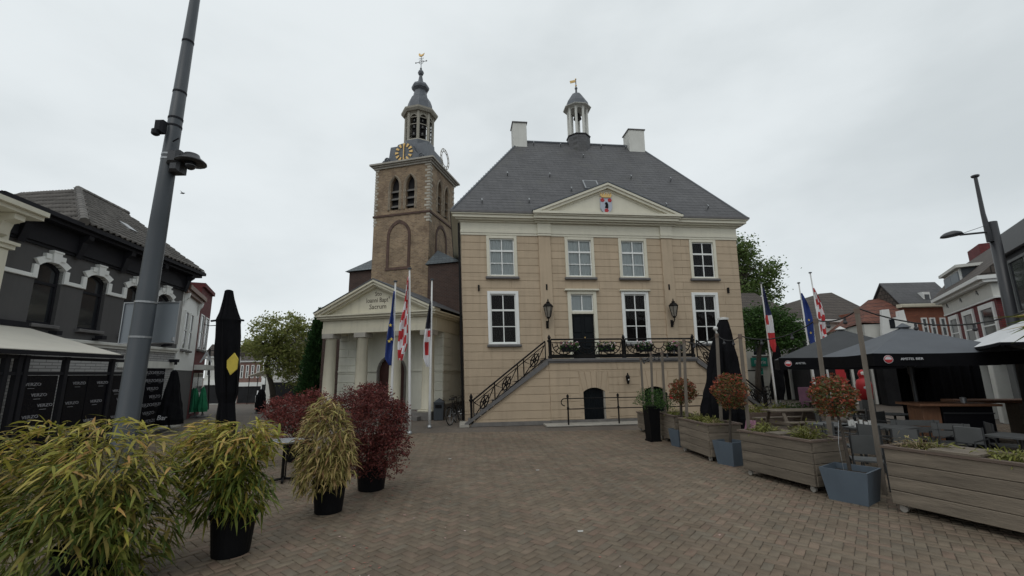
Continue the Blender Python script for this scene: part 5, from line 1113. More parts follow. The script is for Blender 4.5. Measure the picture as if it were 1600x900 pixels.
# street beyond
def far_house(label, px0, px1, Yd, pe, pr, wall_m, roof_m, nwin, psi=0.0, floors=2, gable=False, name='street_house', depth=8, h0=None):
    a = V(px0, 600, Yd); b_ = V(px1, 600, Yd); zg = gz(a[0], Yd); fr = Frame(a, psi); W_ = float(np.linalg.norm((b_-a)[:2]))/max(.4, math.cos(psi)); ze = float(V((px0+px1)/2, pe, Yd)[2]); zr = float(V((px0+px1)/2, pr, Yd+2.5)[2])
    t = thing(name, label, 'house', (a[0], a[1], zg), psi); ze -= zg; zr -= zg
    MB().box(0, W_, 0, depth, 0, ze).build('wall', wall_m, t)
    if gable: MB().prism([(-.1, ze), (W_+.1, ze), (W_/2, zr)], -.1, depth).build('roof', roof_m, t)
    else: MB().prism([(-.3, ze), (depth/2, zr), (depth+.3, ze)], -.15, W_+.15, 0).build('roof', roof_m, t)
    MB().box(-.05, W_+.05, -.2, .05, ze-.18, ze+.02).build('cornice', M['white'], t)
    hf = ze/floors
    for f_ in range(1, floors):
        for k in range(nwin):
            x = W_*(k+.5)/nwin; simple_window(t, x-W_/nwin*.26, x+W_/nwin*.26, hf*f_+.35*hf*.5, hf*(f_+1)-.22*hf, 0, sill=False)
    MB().box(.1, W_-.1, -.04, .02, .1, hf*.78).build('shopfront', M['shopdark'], t); MB().box(.05, W_-.05, -.1, .02, hf*.8, hf*.98).build('shop_fascia', M['white'], t)
    return t
far_house('pale red brick shop house with white windows beyond the black parasol', 372, 414, 46, 563, 535, M['pinkbrick'], M['rooftile_brown'], 5)
far_house('grey roofed brick house end at the far end of the street', 322, 345, 52, 566, 548, M['redbrick'], M['rooftile_brown'], 3)
far_house('white plastered shop front between the green parasols and the pole', 318, 356, 40, 556, 540, M['offwhite'], M['rooftile_brown'], 3, depth=1.5)
far_house('white house with stepped front and dark awning left of the tree', 408, 424, 40, 556, 545, M['white'], M['rooftile_brown'], 2, psi=0.0, depth=3)
far_house('cream shop house with bay window behind the leafy tree', 426, 470, 33, 545, 520, M['offwhite'], M['rooftile_brown'], 3)
p = V(402, 598, 36); awn2 = thing('street_awning', 'long pale shop awning in the street behind the dark red shrubs', 'awning', (p[0], p[1], gz(p[0], p[1])))
MB().prism([(-.9, 1.55+.7), (1.1, 2.0+.9), (1.1, 1.95+.9), (-.9, 1.5+.7)], 0, 4, 1).build('canvas', M['awning'], awn2); MB().box(.6, 1.0, .2, 4, 0.0, 2.7).build('shop_wall', M['offwhite'], awn2)
for y_ in (.3, 1.5, 2.7, 3.9): MB().tube([(-.85, y_, 0), (-.85, y_, 2.2)], .03, 6).build('awning_post', M['iron'], awn2)
base = G(407, 645); base[2] = gz(base[0], base[1]); top = V(409, 608, base[1]); closed_parasol('dark_street_parasol', 'folded near black parasol standing in the side street before the shops', base, top, .30, M['blackfabric'], [(.05, .8), (.3, 1.0), (.7, .8), (.95, .5), (1.0, .2)], 7, .2)
# small white car
def car(px, py, rz, label):
    p = V(px, py, 40); t = thing('parked_car', label, 'car', (p[0], p[1], gz(p[0], p[1])), rz); b = MB()
    prof = [(-1.6, .25), (1.6, .25), (1.65, .6), (1.5, .72), (.8, .78), (.35, 1.15), (-.9, 1.18), (-1.45, .8), (-1.65, .7)]
    b.prism(prof, -.65, .65); b.build('body', M['carwhite'], t)
    b = MB(); b.prism([(.72, .8), (.34, 1.1), (-.82, 1.12), (-1.3, .82)], -.66, .66); b.build('side_window', M['darkglass'], t)
    for x in (-1.05, 1.05):
        for y in (-.6, .6):
            w = MB(); w.tube([(x, y-.09, .28), (x, y+.09, .28)], .28, 14); wo = w.build('wheel', M['rubber'], t)
    for y in (-.45, .45): MB().blob((1.6, y, .58), .08).build('headlight', M['globe'], t)
    return t
car(414, 634, 2.0, 'small white car parked at the mouth of the side street')
# stacked crates and planter silhouettes by the parasol pole, and a thin street post
for px, yt, yb, lb in ((328, 545, 640, 'thin dark post carrying wires behind the green parasols'),):
    b_ = G(px-3, yb); t_ = V(px, yt, b_[1]); o = MB(); o.tube([b_, t_], .05, 6); o.tube([t_+np.array((-.9, 0, -.1)), t_+np.array((.3, 0, -.1))], .02, 4); o = o.build('street_post', M['iron']); tag(o, lb, 'post')
b = MB(); a_ = V(316, 506, 20); c_ = V(352, 508, 9.0); b.tube([a_, (a_+c_)/2+np.array((0, 0, -.05)), c_], .012, 4); o = b.build('span_cable', M['iron']); tag(o, 'thin cable strung from the brown house toward the black parasol', 'cable')
# terrace table beside the bamboo
p = G(442, 752); t = thing('terrace_table', 'small terrace table on a black column foot between the two right bamboos', 'table', p)
MB().lathe([(.32, .72), (.33, .74), (.33, .755), (.31, .76)], 20).build('table_top', M['metal'], t)
b = MB(); 
for k in range(3): b.tube([(.035*math.cos(k*2.1), .035*math.sin(k*2.1), .72), (.035*math.cos(k*2.1), .035*math.sin(k*2.1), .06)], .014, 6)
for k in range(4): b.beam((0, 0, .05), (.26*math.cos(k*PI/2+.4), .26*math.sin(k*PI/2+.4), .03), .04, .04)
b.build('column_foot', M['iron'], t)
# bin and bicycle by the church corner
p = G(686, 656); t = thing('litter_bin', 'dark blue grey litter bin with pointed lid before the church wall', 'bin', p)
MB().prism([(-.2, 0), (.2, 0), (.22, .75), (-.22, .75)], -.2, .2).build('body', M['mast'], t)
b = MB(); b.add([(-.24, -.24, .75), (.24, -.24, .75), (.24, .24, .75), (-.24, .24, .75), (0, 0, .93)], [(0,1,4), (1,2,4), (2,3,4), (3,0,4), (3,2,1,0)]); b.build('lid', M['mast'], t); MB().box(-.14, .14, -.225, -.2, .52, .66).build('slot', M['black'], t)
def bicycle(p, rz, label, group=None, lean=.12):
    t = thing('bicycle', label, 'bicycle', p, rz, group); R = .33
    rot = lambda v: (v[0], v[1]+lean*v[2], v[2])
    for x in (-.52, .52):
        w = MB(); w.ring((x, 0, R), R, .022, 1, 22, 5); w.v = [rot(v) for v in w.v]; wo = w.build('wheel', M['rubber'], t)
        s_ = MB()
        for k in range(12): a = k*PI/6; s_.tube([(x, 0, R), (x+(R-.02)*math.cos(a), 0, R+(R-.02)*math.sin(a))], .004, 3)
        s_.ring((x, 0, R), R-.025, .008, 1, 20, 4); s_.tube([(x, -.04, R), (x, .04, R)], .03, 6); s_.v = [rot(v) for v in s_.v]; s_.build('spokes', M['metal'], wo)
    f = MB(); bb = (-.05, 0, .30); st_ = (-.18, 0, .78); hd = (.36, 0, .80)
    for a, b_ in ((bb, st_), (bb, (.40, 0, .66)), (st_, hd), ((-.52, 0, R), bb), ((-.52, 0, R), (-.17, 0, .72)), (hd, (.52, 0, R)), (st_, (-.22, 0, .93)), (hd, (.33, 0, .98))): f.tube([a, b_], .016, 6)
    f.tube([(.33, 0, .98), (.36, .12, 1.02), (.28, .27, 1.0)], .012, 5); f.tube([(.33, 0, .98), (.36, -.12, 1.02), (.28, -.27, 1.0)], .012, 5); f.v = [rot(v) for v in f.v]; f.build('frame', M['iron'], t)
    s_ = MB(); s_.prism([(-.36, .93), (-.08, .95), (-.08, .97), (-.36, .99)], -.07, .07); s_.v = [rot(v) for v in s_.v]; s_.build('saddle', M['rubber'], t)
    s_ = MB(); s_.box(-.75, -.35, -.07, .07, .68, .70); s_.v = [rot(v) for v in s_.v]; s_.build('carrier', M['iron'], t)
    return t
p = G(709, 667); bicycle((p[0]-.05, p[1]+1.1, 0), 1.25, 'dark bicycle leaning at the foot of the town hall stairs', lean=.1)
p = G(716, 660); bicycle((p[0]-.1, p[1]+.7, 0), 1.5, 'second dark bicycle parked behind the first at the stair foot', lean=.16)
# bird
p = V(285, 302, 30); o = MB(); o.prism([(-.16, 0), (0, .05), (.18, .02), (.05, -.05)], -.04, .04); o.add([(-.03, 0, .02), (.06, 0, .02), (.02, .3, .12), (.02, -.3, .12)], [(0,1,2), (1,0,3)]); o = o.build('bird', M['black']); o.location = [float(c) for c in p]; tag(o, 'small dark bird flying right of the grey mast', 'bird')
# =================================================================== FLAGS
def flag(pole_top, pole_bot, Y, cloth, colfn, label, pole_label, gp, rpx=1.9, stars=None):
    t_ = V(*pole_top, Y); b_ = V(*pole_bot, Y); d = (t_-b_)/(t_[2]-b_[2]); b_ = b_-d*b_[2]
    fp = thing('flagpole', pole_label, 'flagpole', b_, 0, 'white flagpoles '+gp); H = float(t_[2])
    MB().tube([(0, 0, 0), d*1.0, d*H], [.055, .05, .03], 10).build('pole', M['alupole'], fp, True)
    MB().lathe([(.05, H), (.075, H+.01), (.075, H+.05), (.03, H+.07)], 10, (float(d[0]*H), float(d[1]*H))).build('truck_cap', M['mast'], fp); MB().lathe([(.09, 0), (.09, .04), (.06, .1)], 10).build('foot_collar', M['metal'], fp)
    ys = [c[0] for c in cloth]; nv, nu = 40, 10; vs = []; fs = []; mi = []; keys = list(colfn[0]); fn = colfn[1]
    for i in range(nv+1):
        py = ys[0]+(ys[-1]-ys[0])*i/nv; xl = np.interp(py, ys, [c[1] for c in cloth]); xr = np.interp(py, ys, [c[2] for c in cloth])
        for j in range(nu+1):
            u = j/nu; p = V(xl+(xr-xl)*u, py, Y-.05); p[1] += .07*math.sin(u*2*PI*1.5+i*.13)*min(1, i/6)-.03*math.sin(i*.35+u); vs.append(p)
    for i in range(nv):
        for j in range(nu): a = i*(nu+1)+j; fs.append((a, a+1, a+nu+2, a+nu+1)); mi.append(keys.index(fn((i+.5)/nv, (j+.5)/nu)))
    me = np_mesh('flag', vs, fs, [M[k] for k in keys], mi); me.polygons.foreach_set('use_smooth', [True]*len(fs))
    o = link('flag', me); tag(o, label, 'flag', 'flags hanging from the white flagpoles')
    if stars:
        s_ = MB()
        for px, py in stars:
            c = V(px, py, Y-.16); q = [(c[0]+(.07 if k % 2 == 0 else .028)*math.sin(k*PI/5), c[2]+(.07 if k % 2 == 0 else .028)*math.cos(k*PI/5)) for k in range(10)]; s_.prism(q, float(c[1]), float(c[1])+.01)
        s_.build('flag_stars', M['flag_yellow'], o)
chk = (('flag_red', 'flag_white'), lambda v, u: 'flag_red' if (int(v*9+u*.9)+int(u*2.2)) % 2 == 0 else 'flag_white')
GL, GR_ = 'before the church', 'behind the terrace'
flag((618, 441), (612, 612), 15.9, [(455, 615, 617.5), (500, 607.5, 616), (545, 602.5, 615), (560, 602, 613.5), (571, 609, 612)], (('flag_blue',), lambda v, u: 'flag_blue'), 'limp blue flag with yellow stars left of the three before the church', 'white flagpole carrying the blue flag before the church door', GL, stars=[(611.5, 530), (608, 533), (610, 508)])
flag((640, 421), (640, 640), 15.4, [(432, 637, 639), (470, 631, 638.5), (510, 624, 637.5), (540, 621.5, 635.5), (563, 623, 629)], chk, 'limp red and white chequered flag in the middle before the church', 'tallest white flagpole before the church with the chequered flag', GL)
rose = (('flag_black', 'flag_white', 'flag_red'), lambda v, u: 'flag_black' if v < .42 else ('flag_red' if (.45 < v < .55 and u > .5) or (.62 < v < .83 and .2 < u < .85) else 'flag_white'))
flag((675, 438), (671.5, 640), 17.0, [(470, 672, 673.5), (505, 664.5, 673), (540, 661.5, 672.5), (560, 662, 671.5), (573, 667, 670.5)], rose, 'limp black and white flag with red rose near the town hall corner', 'white flagpole nearest the town hall stairs with the black and white flag', GL)
rose2 = (('flag_navy', 'flag_white', 'flag_red'), lambda v, u: 'flag_navy' if v < .42 else ('flag_red' if v > .70 or (.42 < v < .58 and u < .45) else 'flag_white'))
flag((1189, 443), (1212, 622), 22.0, [(450, 1191, 1193), (490, 1195, 1204), (520, 1199, 1211.5), (540, 1202, 1214), (550, 1207, 1212)], rose2, 'limp dark blue, white and red flag beside the green trees', 'white flagpole beside the trees right of the town hall', GR_)
flag((1248, 443), (1273, 600), 22.2, [(458, 1251, 1253), (480, 1255, 1264), (520, 1261, 1273.5), (535, 1264, 1275), (545, 1267, 1272)], (('flag_blue',), lambda v, u: 'flag_blue'), 'limp blue flag with stars behind the black parasols', 'middle white flagpole behind the open black parasols', GR_, stars=[(1264, 500), (1267, 520)])
flag((1266, 427), (1296, 600), 22.0, [(450, 1270, 1272), (475, 1275, 1283), (510, 1281, 1291), (525, 1284, 1293), (538, 1288, 1291)], chk, 'limp red and white chequered flag behind the black parasols', 'tallest white flagpole behind the terrace with the chequered flag', GR_)

# =================================================================== RIGHT BUILDINGS
RH = Frame(G(1510, 645), math.atan2(-1, -.66))
rh = thing('red_house', 'dark red brick house with white frieze, dormer and brown tiled roof', 'house', RH.p0, RH.psi)
MB().box(0, 6.15, 0, 7, 2.35, 4.22).build('wall', M['darkredbrick'], rh)
MB().bbox(-.03, 6.2, -.06, 7, 4.225, 4.72, .01).build('frieze', M['offwhite'], rh)
k = MB(); k.box(-.1, 6.3, -.06, .2, 4.18, 4.25); k.box(-.15, 6.35, -.25, .3, 4.722, 4.82); k.box(-.2, 6.4, -.38, .3, 4.822, 4.95); k.build('cornice', M['white'], rh)
for x in (.75, 2.75, 4.75):
    d_ = MB(); d_.tube([(x+.13*math.cos(i*PI/2), -.07, 4.47+.17*math.sin(i*PI/2)) for i in range(5)], .02, 4); d_.build('diamond_ornament', M['shopgrey'], rh)
for a, b_ in ((.38, 1.72), (2.35, 3.75), (4.40, 5.95)): simple_window(rh, a, b_, 2.6, 4.1, 0, t=.17, rows=2)
rza = RH.uz(1540, 392, 2.6)[1]; rza0, rzz0 = RH.uz(1500, 432, 2.6); rf_ = MB(); rf_.add([(-.2, -.35, 4.95), (6.4, -.35, 4.95), (6.4, 2.6, rza), (rza0, 2.6, rza), (6.4, 7, 5), (-.2, 7, 5)], [(0,1,2,3), (1,4,2), (0,3,5), (3,2,4,5)]); rfo = rf_.build('roof', M['rooftile_brown'], rh)
dz = lambda px, py, y: RH.uz(px, py, y)
d_ = MB(); dx0, dzz = dz(1486, 466, .35); dx1, _ = dz(1512, 460, .35)
d_.box(dx0, dx1+.12, .3, 2.5, 5.0, 5.95); do_ = d_.build('dormer', M['mast'], rh)
MB().bbox(dx0-.02, dx1+.02, .24, .3, 5.05, 5.95, .01).build('dormer_window_frame', M['white'], do_); MB().box(dx0+.1, (dx0+dx1)/2-.02, .2, .238, 5.15, 5.85).build('pane', M['boardback'], do_); MB().box((dx0+dx1)/2+.02, dx1-.1, .2, .238, 5.15, 5.85).build('pane', M['boardback'], do_); MB().box(dx0-.12, dx1+.3, .1, 2.6, 5.96, 6.08).build('dormer_roof', M['offwhite'], do_)
cx0, cz0 = dz(1528, 395, 3.0); cx1, cz1 = dz(1546, 379, 3.0); MB().bbox(cx0, cx1, 2.6, 3.3, 5.5, cz1, .01).build('chimney', M['darkredbrick'], rh)
# ground floor with pale pillars and dark openings
MB().box(0, 6.15, .5, 7, 0, 2.3).build('shopfront', M['shopdark'], rh)
for x in (.42, 2.42, 4.35): MB().bbox(x-.22, x+.22, -.05, .5, 0, 2.35, .02).build('shop_pillar', M['offwhite'], rh)
for x in (1.05, 3.05, 4.98): MB().bbox(x-.02, x+.55, .2, .5, 0, 2.35, .02).build('grey_pier', M['shopgrey'], rh)
MB().box(0, 6.15, -.03, .55, 2.28, 2.5).build('shop_fascia', M['shopgrey'], rh)
# dark block at the picture edge
DBX = RH.uz(1567, 420, -.5)[0]
db = thing('dark_modern_building', 'dark grey flat roofed building block at the right edge beside the mast', 'building', RH.w(DBX, -.5, 0), RH.psi)
zt = RH.uz(1590, 352, -.5)[1]; MB().box(0, 8, 0, 8, 0, zt-.6).build('wall', M['darktrim'], db); MB().bbox(-.05, 8, -.12, 8, zt-.6, zt, .03).build('roof_fascia', M['camera_grey'], db)
zw0, zw1 = zt-2.2, zt-.75
simple_window(db, .5, 2.6, zw0, zw1, 0, cols=2, rows=1, frame='shopgrey'); simple_window(db, 3.0, 5.2, zw0, zw1, 0, cols=2, rows=1, frame='shopgrey')
MB().bbox(-.03, 8, -.1, 0, zw0-.75, zw0-.12, .02).build('spandrel_panel', M['camera_grey'], db)
# orange brick house
p = V(1428, 600, 25); OH = Frame(p, -.03); oh = thing('orange_brick_house', 'orange brick house with three narrow white windows and a grey gabled roof', 'house', OH.p0, OH.psi)
ox1 = OH.uz(1506, 560)[0]; ze_ = OH.uz(1450, 475)[1]
MB().box(0, ox1, 0, 6, 0, ze_).build('wall', M['orangebrick'], oh); MB().bbox(-.1, ox1+.1, -.25, .1, ze_-.2, ze_, .03).build('cornice', M['churchcream'], oh)
for px in (1445, 1458, 1474):
    a, z = OH.uz(px, 510); simple_window(oh, a-.16, a+.16, z-.55, z+.5, 0, t=.07)
bst = min((abs(proj(OH.w(0, dd_, ze_))[0]-1390), dd_) for dd_ in np.arange(2, 12, .1)); OD = bst[1]
zr_ = ze_+2.2
for zt_ in np.arange(ze_+.5, ze_+5, .05):
    if proj(OH.w(0, OD/2, zt_))[1] < 449: zr_ = float(zt_); break
MB().prism([(0.0, 0), (OD, 0), (OD, ze_), (OD/2, zr_), (0.0, ze_)], -.03, -.001, 0).build('side_gable', M['rooftile_brown'], oh)
MB().prism([(-.15, ze_-.02), (OD/2, zr_+.12), (OD+.15, ze_-.02), (OD+.15, ze_+.02), (OD/2, zr_+.22), (-.15, ze_+.05)], -.1, ox1+.2, 0).build('roof', M['slate'], oh)
a, z = OH.uz(1445, 466, .2); g = MB(); g.box(a-.2, a+.2, .05, 1.2, z-.5, z+.35); g.build('dormer', M['white'], oh); MB().box(a-.12, a+.12, .02, .05, z-.3, z+.2).build('dormer_pane', M['darkglass'], oh)
# white stepped gable with red roof
p = V(1376, 600, 24); SG = Frame(p, -.3); sg_ = thing('stepped_gable_house', 'low white house with stepped parapet ends and red tiled roof', 'house', SG.p0, SG.psi)
U = lambda px, py, y=0: SG.uz(px, py, y)
pl_ = [U(1376, 600), U(1378, 484), U(1389, 483), U(1392, 497), U(1404, 495), U(1403, 486), U(1412, 484), U(1420, 512), U(1428, 520), U(1432, 600)]
pl_[0] = (pl_[0][0], 0); pl_[-1] = (pl_[-1][0], 0)
MB().prism(pl_, 0, .25, 1).build('stepped_parapet', M['white'], sg_)
a, z = U(1394, 506); MB().box(a-.12, a+.12, -.02, .02, z-.25, z+.25).build('slit_window', M['darkglass'], sg_)
x0, z0 = U(1340, 500, 1.0); x1, z1 = U(1388, 470, 1.6); x2, z2 = U(1412, 500, 1.0)
g = MB(); g.add([(x0, .5, z0-.2), (x2, .5, z0-.35), (U(1400, 466, 3)[0], 3, U(1400, 463, 3)[1]), (U(1358, 478, 3)[0], 3, U(1372, 468, 3)[1]), (x0, 6, z0-.4), (x2, 6, z0-.4)], [(0,1,2,3), (1,5,2), (0,3,4), (3,2,5,4)]); g.build('roof', M['rooftile_red'], sg_)
MB().box(x0+.1, x2, .6, 6, 0, z0-.3).build('wall', M['offwhite'], sg_)
MB().box(pl_[0][0]-.1, pl_[-1][0]+.1, -.75, -.001, 0, 2.75).build('shopfront', M['shopdark'], sg_); MB().box(pl_[0][0]-.15, pl_[-1][0]+.15, -.8, -.002, 2.752, 2.9).build('shop_fascia', M['shopgrey'], sg_)
a, z = U(1425, 512, -.4); MB().box(a-.22, a+.22, -.5, -.1, 0, z+.25).build('party_wall', M['white'], sg_)
# white house with the big brown hipped roof
p = V(1225, 600, 29); WH = Frame(p, .18); w2 = thing('white_house', 'long white plastered house with large brown hipped roof behind the flags', 'house', WH.p0, WH.psi)
x1, ze_ = WH.uz(1374, 502); MB().box(0, x1, 0, 8, 0, ze_).build('wall', M['offwhite'], w2); MB().bbox(-.2, x1+.2, -.3, .1, ze_-.12, ze_+.1, .02).build('gutter', M['white'], w2)
for px in (1309, 1323, 1336, 1350): a, z = WH.uz(px, 517); simple_window(w2, a-.26, a+.26, z-.25, z+.28, 0, rows=1)
r1, rz = WH.uz(1296, 457, 3.5); g = MB(); g.add([(-.3, -.3, ze_+.1), (x1+.3, -.3, ze_+.1), (x1+.3, 8.3, ze_+.1), (-.3, 8.3, ze_+.1), (r1-.9, 3.5, rz-.1), (r1+.2, 3.5, rz)], [(0,1,5,4), (1,2,5), (2,3,4,5), (3,0,4)]); g.build('roof', M['rooftile_brown'], w2)
for px in (1256, 1268): a, z = WH.uz(px, 545); simple_window(w2, a-.35, a+.35, z-.6, z+.6, 0)
MB().box(.1, x1-.1, -.03, .02, 0, 2.35).build('shopfront', M['shopdark'], w2)
for px in (1214, 1236, 1250, 1262, 1284): a, z = WH.uz(px, 600); MB().bbox(a-.12, a+.12, -.12, -.02, 0, 2.4, .02).build('shop_pillar', M['white'], w2)
# white shop with teal sign
p = V(1150, 600, 30); WS = Frame(p, .05); w3 = thing('white_shop', 'white shop front with teal sign board under the trees', 'shop', WS.p0, WS.psi)
x1, _ = WS.uz(1236, 560); ze_ = WS.uz(1200, 488)[1]; MB().box(0, x1, 0, 7, 0, ze_).build('wall', M['offwhite'], w3)
g = MB(); g.prism([(-.3, ze_), (3.5, ze_+2.0), (7.3, ze_)], -.2, x1+.2, 0); g.build('roof', M['rooftile_brown'], w3)
for px in (1185, 1222): a, z = WS.uz(px, 540); simple_window(w3, a-.5, a+.5, z-.7, z+.75, 0, cols=2, rows=1)
a0, z0 = WS.uz(1174, 573); a1, z1 = WS.uz(1197, 559); sg2 = MB().bbox(a0, a1, -.15, 0, z0, z1, .04).build('sign_board', M['teal'], w3); lt = MB(); add_text(lt, 'Pearle', .34, (a0+a1)/2, -.16, (z0+z1)/2+.0, .95); lt.build('lettering', M['letterwhite'], sg2)
a0, z0 = WS.uz(1182, 585); a1, z1 = WS.uz(1191, 575); MB().box(a0, a1, -.06, .0, z0-.0, z1).build('teal_transom', M['teal'], w3); MB().box(a0+.02, a1-.02, -.04, .0, .05, z0-.05).build('shop_door', M['darkglass'], w3)
a, z = WS.uz(1170, 579); MB().box(a-.5, a+.6, -.5, -.3, z-.04, z+.04).build('sign_arm', M['iron'], w3)
# low white steps and a roof to the left of the shop
# right hand mast with street light
b_ = V(1592, 545, 10.2); t_ = V(1549, 347, 10.2); d = (t_-b_)/(t_[2]-b_[2]); b0 = b_-d*b_[2]
rm = thing('street_lamp', 'tall dark lamp mast with curved street light arm at the right edge', 'street lamp', b0)
H = float(t_[2]); MB().tube([(0, 0, 0), d*H], [.125, .10], 18).build('pole', M['camera_grey'], rm, True)
tt = V(1524, 277, 10.2)-b0; MB().tube([d*(H-.5)+np.array((-.12, 0, 0)), d*H*1.04+np.array((-.16, 0, 0)), tt], [.07, .045, .035], 8).build('upper_pole', M['camera_grey'], rm); MB().lathe([(.07, 0), (.08, .02), (.08, .05), (.02, .07)], 8, (float(tt[0]), float(tt[1]))).build('cap', M['camera_grey'], rm).location.z = float(tt[2])
a0 = V(1550, 362, 10.2)-b0; a1 = V(1500, 367, 10.2)-b0; a2 = V(1471, 371, 10.2)-b0; arm = MB().tube([a0, a1], .025, 6).build('lamp_arm', M['camera_grey'], rm)
MB().tube([V(1541, 352, 10.2)-b0, V(1503, 365, 10.2)-b0], .006, 4).build('stay_wire', M['camera_grey'], rm)
s_ = MB(); c = (a1+a2)/2; L_ = float(np.linalg.norm(a2-a1))/2
vs = []; n = 12
for i in range(n+1):
    f = i/n; r = .03+.17*math.sin(PI*min(1, f*.9+.1))**.8; x = a1+(a2-a1)*f
    for j in range(10): q = 2*PI*j/10; vs.append((x[0], x[1]+r*math.cos(q), x[2]+(r*.62*math.sin(q) if math.sin(q) > 0 else r*.12*math.sin(q))))
s_.add(vs, [(i*10+j, i*10+(j+1)%10, (i+1)*10+(j+1)%10, (i+1)*10+j) for i in range(n) for j in range(10)]+[tuple(range(n*10, n*10+10))]); s_.build('lamp_head', M['camera_grey'], rm, True)

# =================================================================== TERRACE
def planter(A, B, depth, H, label, nplank=4, plants=(), lid=None, cols=None):
    A = np.array(A); B = np.array(B); psi = math.atan2(B[1]-A[1], B[0]-A[0]); L_ = float(np.linalg.norm((B-A)[:2])); t = thing('wooden_planter', label, 'planter', A, psi, 'wooden planters along the terrace edge')
    z0 = .10; hp = (H-z0-.035)/nplank; rnd = random.Random(label)
    def side(P, Lx, nm=nplank):
        for k in range(nm):
            b = MB(); za = z0+hp*k; b.bbox(-Lx/2, Lx/2, -.018, .018, .004, hp-.004, .006); o = b.build('plank', M['plank'], t)
            o.location = (P[0], P[1], za); o.rotation_euler = (0, rnd.uniform(-.002, .002), P[2])
    side((L_/2, 0, 0), L_-.001); side((L_/2, depth, PI), L_-.001); side((L_+.0, depth/2, PI/2), depth-.04); side((0, depth/2, -PI/2), depth-.04)
    for x0, x1, y0, y1 in ((-.04, L_+.04, -.04, .05), (-.04, L_+.04, depth-.05, depth+.04), (-.04, .05, .05, depth-.05), (L_-.05, L_+.04, .05, depth-.05)):
        MB().box(x0, x1, y0, y1, H-.033, H).build('cap_board', M['plankcap'], t)
    MB().box(.02, L_-.02, .02, depth-.02, z0+.05, H-.09).build('soil', M['soil'], t)
    for x in (.1, L_-.1):
        for y in (.05, depth-.08):
            w = MB(); w.tube([(x, y-.02, .048), (x, y+.02, .048)], .048, 12); w.box(x-.03, x+.03, y-.028, y+.028, .06, z0); w.build('caster', M['wheel'], t)
    if lid: MB().box(L_*lid[0], L_*lid[1], -.03, depth*.8, H+.002, H+.03).build('lid_board', M['plank'], t)
    for (fx, fy, r, hgt, mm, n) in plants:
        P = np.stack([L_*fx+RNG.normal(0, r*.45, n), depth*fy+RNG.normal(0, r*.32, n), H-.06+np.abs(RNG.normal(0, hgt*.45, n))], 1)
        P[:, 1] = np.clip(P[:, 1], .04, depth-.04); P[:, 0] = np.clip(P[:, 0], .03, L_-.03)
        D = np.stack([P[:, 0]-L_*fx+RNG.normal(0, .1, n), P[:, 1]-depth*fy+RNG.normal(0, .1, n), np.abs(RNG.normal(.12, .1, n))], 1); D /= np.linalg.norm(D, axis=1, keepdims=True)
        v, q = leaf_strips(P, D, RNG.uniform(.07, .15, n), np.full(n, .012 if mm == 'strawleaf' else .02), RNG.uniform(.2, .8, n), RNG.normal(0, .5, n)); o = link('planting', np_mesh('planting', v, q, M[mm]), t); o['kind'] = 'stuff'
    return t
PT = lambda px, py, Y: float(V(px, py, Y)[2])
A4, B4 = G(1164, 741), G(1278, 772); H4 = PT(1161, 671, A4[1])
A3, B3 = G(1065, 704), G(1111, 722); H3 = PT(1061, 652, A3[1])
A2, B2 = G(1031, 685), G(1057, 696); H2 = PT(1029, 643, A2[1])
A1, B1 = G(998, 673), G(1012, 678); H1 = PT(997, 643, A1[1])
A5 = G(1398, 798); B5 = G(1660, 862); H5 = PT(1370, 696, A5[1])
planter(A5, B5, .75, H5, 'long weathered wooden planter with dry grass, nearest at the right edge', plants=[(.17, .35, .26, .16, 'strawleaf', 380), (.24, .45, .24, .14, 'limeleaf', 300), (.8, .4, .3, .16, 'limeleaf', 420)], lid=(.34, .66))
planter(A4, B4, .75, H4, 'weathered wooden planter left of the large blue grey pot, two lime shrubs and lid board', plants=[(.22, .35, .27, .19, 'limeleaf', 520), (.8, .4, .27, .22, 'limeleaf', 520)], lid=(.42, .62))
planter(A3, B3, .75, H3, 'weathered wooden planter with visible casters, third from the picture edge', plants=[(.3, .4, .35, .14, 'limeleaf', 420), (.75, .4, .28, .12, 'limeleaf', 300), (.9, .3, .2, .1, 'strawleaf', 120)])
planter(A2, B2, .75, H2, 'wooden planter beside the tall black pot with lime shrub', plants=[(.5, .4, .4, .18, 'limeleaf', 420)])
planter(A1, B1, .6, H1, 'smallest wooden planter farthest along the row near the cellar door', nplank=3, plants=[(.5, .4, .3, .18, 'limeleaf', 300)])
def ball_leaves(n, r, size, mt, parent, c=(0, 0, 0), asp=.45, sz=1.0, name='foliage', shell=.55, lump=.12, updir=.4):
    d = RNG.normal(size=(n, 3)); d /= np.linalg.norm(d, axis=1, keepdims=True); ph = RNG.uniform(0, 6.28, 6)
    bump = 1+lump*(np.sin(d[:, 0]*5+ph[0])*np.sin(d[:, 1]*6+ph[1])+np.sin(d[:, 2]*7+ph[2])*.8)
    P = d*(r*bump*(1-(1-shell)*RNG.random(n)**1.6))[:, None]; P[:, 2] *= sz; P += np.array(c); v, q = leaf_quads(P, size, asp, updir)
    o = link(name, np_mesh(name, v, q, M[mt]), parent); o['kind'] = 'stuff'; return o
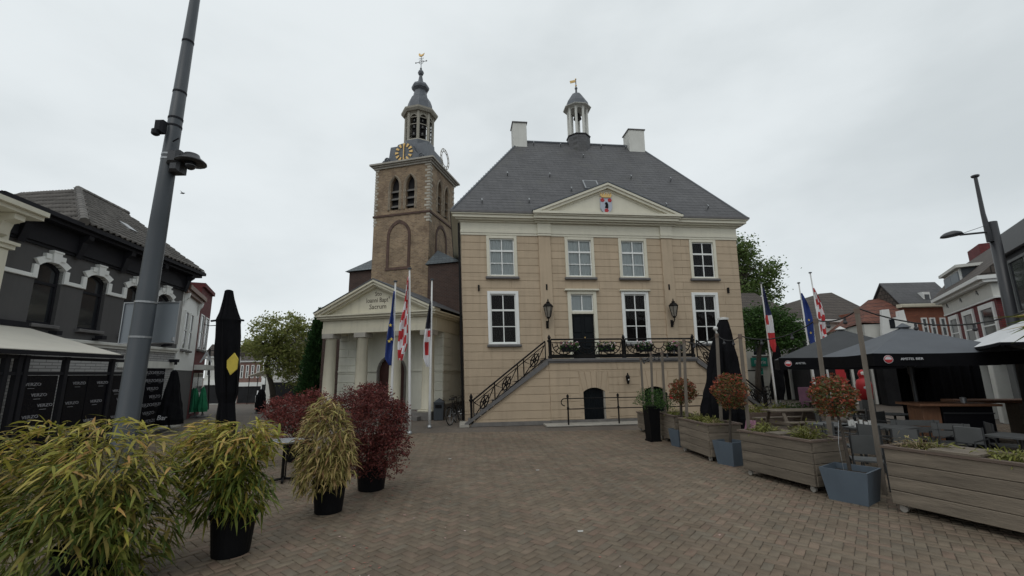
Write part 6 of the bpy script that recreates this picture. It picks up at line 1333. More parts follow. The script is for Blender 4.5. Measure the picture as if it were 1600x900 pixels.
def pot_tree(Gp, size, H, rz, ballpx, ballr, Yb, label, hasstake=True):
    t = thing('potted_photinia', label, 'potted tree', Gp, rz, 'round clipped shrubs in blue grey pots'); b = MB(); s0, s1 = size*.40, size*.5
    def rq(s, z): return [(-s, -s, z), (s, -s, z), (s, s, z), (-s, s, z)]
    vs = rq(s0, 0)+rq(s1, H)+rq(s1-.025, H)+rq(s1-.03, H-.1)
    b.add(vs, [(3,2,1,0), (0,1,5,4), (1,2,6,5), (2,3,7,6), (3,0,4,7), (4,5,9,8), (5,6,10,9), (6,7,11,10), (7,4,8,11), (8,9,13,12), (9,10,14,13), (10,11,15,14), (11,8,12,15)]); b.build('pot', M['zinc'], t)
    MB().box(-s1+.028, s1-.028, -s1+.028, s1-.028, H-.11, H-.09).build('soil', M['soil'], t)
    R_ = Matrix.Rotation(-rz, 3, 'Z'); bc = R_ @ Vector([float(c) for c in (V(*ballpx, Yb)-Gp)])
    bt = MB(); bt.tube([(0, 0, H-.1), (bc.x*.4+.02, bc.y*.4, H+(bc.z-H)*.5), (bc.x, bc.y, bc.z)], [.028, .022, .018], 7)
    for k in range(9):
        a = k*2.4; e = ballr*.75; bt.tube([(bc.x, bc.y, bc.z-ballr*.55), (bc.x+e*.5*math.cos(a), bc.y+e*.5*math.sin(a), bc.z-.1*ballr), (bc.x+e*math.cos(a)*.9, bc.y+e*math.sin(a)*.9, bc.z+ballr*.5*math.sin(k))], [.014, .009, .005], 5)
    bt.build('stem', M['bark'], t)
    ball_leaves(int(2600*(ballr/.4)**2), ballr*.98, .058, 'photinia', t, bc, sz=.98, lump=.11); n = int(650*(ballr/.4)**2); o = ball_leaves(n, ballr*.97, .058, 'photinia_tip', t, bc+Vector((0, 0, .12*ballr)), sz=.92, name='young_leaves', shell=.9, lump=.11)
    if hasstake: MB().tube([(-.09, .05, H-.1), (-.12, .06, H+.35), (-.04, .04, H+.7)], .0045, 5).build('cable', M['metal'], t)
    return t
pot_tree(G(1337, 783)+np.array((0.03, .06, 0)), .62, .47, .62, (1301, 620), .335, 7.25, 'red topped ball shrub in the large blue grey pot between the two nearest planters')
pot_tree(G(1146, 726)+np.array((0, .05, 0)), .50, .48, .45, (1141, 612), .375, 9.7, 'fullest dark red ball shrub in the small blue grey pot before the black parasol', False)
pot_tree(G(1064, 697), .42, .44, .3, (1067, 612), .34, 11.95, 'farthest ball shrub, small and reddish, before the landing wall', False)
# tall black pot with green shrub
p = G(1021, 689); t = thing('potted_shrub', 'green shrub in a tall black square pot between the far planters', 'potted shrub', p, .2)
b = MB(); b.prism([(-.14, .05), (.14, .05), (.18, .98), (-.18, .98)], -.17, .17); b.box(-.17, .17, -.17, .17, 0, .05); b.build('pot', M['potblack'], t)
ball_leaves(1500, .42, .05, 'darkleaf', t, (.02, 0, 1.15), sz=.75, lump=.25); ball_leaves(500, .30, .05, 'darkleaf', t, (.45, .1, 1.05), sz=.8, lump=.25, name='side_foliage')
# string light posts
tops = []
posts = [((1338, 481), (1370, 690), 7.45, 'nearest timber post, standing left of the right edge planter'), ((1274, 497), (1300, 700), 8.15, 'timber post rising behind the large blue grey pot shrub'), ((1156, 522), (1168, 650), 9.6, 'timber post at the right side of the fullest ball shrub'), ((1120, 521), (1127, 660), 10.6, 'timber post with white bulb before the folded black parasol'), ((1068.5, 530), (1073, 645), 11.6, 'timber post right of the farthest ball shrub'), ((1061, 535), (1063, 600), 12.3, 'slim timber post just behind the farthest ball shrub'), ((1034, 549), (1039, 635), 13.2, 'timber post behind the tall black pot'), ((1017, 550), (1019.5, 620), 14.2, 'timber post before the second cellar door'), ((1001, 558), (1006, 640), 15.3, 'farthest timber post at the small end planter')]
for (tp, bp_, Y, lb) in posts:
    a = V(*tp, Y); c = V(*bp_, Y); d = (a-c)/(a[2]-c[2]); b0 = c-d*c[2]; w = .074; rzp = -math.atan2(b0[0], b0[1]); o = thing('timber_post', lb, 'post', b0, rzp, 'timber posts carrying string lights')
    R_ = np.array(Matrix.Rotation(-rzp, 3, 'Z')); dl = R_@d; MB().beam((0, 0, 0), dl*a[2], w, w, (0, 1, 0)).build('shaft', M['post'], o); MB().beam(dl*(a[2]-.02), dl*(a[2]-.10), w+.012, w+.012, (0, 1, 0)).build('band', M['plankcap'], o); tops.append(a)
cb_ = MB(); bulbs = []
for a, c in zip(tops, tops[1:]):
    L_ = np.linalg.norm(a-c); pts = [a+(c-a)*i/10+np.array((0, 0, -.12*min(2.2, L_)*4*(i/10)*(1-i/10)-.04)) for i in range(11)]; cb_.tube(pts, .012, 4); bulbs += [pts[3], pts[7]]
a = tops[0]; c = V(1640, 470, 7.0); pts = [a+(c-a)*i/10+np.array((0, 0, -.35*4*(i/10)*(1-i/10))) for i in range(11)]; cb_.tube(pts, .012, 4); bulbs += [pts[3], pts[6]]
sl_o = cb_.build('string_lights', M['rubber']); tag(sl_o, 'sagging black string light cable between the timber posts', 'string lights')
for bpt in bulbs: b = MB(); b.lathe([(.018, float(bpt[2])-.01), (.02, float(bpt[2])-.06)], 8, (float(bpt[0]), float(bpt[1]))); b.blob(bpt+np.array((0, 0, -.09)), .035); b.build('bulb', M['camera_grey'], sl_o)
p = tops[3]; b = MB(); b.blob(p+np.array((-.02, 0, .12)), .055, n=12, k=8); b.tube([p, p+np.array((-.02, 0, .08))], .02, 6); o = b.build('globe_lamp', M['globe']); tag(o, 'small white globe lamp on top of the post by the folded parasol', 'lamp')
# folded tall black parasol
base = G(1128, 716); base = np.array((base[0]+.55, 11.2, 0)); base = V(1122, 640, 11.2); base[2] = 0; top = V(1130, 500, 11.2)
fpz = closed_parasol('folded_parasol', 'tall folded black parasol with white tip before the town hall corner', base, top, .52, M['blackfabric'], [(.18, 1.0), (.30, 1.02), (.5, .86), (.75, .62), (.9, .42), (.975, .26), (1.0, .2)], 8, .16)
tpl = top-base; MB().lathe([(.13, float(tpl[2])), (.13, float(tpl[2])+.05), (.05, float(tpl[2])+.07)], 12, (float(tpl[0]), float(tpl[1]))).build('tip', M['globe'], fpz)
base = G(1216, 634); top = V(1213, 540, base[1]); closed_parasol('folded_parasol', 'folded black parasol beside the flagpole with the dark blue and red flag', base, top, .38, M['blackfabric'], [(.1, .8), (.3, 1.0), (.6, .8), (.9, .5), (1.0, .25)], 8, .16)
base = G(1436, 668); base[2] = 0; top = V(1428, 556, base[1]); closed_parasol('folded_parasol', 'folded dark grey parasol hanging beside the bar counter', base, top, .30, M['greyfabric'], [(.28, .55), (.4, .8), (.6, .9), (.85, .9), (1.0, .7)], 7, .3)
def open_parasol(C, s, psi, ze, za, fab, label, cap=None, logo=None, val=.30, group='open parasols on the terrace', vm=None, pole=True):
    """square parasol with valance; logo=(text, u) printed on the front valance"""
    t = thing('open_parasol', label, 'parasol', (C[0], C[1], 0), psi, group); h = s/2; n = 6; vs = []; fs = []
    cn = [(-h, -h), (h, -h), (h, h), (-h, h)]
    for q in range(4):
        a, b_ = cn[q], cn[(q+1) % 4]; o = len(vs)
        for i in range(n+1):
            f = i/n; z = za+(ze-za)*(f**.92)
            for j in range(n+1):
                g = j/n; x = (a[0]+(b_[0]-a[0])*g)*f; y = (a[1]+(b_[1]-a[1])*g)*f; sag = .05*math.sin(PI*g)*f; vs.append((x*(1-.02*math.sin(PI*g)*f), y*(1-.02*math.sin(PI*g)*f), z-sag*.6))
        fs += [(o+i*(n+1)+j, o+i*(n+1)+j+1, o+(i+1)*(n+1)+j+1, o+(i+1)*(n+1)+j) for i in range(n) for j in range(n)]
    m_ = MB(); m_.add(vs, fs); m_.build('canopy', fab, t)
    v_ = MB()
    for q in range(4):
        a, b_ = cn[q], cn[(q+1) % 4]; o = []
        for j in range(n+1):
            g = j/n; k_ = 1-.02*math.sin(PI*g); x, y = (a[0]+(b_[0]-a[0])*g)*k_, (a[1]+(b_[1]-a[1])*g)*k_; zz = ze-.03*math.sin(PI*g); o += [(x, y, zz), (x*1.0, y*1.0, zz-val)]
        v_.add(o, [(2*j, 2*j+2, 2*j+3, 2*j+1) for j in range(n)])
    vo = v_.build('valance', vm or M['blackfabric'], t)
    if pole:
        b = MB(); b.tube([(0, 0, 0), (0, 0, za-.02)], .045, 10); b.lathe([(.06, ze-.5), (.07, ze-.45), (.07, ze-.3), (.05, ze-.25)], 8); b.build('pole', M['chairmetal'], t); MB().box(-.4, .4, -.4, .4, 0, .09).build('base_slab', M['stone_grey'], t)
    for x, y in cn+[(0, -h), (h, 0), (0, h), (-h, 0)]:
        b = MB(); b.beam((x*.97, y*.97, ze-.06), (0, 0, za-.12), .03, .04); b.beam((x*.5, y*.5, (ze+za)/2-.1), (0, 0, ze-.35), .025, .03); b.build('rib', M['chairmetal'], t)
    MB().lathe([(.14, za-.03), (.16, za-.01), (.06, za+.06), (.02, za+.09)], 10).build('top_cap', M[cap] if cap else fab, t)
    if logo:
        txt, u, sz = logo; x = -h+s*u; d_ = MB(); d_.tube([(x, -h-.004, ze-val*.5), (x, -h-.012, ze-val*.5)], sz*.95, 18); lo = d_.build('logo_disc', M['letterwhite'], vo); r_ = MB(); r_.prism([(x+sz*.74*math.cos(a_), ze-val*.5+sz*.74*math.sin(a_)) for a_ in np.linspace(PI*1.02, 2*PI-.06, 10)], -h-.02, -h-.012); r_.build('logo_red_half', M['letterred'], lo); r2 = MB(); r2.ring((x, -h-.013, ze-val*.5), sz*.78, .008, 1, 18, 4); r2.build('logo_ring', M['letterred'], lo)
        tm = MB(); add_text(tm, txt, sz*.78, x+sz*(1.7+.27*len(txt)), -h-.012, ze-val*.5-.0, 1.0); tm.build('lettering', M['letterwhite'], vo)
    return t
open_parasol((9.86, 11.01), 2.8, -.25, 2.30, 2.98, M['greyfabric2'], 'open slate grey parasol with round red and white logo on its valance', logo=('AMSTEL BIER', .10, .095), val=.28)
open_parasol((11.2, 14.9), 4.0, -.5, 2.32, 3.28, M['greyfabric'], 'open dark grey parasol with white top cap behind the nearer one', cap='globe', logo=('AMSTEL', .06, .10), val=.36)
open_parasol((11.45, 8.7), 3.3, -.60, 2.42, 3.35, M['whitefabric'], 'open white parasol at the right edge, higher of the two', vm=M['blackfabric'], val=.06)
open_parasol((12.8, 10.2), 3.4, -.60, 2.20, 2.95, M['whitefabric'], 'open white parasol at the right edge, lower and farther', vm=M['whitefabric'], val=.08)
# furniture
def chair(p, rz, label, gp='terrace chairs'):
    t = thing('terrace_chair', label, 'chair', p, rz, gp)
    MB().bbox(-.22, .22, -.22, .22, .43, .455, .01).build('seat', M['chairslat'], t); b = MB(); b.bbox(-.2, .2, .2, .225, .56, .86, .008); o = b.build('backrest', M['chairslat'], t)
    for sx in (-1, 1):
        MB().tube([(sx*.21, -.22, 0), (sx*.21, -.2, .44)], .014, 6).build('leg', M['chairmetal'], t); MB().tube([(sx*.21, .27, 0), (sx*.21, .21, .44), (sx*.21, .23, .87)], .014, 6).build('leg', M['chairmetal'], t)
        MB().tube([(sx*.24, -.2, .44), (sx*.25, -.19, .65), (sx*.25, .22, .67)], .014, 6).build('armrest', M['chairmetal'], t)
    return t
def table(p, rz, label, r=.38, sq=False, h=.73):
    t = thing('terrace_table', label, 'table', p, rz, 'terrace tables'); b = MB()
    if sq: b.bbox(-r, r, -r, r, h-.03, h, .01)
    else: b.lathe([(r-.01, h-.03), (r, h-.02), (r, h)], 20)
    b.build('table_top', M['chairslat'], t); MB().tube([(0, 0, .03), (0, 0, h-.03)], .03, 8).build('column', M['chairmetal'], t); b = MB()
    for k in range(4): a = k*PI/2+.5; b.beam((0, 0, .04), (.28*math.cos(a), .28*math.sin(a), .015), .05, .03)
    b.build('foot', M['chairmetal'], t); return t
def pz(px, py, z, Y): 
    q = V(px, py, Y); q[2] = 0; return q
for px, Y, rz, lb in ((1350, 7.9, 2.6, 'grey terrace chair just behind the large blue grey pot'), (1318, 9.3, .6, 'grey chair behind the pot shrub, farther from the camera'), (1372, 9.2, 1.9, 'chair left of the bar counter bench'), (1405, 8.6, 2.9, 'chair behind the dry grass of the right planter'), (1505, 8.5, -1.2, 'tilted grey chair before the black bar front'), (1575, 9.0, 1.0, 'chair at the right edge below the white parasols'), (1395, 11.5, .3, 'chair under the slate grey parasol'), (1345, 12.6, -2.2, 'chair farthest back under the dark grey parasol'), (1300, 11.2, 1.2, 'chair left of the glass covered table')):
    chair(pz(px, 690, 0, Y), rz, lb)
for px, Y, lb, sq in ((1345, 9.9, 'round table with drinking glasses under the parasols', False), (1390, 9.9, 'square table beside the bar', True), (1303, 10.4, 'square table behind the pot shrub', True), (1590, 8.3, 'square table at the right edge behind the planter', True), (1400, 12.4, 'round table in the shade of the far parasol', False)):
    t = table(pz(px, 660, 0, Y), .4, lb, sq=sq)
    if 'glasses' in lb:
        q0 = pz(px, 660, 0, Y)
        for k in range(7): a = k*.9; g_ = MB(); g_.lathe([(.03, .731), (.036, .85)], 8, (float(q0[0])+.2*math.cos(a), float(q0[1])+.2*math.sin(a))); o = g_.build('drinking_glass', M['globe']); tag(o, 'drinking glass, one of seven on the round terrace table', 'glass', 'glasses on the round table')
def bench(p, rz, label, L_=1.2):
    t = thing('slatted_bench', label, 'bench', p, rz, 'slatted terrace benches')
    for k in range(3): MB().bbox(-L_/2, L_/2, -.2+.14*k, -.08+.14*k, .42, .45, .006).build('seat_slat', M['chairslat'], t)
    for k in range(2): MB().bbox(-L_/2, L_/2, .24, .265, .58+.14*k, .70+.14*k, .006).build('back_slat', M['chairslat'], t)
    for x in (-L_/2+.1, L_/2-.1): b = MB(); b.tube([(x, -.2, 0), (x, -.2, .42)], .018, 6); b.tube([(x, .25, 0), (x, .25, .85)], .018, 6); b.beam((x, -.2, .41), (x, .25, .41), .03, .03); b.tube([(x, -.2, .62), (x, .25, .64)], .016, 6); b.tube([(x, -.2, .42), (x, -.2, .62)], .016, 6); b.build('bench_frame', M['chairmetal'], t)
    return t
bench(pz(1418, 660, 0, 10.2), 2.9, 'grey slatted bench left of the brown bar post', .9); bench(pz(1478, 675, 0, 9.5), 2.7, 'grey slatted bench before the bar counter', .6)
def picnic(p, rz, label):
    t = thing('picnic_table', label, 'picnic table', p, rz, 'wooden picnic tables')
    for k in range(5): MB().bbox(-.85, .85, -.36+.145*k, -.225+.145*k, .71, .75, .006).build('table_board', M['benchwood'], t)
    for sg in (-1, 1):
        for k in range(2): MB().bbox(-.85, .85, sg*.7-.13+.135*k, sg*.7-.005+.135*k, .42, .46, .006).build('bench_board', M['benchwood'], t)
    for x in (-.6, .6):
        b = MB()
        for sg in (-1, 1): b.beam((x, sg*.3, .71), (x, sg*.62, 0), .04, .1, (1, 0, 0))
        b.beam((x+.05, -.82, .38), (x+.05, .82, .38), .04, .1); b.build('a_frame', M['benchwood'], t)
    return t
picnic(pz(1240, 637, 0, 13.9), .1, 'wooden picnic table behind the lime shrub planter'); picnic(pz(1300, 640, 0, 17.0), .2, 'farther wooden picnic table under the dark grey parasol')
# green planter trough and boards farther back
for px, Y, w, lb in ((1195, 16.5, 1.7, 'low trough of green planting left of the flag foot'), (1250, 17.5, 2.0, 'low trough of dull green planting behind the picnic table')):
    t = thing('planting_trough', lb, 'planter', pz(px, 630, 0, Y), .1, 'low planting troughs at the back'); MB().bbox(-w/2, w/2, -.3, .3, 0, .45, .01).build('trough', M['plankcap'], t)
    n = 900; P = np.stack([RNG.uniform(-w/2, w/2, n), RNG.uniform(-.3, .3, n), .42+np.abs(RNG.normal(0, .13, n))], 1); v, q = leaf_quads(P, .08); link('planting', np_mesh('planting', v, q, M['darkleaf' if px > 1220 else 'limeleaf']), t)['kind'] = 'stuff'
for px, Y, z0, z1, w, mt, lb in ((1257, 17.6, .3, 1.25, .42, 'pink', 'pink poster board leaning by the thin black parasol pole'), (1164, 12.3, .35, .62, .34, 'pink', 'pink printed box standing low behind the timber post'), (1318, 21, 1.2, 2.1, .38, 'red', 'narrow red banner above the red topped ball shrub')):
    t = thing('notice_board', lb, 'board', pz(px, 610, 0, Y), -.5); MB().bbox(-w/2, w/2, 0, .04, z0, z1, .006).build('printed_face', M[mt], t); b = MB()
    for sg in (-1, 1): b.beam((sg*w*.45, .03, 0), (sg*w*.45, .05, z1+.02), .03, .03)
    b.build('stand', M['iron'], t)
# red dispenser figure by the shop door
p = pz(1351, 610, 0, 17.5); t = thing('red_display_stand', 'red rounded display stand with white face beside the shop door', 'display', p, -.4); b = MB(); b.lathe([(.2, .75), (.24, .8), (.27, 1.3), (.22, 1.5), (.1, 1.56), (.13, 1.62), (.15, 1.74), (.1, 1.85), (.02, 1.9)], 14); b.build('body', M['red'], t, True); MB().blob((0, -.22, 1.22), .11, sy=.5).build('white_panel', M['letterwhite'], t); MB().blob((0, -.1, 1.74), .09, sy=.6).build('face_panel', M['offwhite'], t); MB().box(-.2, .2, -.2, .2, 0, .75).build('pedestal', M['shopgrey'], t)
# bar counter
a = V(1432, 631, 10.3); c = V(1560, 633, 10.0); psi = math.atan2(c[1]-a[1], c[0]-a[0]); bar = thing('bar_counter', 'black outdoor bar counter with brown timber end post and thick top', 'bar counter', (a[0], a[1], 0), psi); Lb = float(np.linalg.norm((c-a)[:2])); hb = float(a[2])
MB().bbox(0, Lb, -.12, .75, hb-.05, hb, .01).build('counter_top', M['barwood'], bar); MB().bbox(.5, Lb-.1, .02, .65, 0, hb-.051, .01).build('counter_front', M['black'], bar); MB().bbox(.12, .48, .05, .55, 0, hb-.051, .01).build('end_post', M['barwood'], bar); MB().box(.5, Lb-.1, -.01, .015, hb-.22, hb-.19).build('front_rail', M['chairmetal'], bar)
b = MB(); b.lathe([(.05, hb), (.06, hb+.12), (.02, hb+.13)], 10, (Lb*.72, .3)); o = b.build('bar_tap', M['metal'], bar)
t = thing('plank_table', 'high timber plank table at the right edge beyond the bar', 'table', pz(1575, 620, 0, 12.2), psi); zt = PT(1575, 624, 12.2); MB().bbox(-1.4, 1.6, -.3, .3, zt-.08, zt, .01).build('plank_top', M['barwood'], t)
for x in (-1.2, .1, 1.4): MB().box(x-.06, x+.06, -.2, .2, 0, zt-.081).build('trestle', M['benchwood'], t)
t = thing('terrace_curtain', 'black folded terrace curtain wall behind the bar counter', 'curtain', pz(1468, 600, 0, 13.5), -.5); vs = []
for i in range(41): x = -.95+1.9*i/40; vs += [(x, .05*math.sin(i*1.4), 0), (x, .05*math.sin(i*1.4), 2.35)]
MB().add(vs, [(2*i, 2*i+2, 2*i+3, 2*i+1) for i in range(40)]).build('curtain_cloth', M['blackfabric'], t); MB().beam((-1, 0, 2.37), (1, 0, 2.37), .05, .05).build('curtain_rail', M['iron'], t)
t = thing('yellow_fascia_shop', 'grey shop front with pale yellow fascia under the far parasol', 'shop', RH.w(-4.4, .4, 0), RH.psi); MB().box(0, 4.3, 0, 4, 0, 2.35).build('shopfront', M['shopgrey'], t); MB().box(.3, 4.0, -.04, 0, .1, 1.75).build('shop_window', M['shopdark'], t); M['paleyellow'] = mat('pale_yellow_fascia', (0.42, 0.42, 0.16), 0.6); MB().bbox(.3, 3.9, -.12, 0, 1.85, 2.2, .01).build('fascia', M['paleyellow'], t)
t = thing('glass_shop_front', 'dark glazed shop front with white door frames behind the parasols', 'shop', pz(1300, 610, 0, 25), -.35); MB().box(-1, 6.0, .2, 5, 0, 3.2).build('shopfront', M['shopdark'], t)
for x in (-.8, .6, 1.1, 2.0, 3.4): MB().bbox(x-.06, x+.06, 0, .2, 0, 2.6, .02).build('door_frame', M['offwhite'], t)
MB().box(-.9, 3.4, .05, .2, 2.3, 2.45).build('transom', M['offwhite'], t)
for px, Y, lb in ((1200, 24.5, 'bicycle parked left of the flagpole foot'), (1207, 25.6, 'bicycle parked before the white shop, behind another')): bicycle(pz(px, 620, 0, Y), .5, lb, 'bicycles parked before the white shop', lean=.05)
# =================================================================== TREES
def clumps(ells, ncl, nleaf, spread, size, asp=.5, updir=.4):
    """leaf faces grouped in clumps spread through ellipsoids (centre, radii)"""
    w = np.array([e[1][0]*e[1][1]*e[1][2] for e in ells])**(2/3); w = w/w.sum(); cen = []
    for e, k in zip(ells, RNG.multinomial(ncl, w)):
        d = RNG.normal(size=(k, 3)); d /= np.linalg.norm(d, axis=1, keepdims=True); r = (.35+.65*RNG.random(k)**.6)[:, None]; cen.append(np.array(e[0])+d*r*np.array(e[1]))
    cen = np.concatenate(cen); n = RNG.poisson(nleaf, len(cen))+2; sp = spread*RNG.uniform(.5, 1.4, len(cen))
    idx = np.repeat(np.arange(len(cen)), n); P = cen[idx]+RNG.normal(size=(len(idx), 3))*sp[idx][:, None]*np.array([1, 1, .55])
    v, q = leaf_quads(P, size, asp, updir); return cen, v, q
def tree(name, label, base, trunk, ells, mt, ncl, nleaf, spread, size, r0, nbranch=18, group='trees round the square'):
    """trunk: points in metres from the base; ells in the same space"""
    t = thing(name, label, 'tree', base, 0, group); b = MB(); k = len(trunk); b.tube(trunk, [r0*(1-.65*i/(k-1)) for i in range(k)], 9); b.build('trunk', M['bark'], t, True)
    cen, v, q = clumps(ells, ncl, nleaf, spread, size); o = link('crown', np_mesh('crown', v, q, M[mt]), t); o['kind'] = 'stuff'
    lb = MB(); sel = RNG.choice(len(cen), min(nbranch*3, len(cen)), replace=False)
    for i, s_ in enumerate(sel):
        f = RNG.uniform(.45, 1.0); a = np.array(trunk[-1])*f+np.array(trunk[-2])*(1-f); c = cen[s_]; m1 = a+(c-a)*.45+RNG.normal(0, .15, 3)+np.array((0, 0, .12)); rb = r0*(.32 if i < nbranch else .15); lb.tube([a, m1, c], [rb, rb*.6, rb*.2], 5)
    lb.build('limbs', M['bark'], t); return t
def E(px, py, Y, rx, rz, base, dy=0, ry=None):
    c = V(px, py, Y+dy)-np.array(base); s = (Y+dy)/CF; return (c, (rx*s, (ry or rx)*s, rz*s))
# tree left of the church
base = np.array(G(432, 640)); Y = 28.0; base = V(430, 640, Y); base[2] = gz(base[0], base[1])
tk = [np.array((0, 0, 0)), V(424, 600, Y)-base, V(415, 570, Y)-base, V(425, 545, Y)-base]
tree('leafy_tree', 'pale green airy tree between the street and the dark conifer', base, tk, [E(440, 512, Y, 40, 24, base), E(412, 535, Y, 26, 26, base, -.5), E(462, 535, Y, 30, 34, base, .5), E(440, 560, Y, 34, 28, base), E(470, 580, Y, 22, 30, base, 1), E(400, 545, Y, 15, 12, base)], 'oakleaf', 520, 20, .27, .17, .2, 24)
# conifer
base = V(492, 640, 26.0); base[2] = 0; t = thing('conifer', 'narrow dark green conifer against the left side of the church', 'tree', base, 0, 'trees round the square'); Hc = float(V(490, 486, 26)[2])
MB().tube([(0, 0, 0), (0, 0, Hc*.95)], [.14, .02], 7).build('trunk', M['bark'], t)
n = 12500; z = RNG.random(n)**1.15; rr = 1.02*(1-z)**.6*(1-.25*np.exp(-((z-.02)/.06)**2)); a = RNG.uniform(0, 2*PI, n); lobe = 1+.16*np.sin(a*5+z*22)+.12*np.sin(a*9-z*31); f = RNG.random(n)**.35
P = np.stack([rr*lobe*f*np.cos(a), rr*lobe*f*np.sin(a), .35+z*(Hc-.3)], 1); D = np.stack([np.cos(a)*.6, np.sin(a)*.6, np.full(n, .75)], 1)+RNG.normal(0, .25, (n, 3)); D /= np.linalg.norm(D, axis=1, keepdims=True)
v, q = leaf_strips(P, D, RNG.uniform(.12, .28, n), np.full(n, .075), np.zeros(n), RNG.uniform(0, PI, n), ((0, .3), (.5, 1), (1, .1))); o = link('crown', np_mesh('crown', v, q, M['coniferleaf']), t); o['kind'] = 'stuff'
# trees right of the town hall
Y = 36.0; base = V(1168, 600, Y); base[2] = 0; tk = [np.array((0, 0, 0)), V(1166, 530, Y)-base, V(1160, 470, Y)-base, V(1158, 425, Y)-base]
tree('tall_tree', 'tall airy green tree rising behind the right corner of the town hall', base, tk, [E(1145, 395, Y, 26, 34, base, 1), E(1160, 402, Y, 20, 28, base), E(1185, 430, Y, 24, 26, base), E(1205, 418, Y, 10, 12, base), E(1165, 455, Y, 28, 26, base), E(1205, 455, Y, 14, 20, base), E(1180, 480, Y, 30, 18, base)], 'treeleaf', 520, 18, .36, .25, .26, 28)
Y = 27.0; base = V(1186, 625, Y); base[2] = 0; tk = [np.array((0, 0, 0)), V(1184, 590, Y)-base, V(1186, 550, Y)-base, V(1192, 520, Y)-base]
tree('round_tree', 'dense dark green tree before the white shop with teal sign', base, tk, [E(1178, 505, Y, 24, 26, base), E(1205, 500, Y, 26, 24, base), E(1232, 515, Y, 22, 24, base), E(1170, 530, Y, 20, 18, base), E(1215, 535, Y, 28, 14, base), E(1242, 530, Y, 16, 16, base)], 'darkleaf', 460, 24, .24, .17, .22, 20)
Y = 60.0; base = V(392, 590, Y); base[2] = gz(base[0], base[1]); tree('distant_tree', 'far olive tree above the roofs at the end of the street', base, [np.array((0, 0, 0)), np.array((0, 0, 2.0)), np.array((.1, 0, 3.6))], [E(393, 540, Y, 15, 10, base), E(383, 548, Y, 10, 8, base)], 'oakleaf', 90, 12, .4, .35, .2, 8)

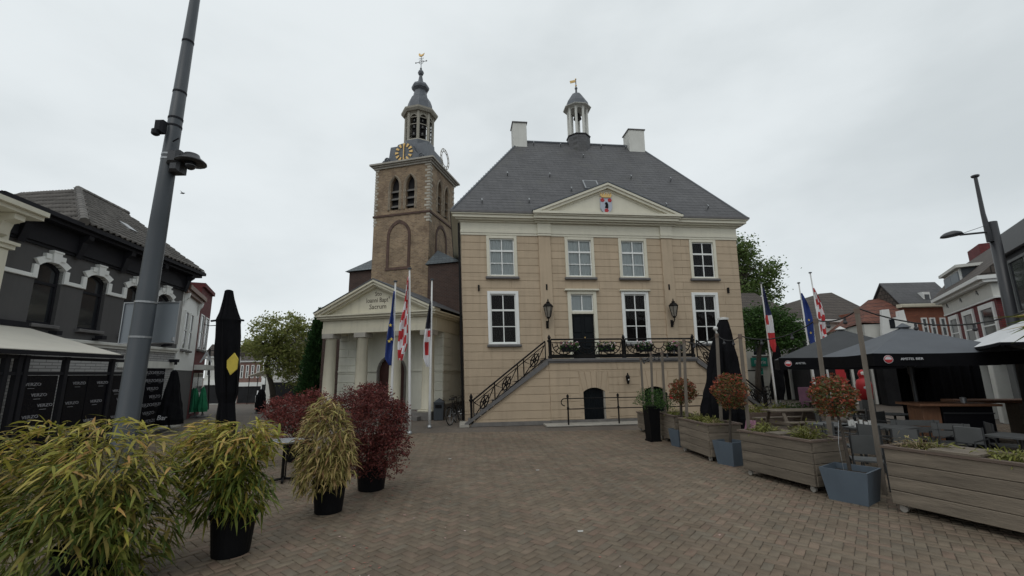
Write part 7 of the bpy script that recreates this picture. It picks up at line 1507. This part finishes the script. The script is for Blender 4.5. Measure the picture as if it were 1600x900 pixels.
# =================================================================== POTTED BAMBOO AND RED SHRUBS
def leaf_variant(mt, k, straight):
    nm = 'leaf'; P = np.zeros((1, 3)); D = np.array([[1.0, 0, .0]]); v, q = leaf_strips(P, D, np.array([1.0]), np.array([[.13, .15, .12, .14, .16][k % 5]]), np.array([[.12, .22, .32, .45, .6][k % 5]]), np.array([[0, .3, -.3, .5, -.2][k % 5]]), ((0, .25), (.18, .85), (.45, 1), (.75, .62), (1, .05)))
    return np_mesh(nm, v, q, M[mt])
def bamboo(label, potc, pot_r, pot_h, blobs, nleaf, L0, L1, mt, nobj, potname=True, mtx=None, canes=16):
    """blobs: (centre in metres from the pot, radii); leaves hang from twigs through that volume"""
    t = thing('potted_bamboo', label, 'potted plant', potc, 0, 'bamboo plants in black pots')
    b = MB(); b.lathe([(pot_r*.78, 0), (pot_r*.80, .02), (pot_r*.95, pot_h*.86), (pot_r*1.0, pot_h*.88), (pot_r*1.04, pot_h*.90), (pot_r*1.04, pot_h), (pot_r*.97, pot_h), (pot_r*.94, pot_h*.88)], 28); b.build('pot', M['potblack'], t, False)
    MB().lathe([(pot_r*.94, pot_h*.86), (pot_r*.94, pot_h*.88)], 20).build('soil', M['soil'], t)
    w = np.array([r[0]*r[1]*r[2] for c, r in blobs])**(2/3); w /= w.sum(); P = []; O = []
    for (c, r), k in zip(blobs, RNG.multinomial(nleaf, w)):
        d = RNG.normal(size=(k, 3)); d /= np.linalg.norm(d, axis=1, keepdims=True); rad = (RNG.random(k)**.27)[:, None]; P.append(np.array(c)+d*rad*np.array(r)); O.append(d)
    P = np.concatenate(P); O = np.concatenate(O); n = len(P)
    # leaves gather in fans at twig tips
    tip = RNG.integers(0, n, n); g = RNG.random(n) < .6; P[g] = P[tip[g]]+RNG.normal(0, .025, (g.sum(), 3))
    az = np.arctan2(P[:, 1], P[:, 0])+RNG.normal(0, .7, n); zr = (P[:, 2]-P[:, 2].min())/np.ptp(P[:, 2]); el = RNG.normal(0, .32, n)-.55+.75*zr; D = np.stack([np.cos(az)*np.cos(el), np.sin(az)*np.cos(el), np.sin(el)], 1)
    Ln = RNG.uniform(L0, L1, n); Ln *= np.where(RNG.random(n) < .3, RNG.uniform(.4, .75, n), 1); dr = RNG.uniform(.1, .65, n); P = P-D*(Ln*.35)[:, None]
    zr0 = zr
    keep = P[:, 2] > .03+np.where(np.hypot(P[:, 0], P[:, 1]) < pot_r*1.05, pot_h, 0); P, D, Ln, dr = P[keep], D[keep], Ln[keep], dr[keep]; zr = zr0[keep]; n = len(P)
    dist = np.linalg.norm(P+np.array(potc)-EYE, axis=1); tocam = (EYE-np.array(potc)); tocam[2] = 0; tocam /= np.linalg.norm(tocam); front = P@tocam
    near = np.zeros(n, bool); near[np.argsort(-(front+Ln*.8))[:nobj]] = True
    wd = Ln*RNG.uniform(.11, .16, n); v, q = leaf_strips(P[~near], D[~near], Ln[~near], wd[~near], dr[~near], RNG.normal(0, .45, (~near).sum()), ((0, .25), (.2, .9), (.5, 1), (.78, .6), (1, .05)))
    top_leaf = zr+RNG.normal(0, .14, n) > .66; tipm = 'bamboo_tip' if mt != 'bamboo_straw' else mt; mi = np.repeat(top_leaf[~near].astype(int), 4); o = link('foliage', np_mesh('foliage', v, q, [M[mt], M[tipm]], mi), t); o['kind'] = 'stuff'  # leaves towards the top take a paler, yellower colour than lower ones
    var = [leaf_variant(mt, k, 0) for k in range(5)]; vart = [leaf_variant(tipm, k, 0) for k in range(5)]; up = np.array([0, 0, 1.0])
    for i in np.where(near)[0]:
        o = link('leaf', (vart if top_leaf[i] else var)[i % 5], t); d = D[i]; s = np.cross(up, d); s /= np.linalg.norm(s)+1e-9; u = np.cross(d, s); mw = Matrix(((d[0], s[0], u[0], P[i, 0]), (d[1], s[1], u[1], P[i, 1]), (d[2], s[2], u[2], P[i, 2]), (0, 0, 0, 1)))
        o.matrix_local = mw @ Matrix.Diagonal((float(Ln[i]),)*3+(1,))
    cb = MB()
    for k in range(canes):
        a = k*2.4; r1 = pot_r*.6*math.sqrt((k+.5)/canes); c, r = blobs[k % len(blobs)]; e = np.array(c)+np.array((math.cos(a)*r[0]*.65, math.sin(a)*r[1]*.65, r[2]*RNG.uniform(.2, 1.02))); s0 = np.array((r1*math.cos(a), r1*math.sin(a), pot_h*.88)); m1 = s0+(e-s0)*.55+np.array((0, 0, .15))
        cb.tube([s0, m1, e], [.010, .008, .003], 5)
        for _ in range(5): f = RNG.uniform(.4, 1); q0 = m1+(e-m1)*f; cb.tube([q0, q0+RNG.normal(0, .12, 3)], [.003, .0015], 3)
    cb.build('canes', M['cane'], t); return t
def B(px, py, Y, rx, rz, potc, ry=None):
    c = V(px, py, Y)-np.array(potc); s = Y/CF; return (c, (rx*s, (ry or rx)*s, rz*s))
pc = G(150, 905); pc = V(150, 800, 4.75); pc[2] = 0
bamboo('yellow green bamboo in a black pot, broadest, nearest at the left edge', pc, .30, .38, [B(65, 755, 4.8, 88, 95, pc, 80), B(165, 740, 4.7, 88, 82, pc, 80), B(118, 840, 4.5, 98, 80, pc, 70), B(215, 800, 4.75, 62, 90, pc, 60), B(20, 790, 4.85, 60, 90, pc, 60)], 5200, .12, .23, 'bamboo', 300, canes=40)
pc = G(342, 876)+np.array((0, .2, 0))
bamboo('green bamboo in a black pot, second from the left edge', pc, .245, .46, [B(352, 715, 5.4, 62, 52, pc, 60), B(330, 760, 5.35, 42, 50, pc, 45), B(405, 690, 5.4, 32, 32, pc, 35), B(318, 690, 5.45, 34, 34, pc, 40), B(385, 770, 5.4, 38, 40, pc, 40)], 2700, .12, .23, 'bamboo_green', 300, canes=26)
pc = G(504, 806)+np.array((0, .2, 0))
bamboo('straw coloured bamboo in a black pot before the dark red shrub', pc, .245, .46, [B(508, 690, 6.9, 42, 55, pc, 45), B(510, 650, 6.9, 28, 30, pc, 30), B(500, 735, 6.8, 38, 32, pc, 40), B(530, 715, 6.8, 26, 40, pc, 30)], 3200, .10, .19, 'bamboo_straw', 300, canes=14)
def red_shrub(label, potc, pot_r, pot_h, blobs, n, size, mt, stems=14):
    t = thing('potted_red_shrub', label, 'potted shrub', potc, 0, 'red leaved shrubs in black pots'); b = MB(); b.lathe([(pot_r*.85, 0), (pot_r*.87, .02), (pot_r, pot_h*.92), (pot_r*1.05, pot_h*.94), (pot_r*1.05, pot_h), (pot_r*.95, pot_h), (pot_r*.93, pot_h*.9)], 24); b.build('pot', M['potblack'], t); MB().lathe([(pot_r*.93, pot_h*.88), (pot_r*.93, pot_h*.9)], 18).build('soil', M['soil'], t)
    cen, v, q = clumps(blobs, n//16, 14, .055, size, .42, .3); P = v; o = link('foliage', np_mesh('foliage', v, q, M[mt]), t); o['kind'] = 'stuff'
    s = MB(); sel = RNG.choice(len(cen), stems*2, replace=False)
    for k, i in enumerate(sel): a = k*2.4; s0 = np.array((.5*pot_r*math.cos(a), .5*pot_r*math.sin(a), pot_h*.9)); s.tube([s0, s0+(cen[i]-s0)*.5+np.array((0, 0, .08)), cen[i]], [.010, .007, .002], 5)
    s.build('stems', M['bark'], t); return t
pc = G(574, 769)+np.array((0, .2, 0))
red_shrub('tall dark red leaved shrub in a black pot right of the straw bamboo', pc, .26, .42, [B(590, 660, 8.0, 44, 50, pc, 46), B(582, 625, 8.1, 26, 26, pc, 30), B(610, 700, 7.9, 27, 42, pc, 34), B(572, 710, 8.0, 34, 36, pc, 36), B(618, 645, 8.0, 16, 22, pc, 20)], 17000, .046, 'redleaf', 20)
pc = V(468, 700, 11.0); pc[2] = 0
red_shrub('wide red leaved shrub in a black pot beyond the bamboos', pc, .30, .42, [B(455, 645, 11.0, 36, 28, pc, 40), B(430, 640, 11.0, 18, 20, pc, 26), B(490, 632, 11.1, 28, 26, pc, 34), B(470, 665, 10.9, 40, 28, pc, 40)], 10000, .055, 'redleaf2', 16)
pc = V(545, 700, 10.4); pc[2] = 0
red_shrub('upright red leaved shrub in a black pot behind the tall dark red one', pc, .28, .42, [B(560, 625, 10.4, 26, 24, pc, 30), B(540, 640, 10.4, 36, 26, pc, 36), B(575, 615, 10.4, 13, 18, pc, 18)], 6500, .05, 'redleaf', 12)
# palm fronds reaching in at the right edge
pb = V(1690, 560, 5.6); pb[2] = 0; t = thing('palm_plant', 'yellow green palm with narrow blades reaching in at the right edge', 'palm', pb); hz = float(V(1650, 500, 5.6)[2])
MB().tube([(0, 0, 0), (.02, 0, hz*.5), (0, 0, hz)], [.09, .07, .06], 10).build('trunk', M['bark'], t); n = 70; a = RNG.uniform(0, 2*PI, n); el = RNG.normal(.1, .35, n); D = np.stack([np.cos(a)*np.cos(el), np.sin(a)*np.cos(el), np.sin(el)], 1); P = np.tile(np.array([[0, 0, hz]]), (n, 1))+D*.05; v, q = leaf_strips(P, D, RNG.uniform(.45, .8, n), np.full(n, .03), RNG.uniform(.05, .3, n), RNG.normal(0, .5, n)); link('fronds', np_mesh('fronds', v, q, M['bamboo']), t)['kind'] = 'stuff'
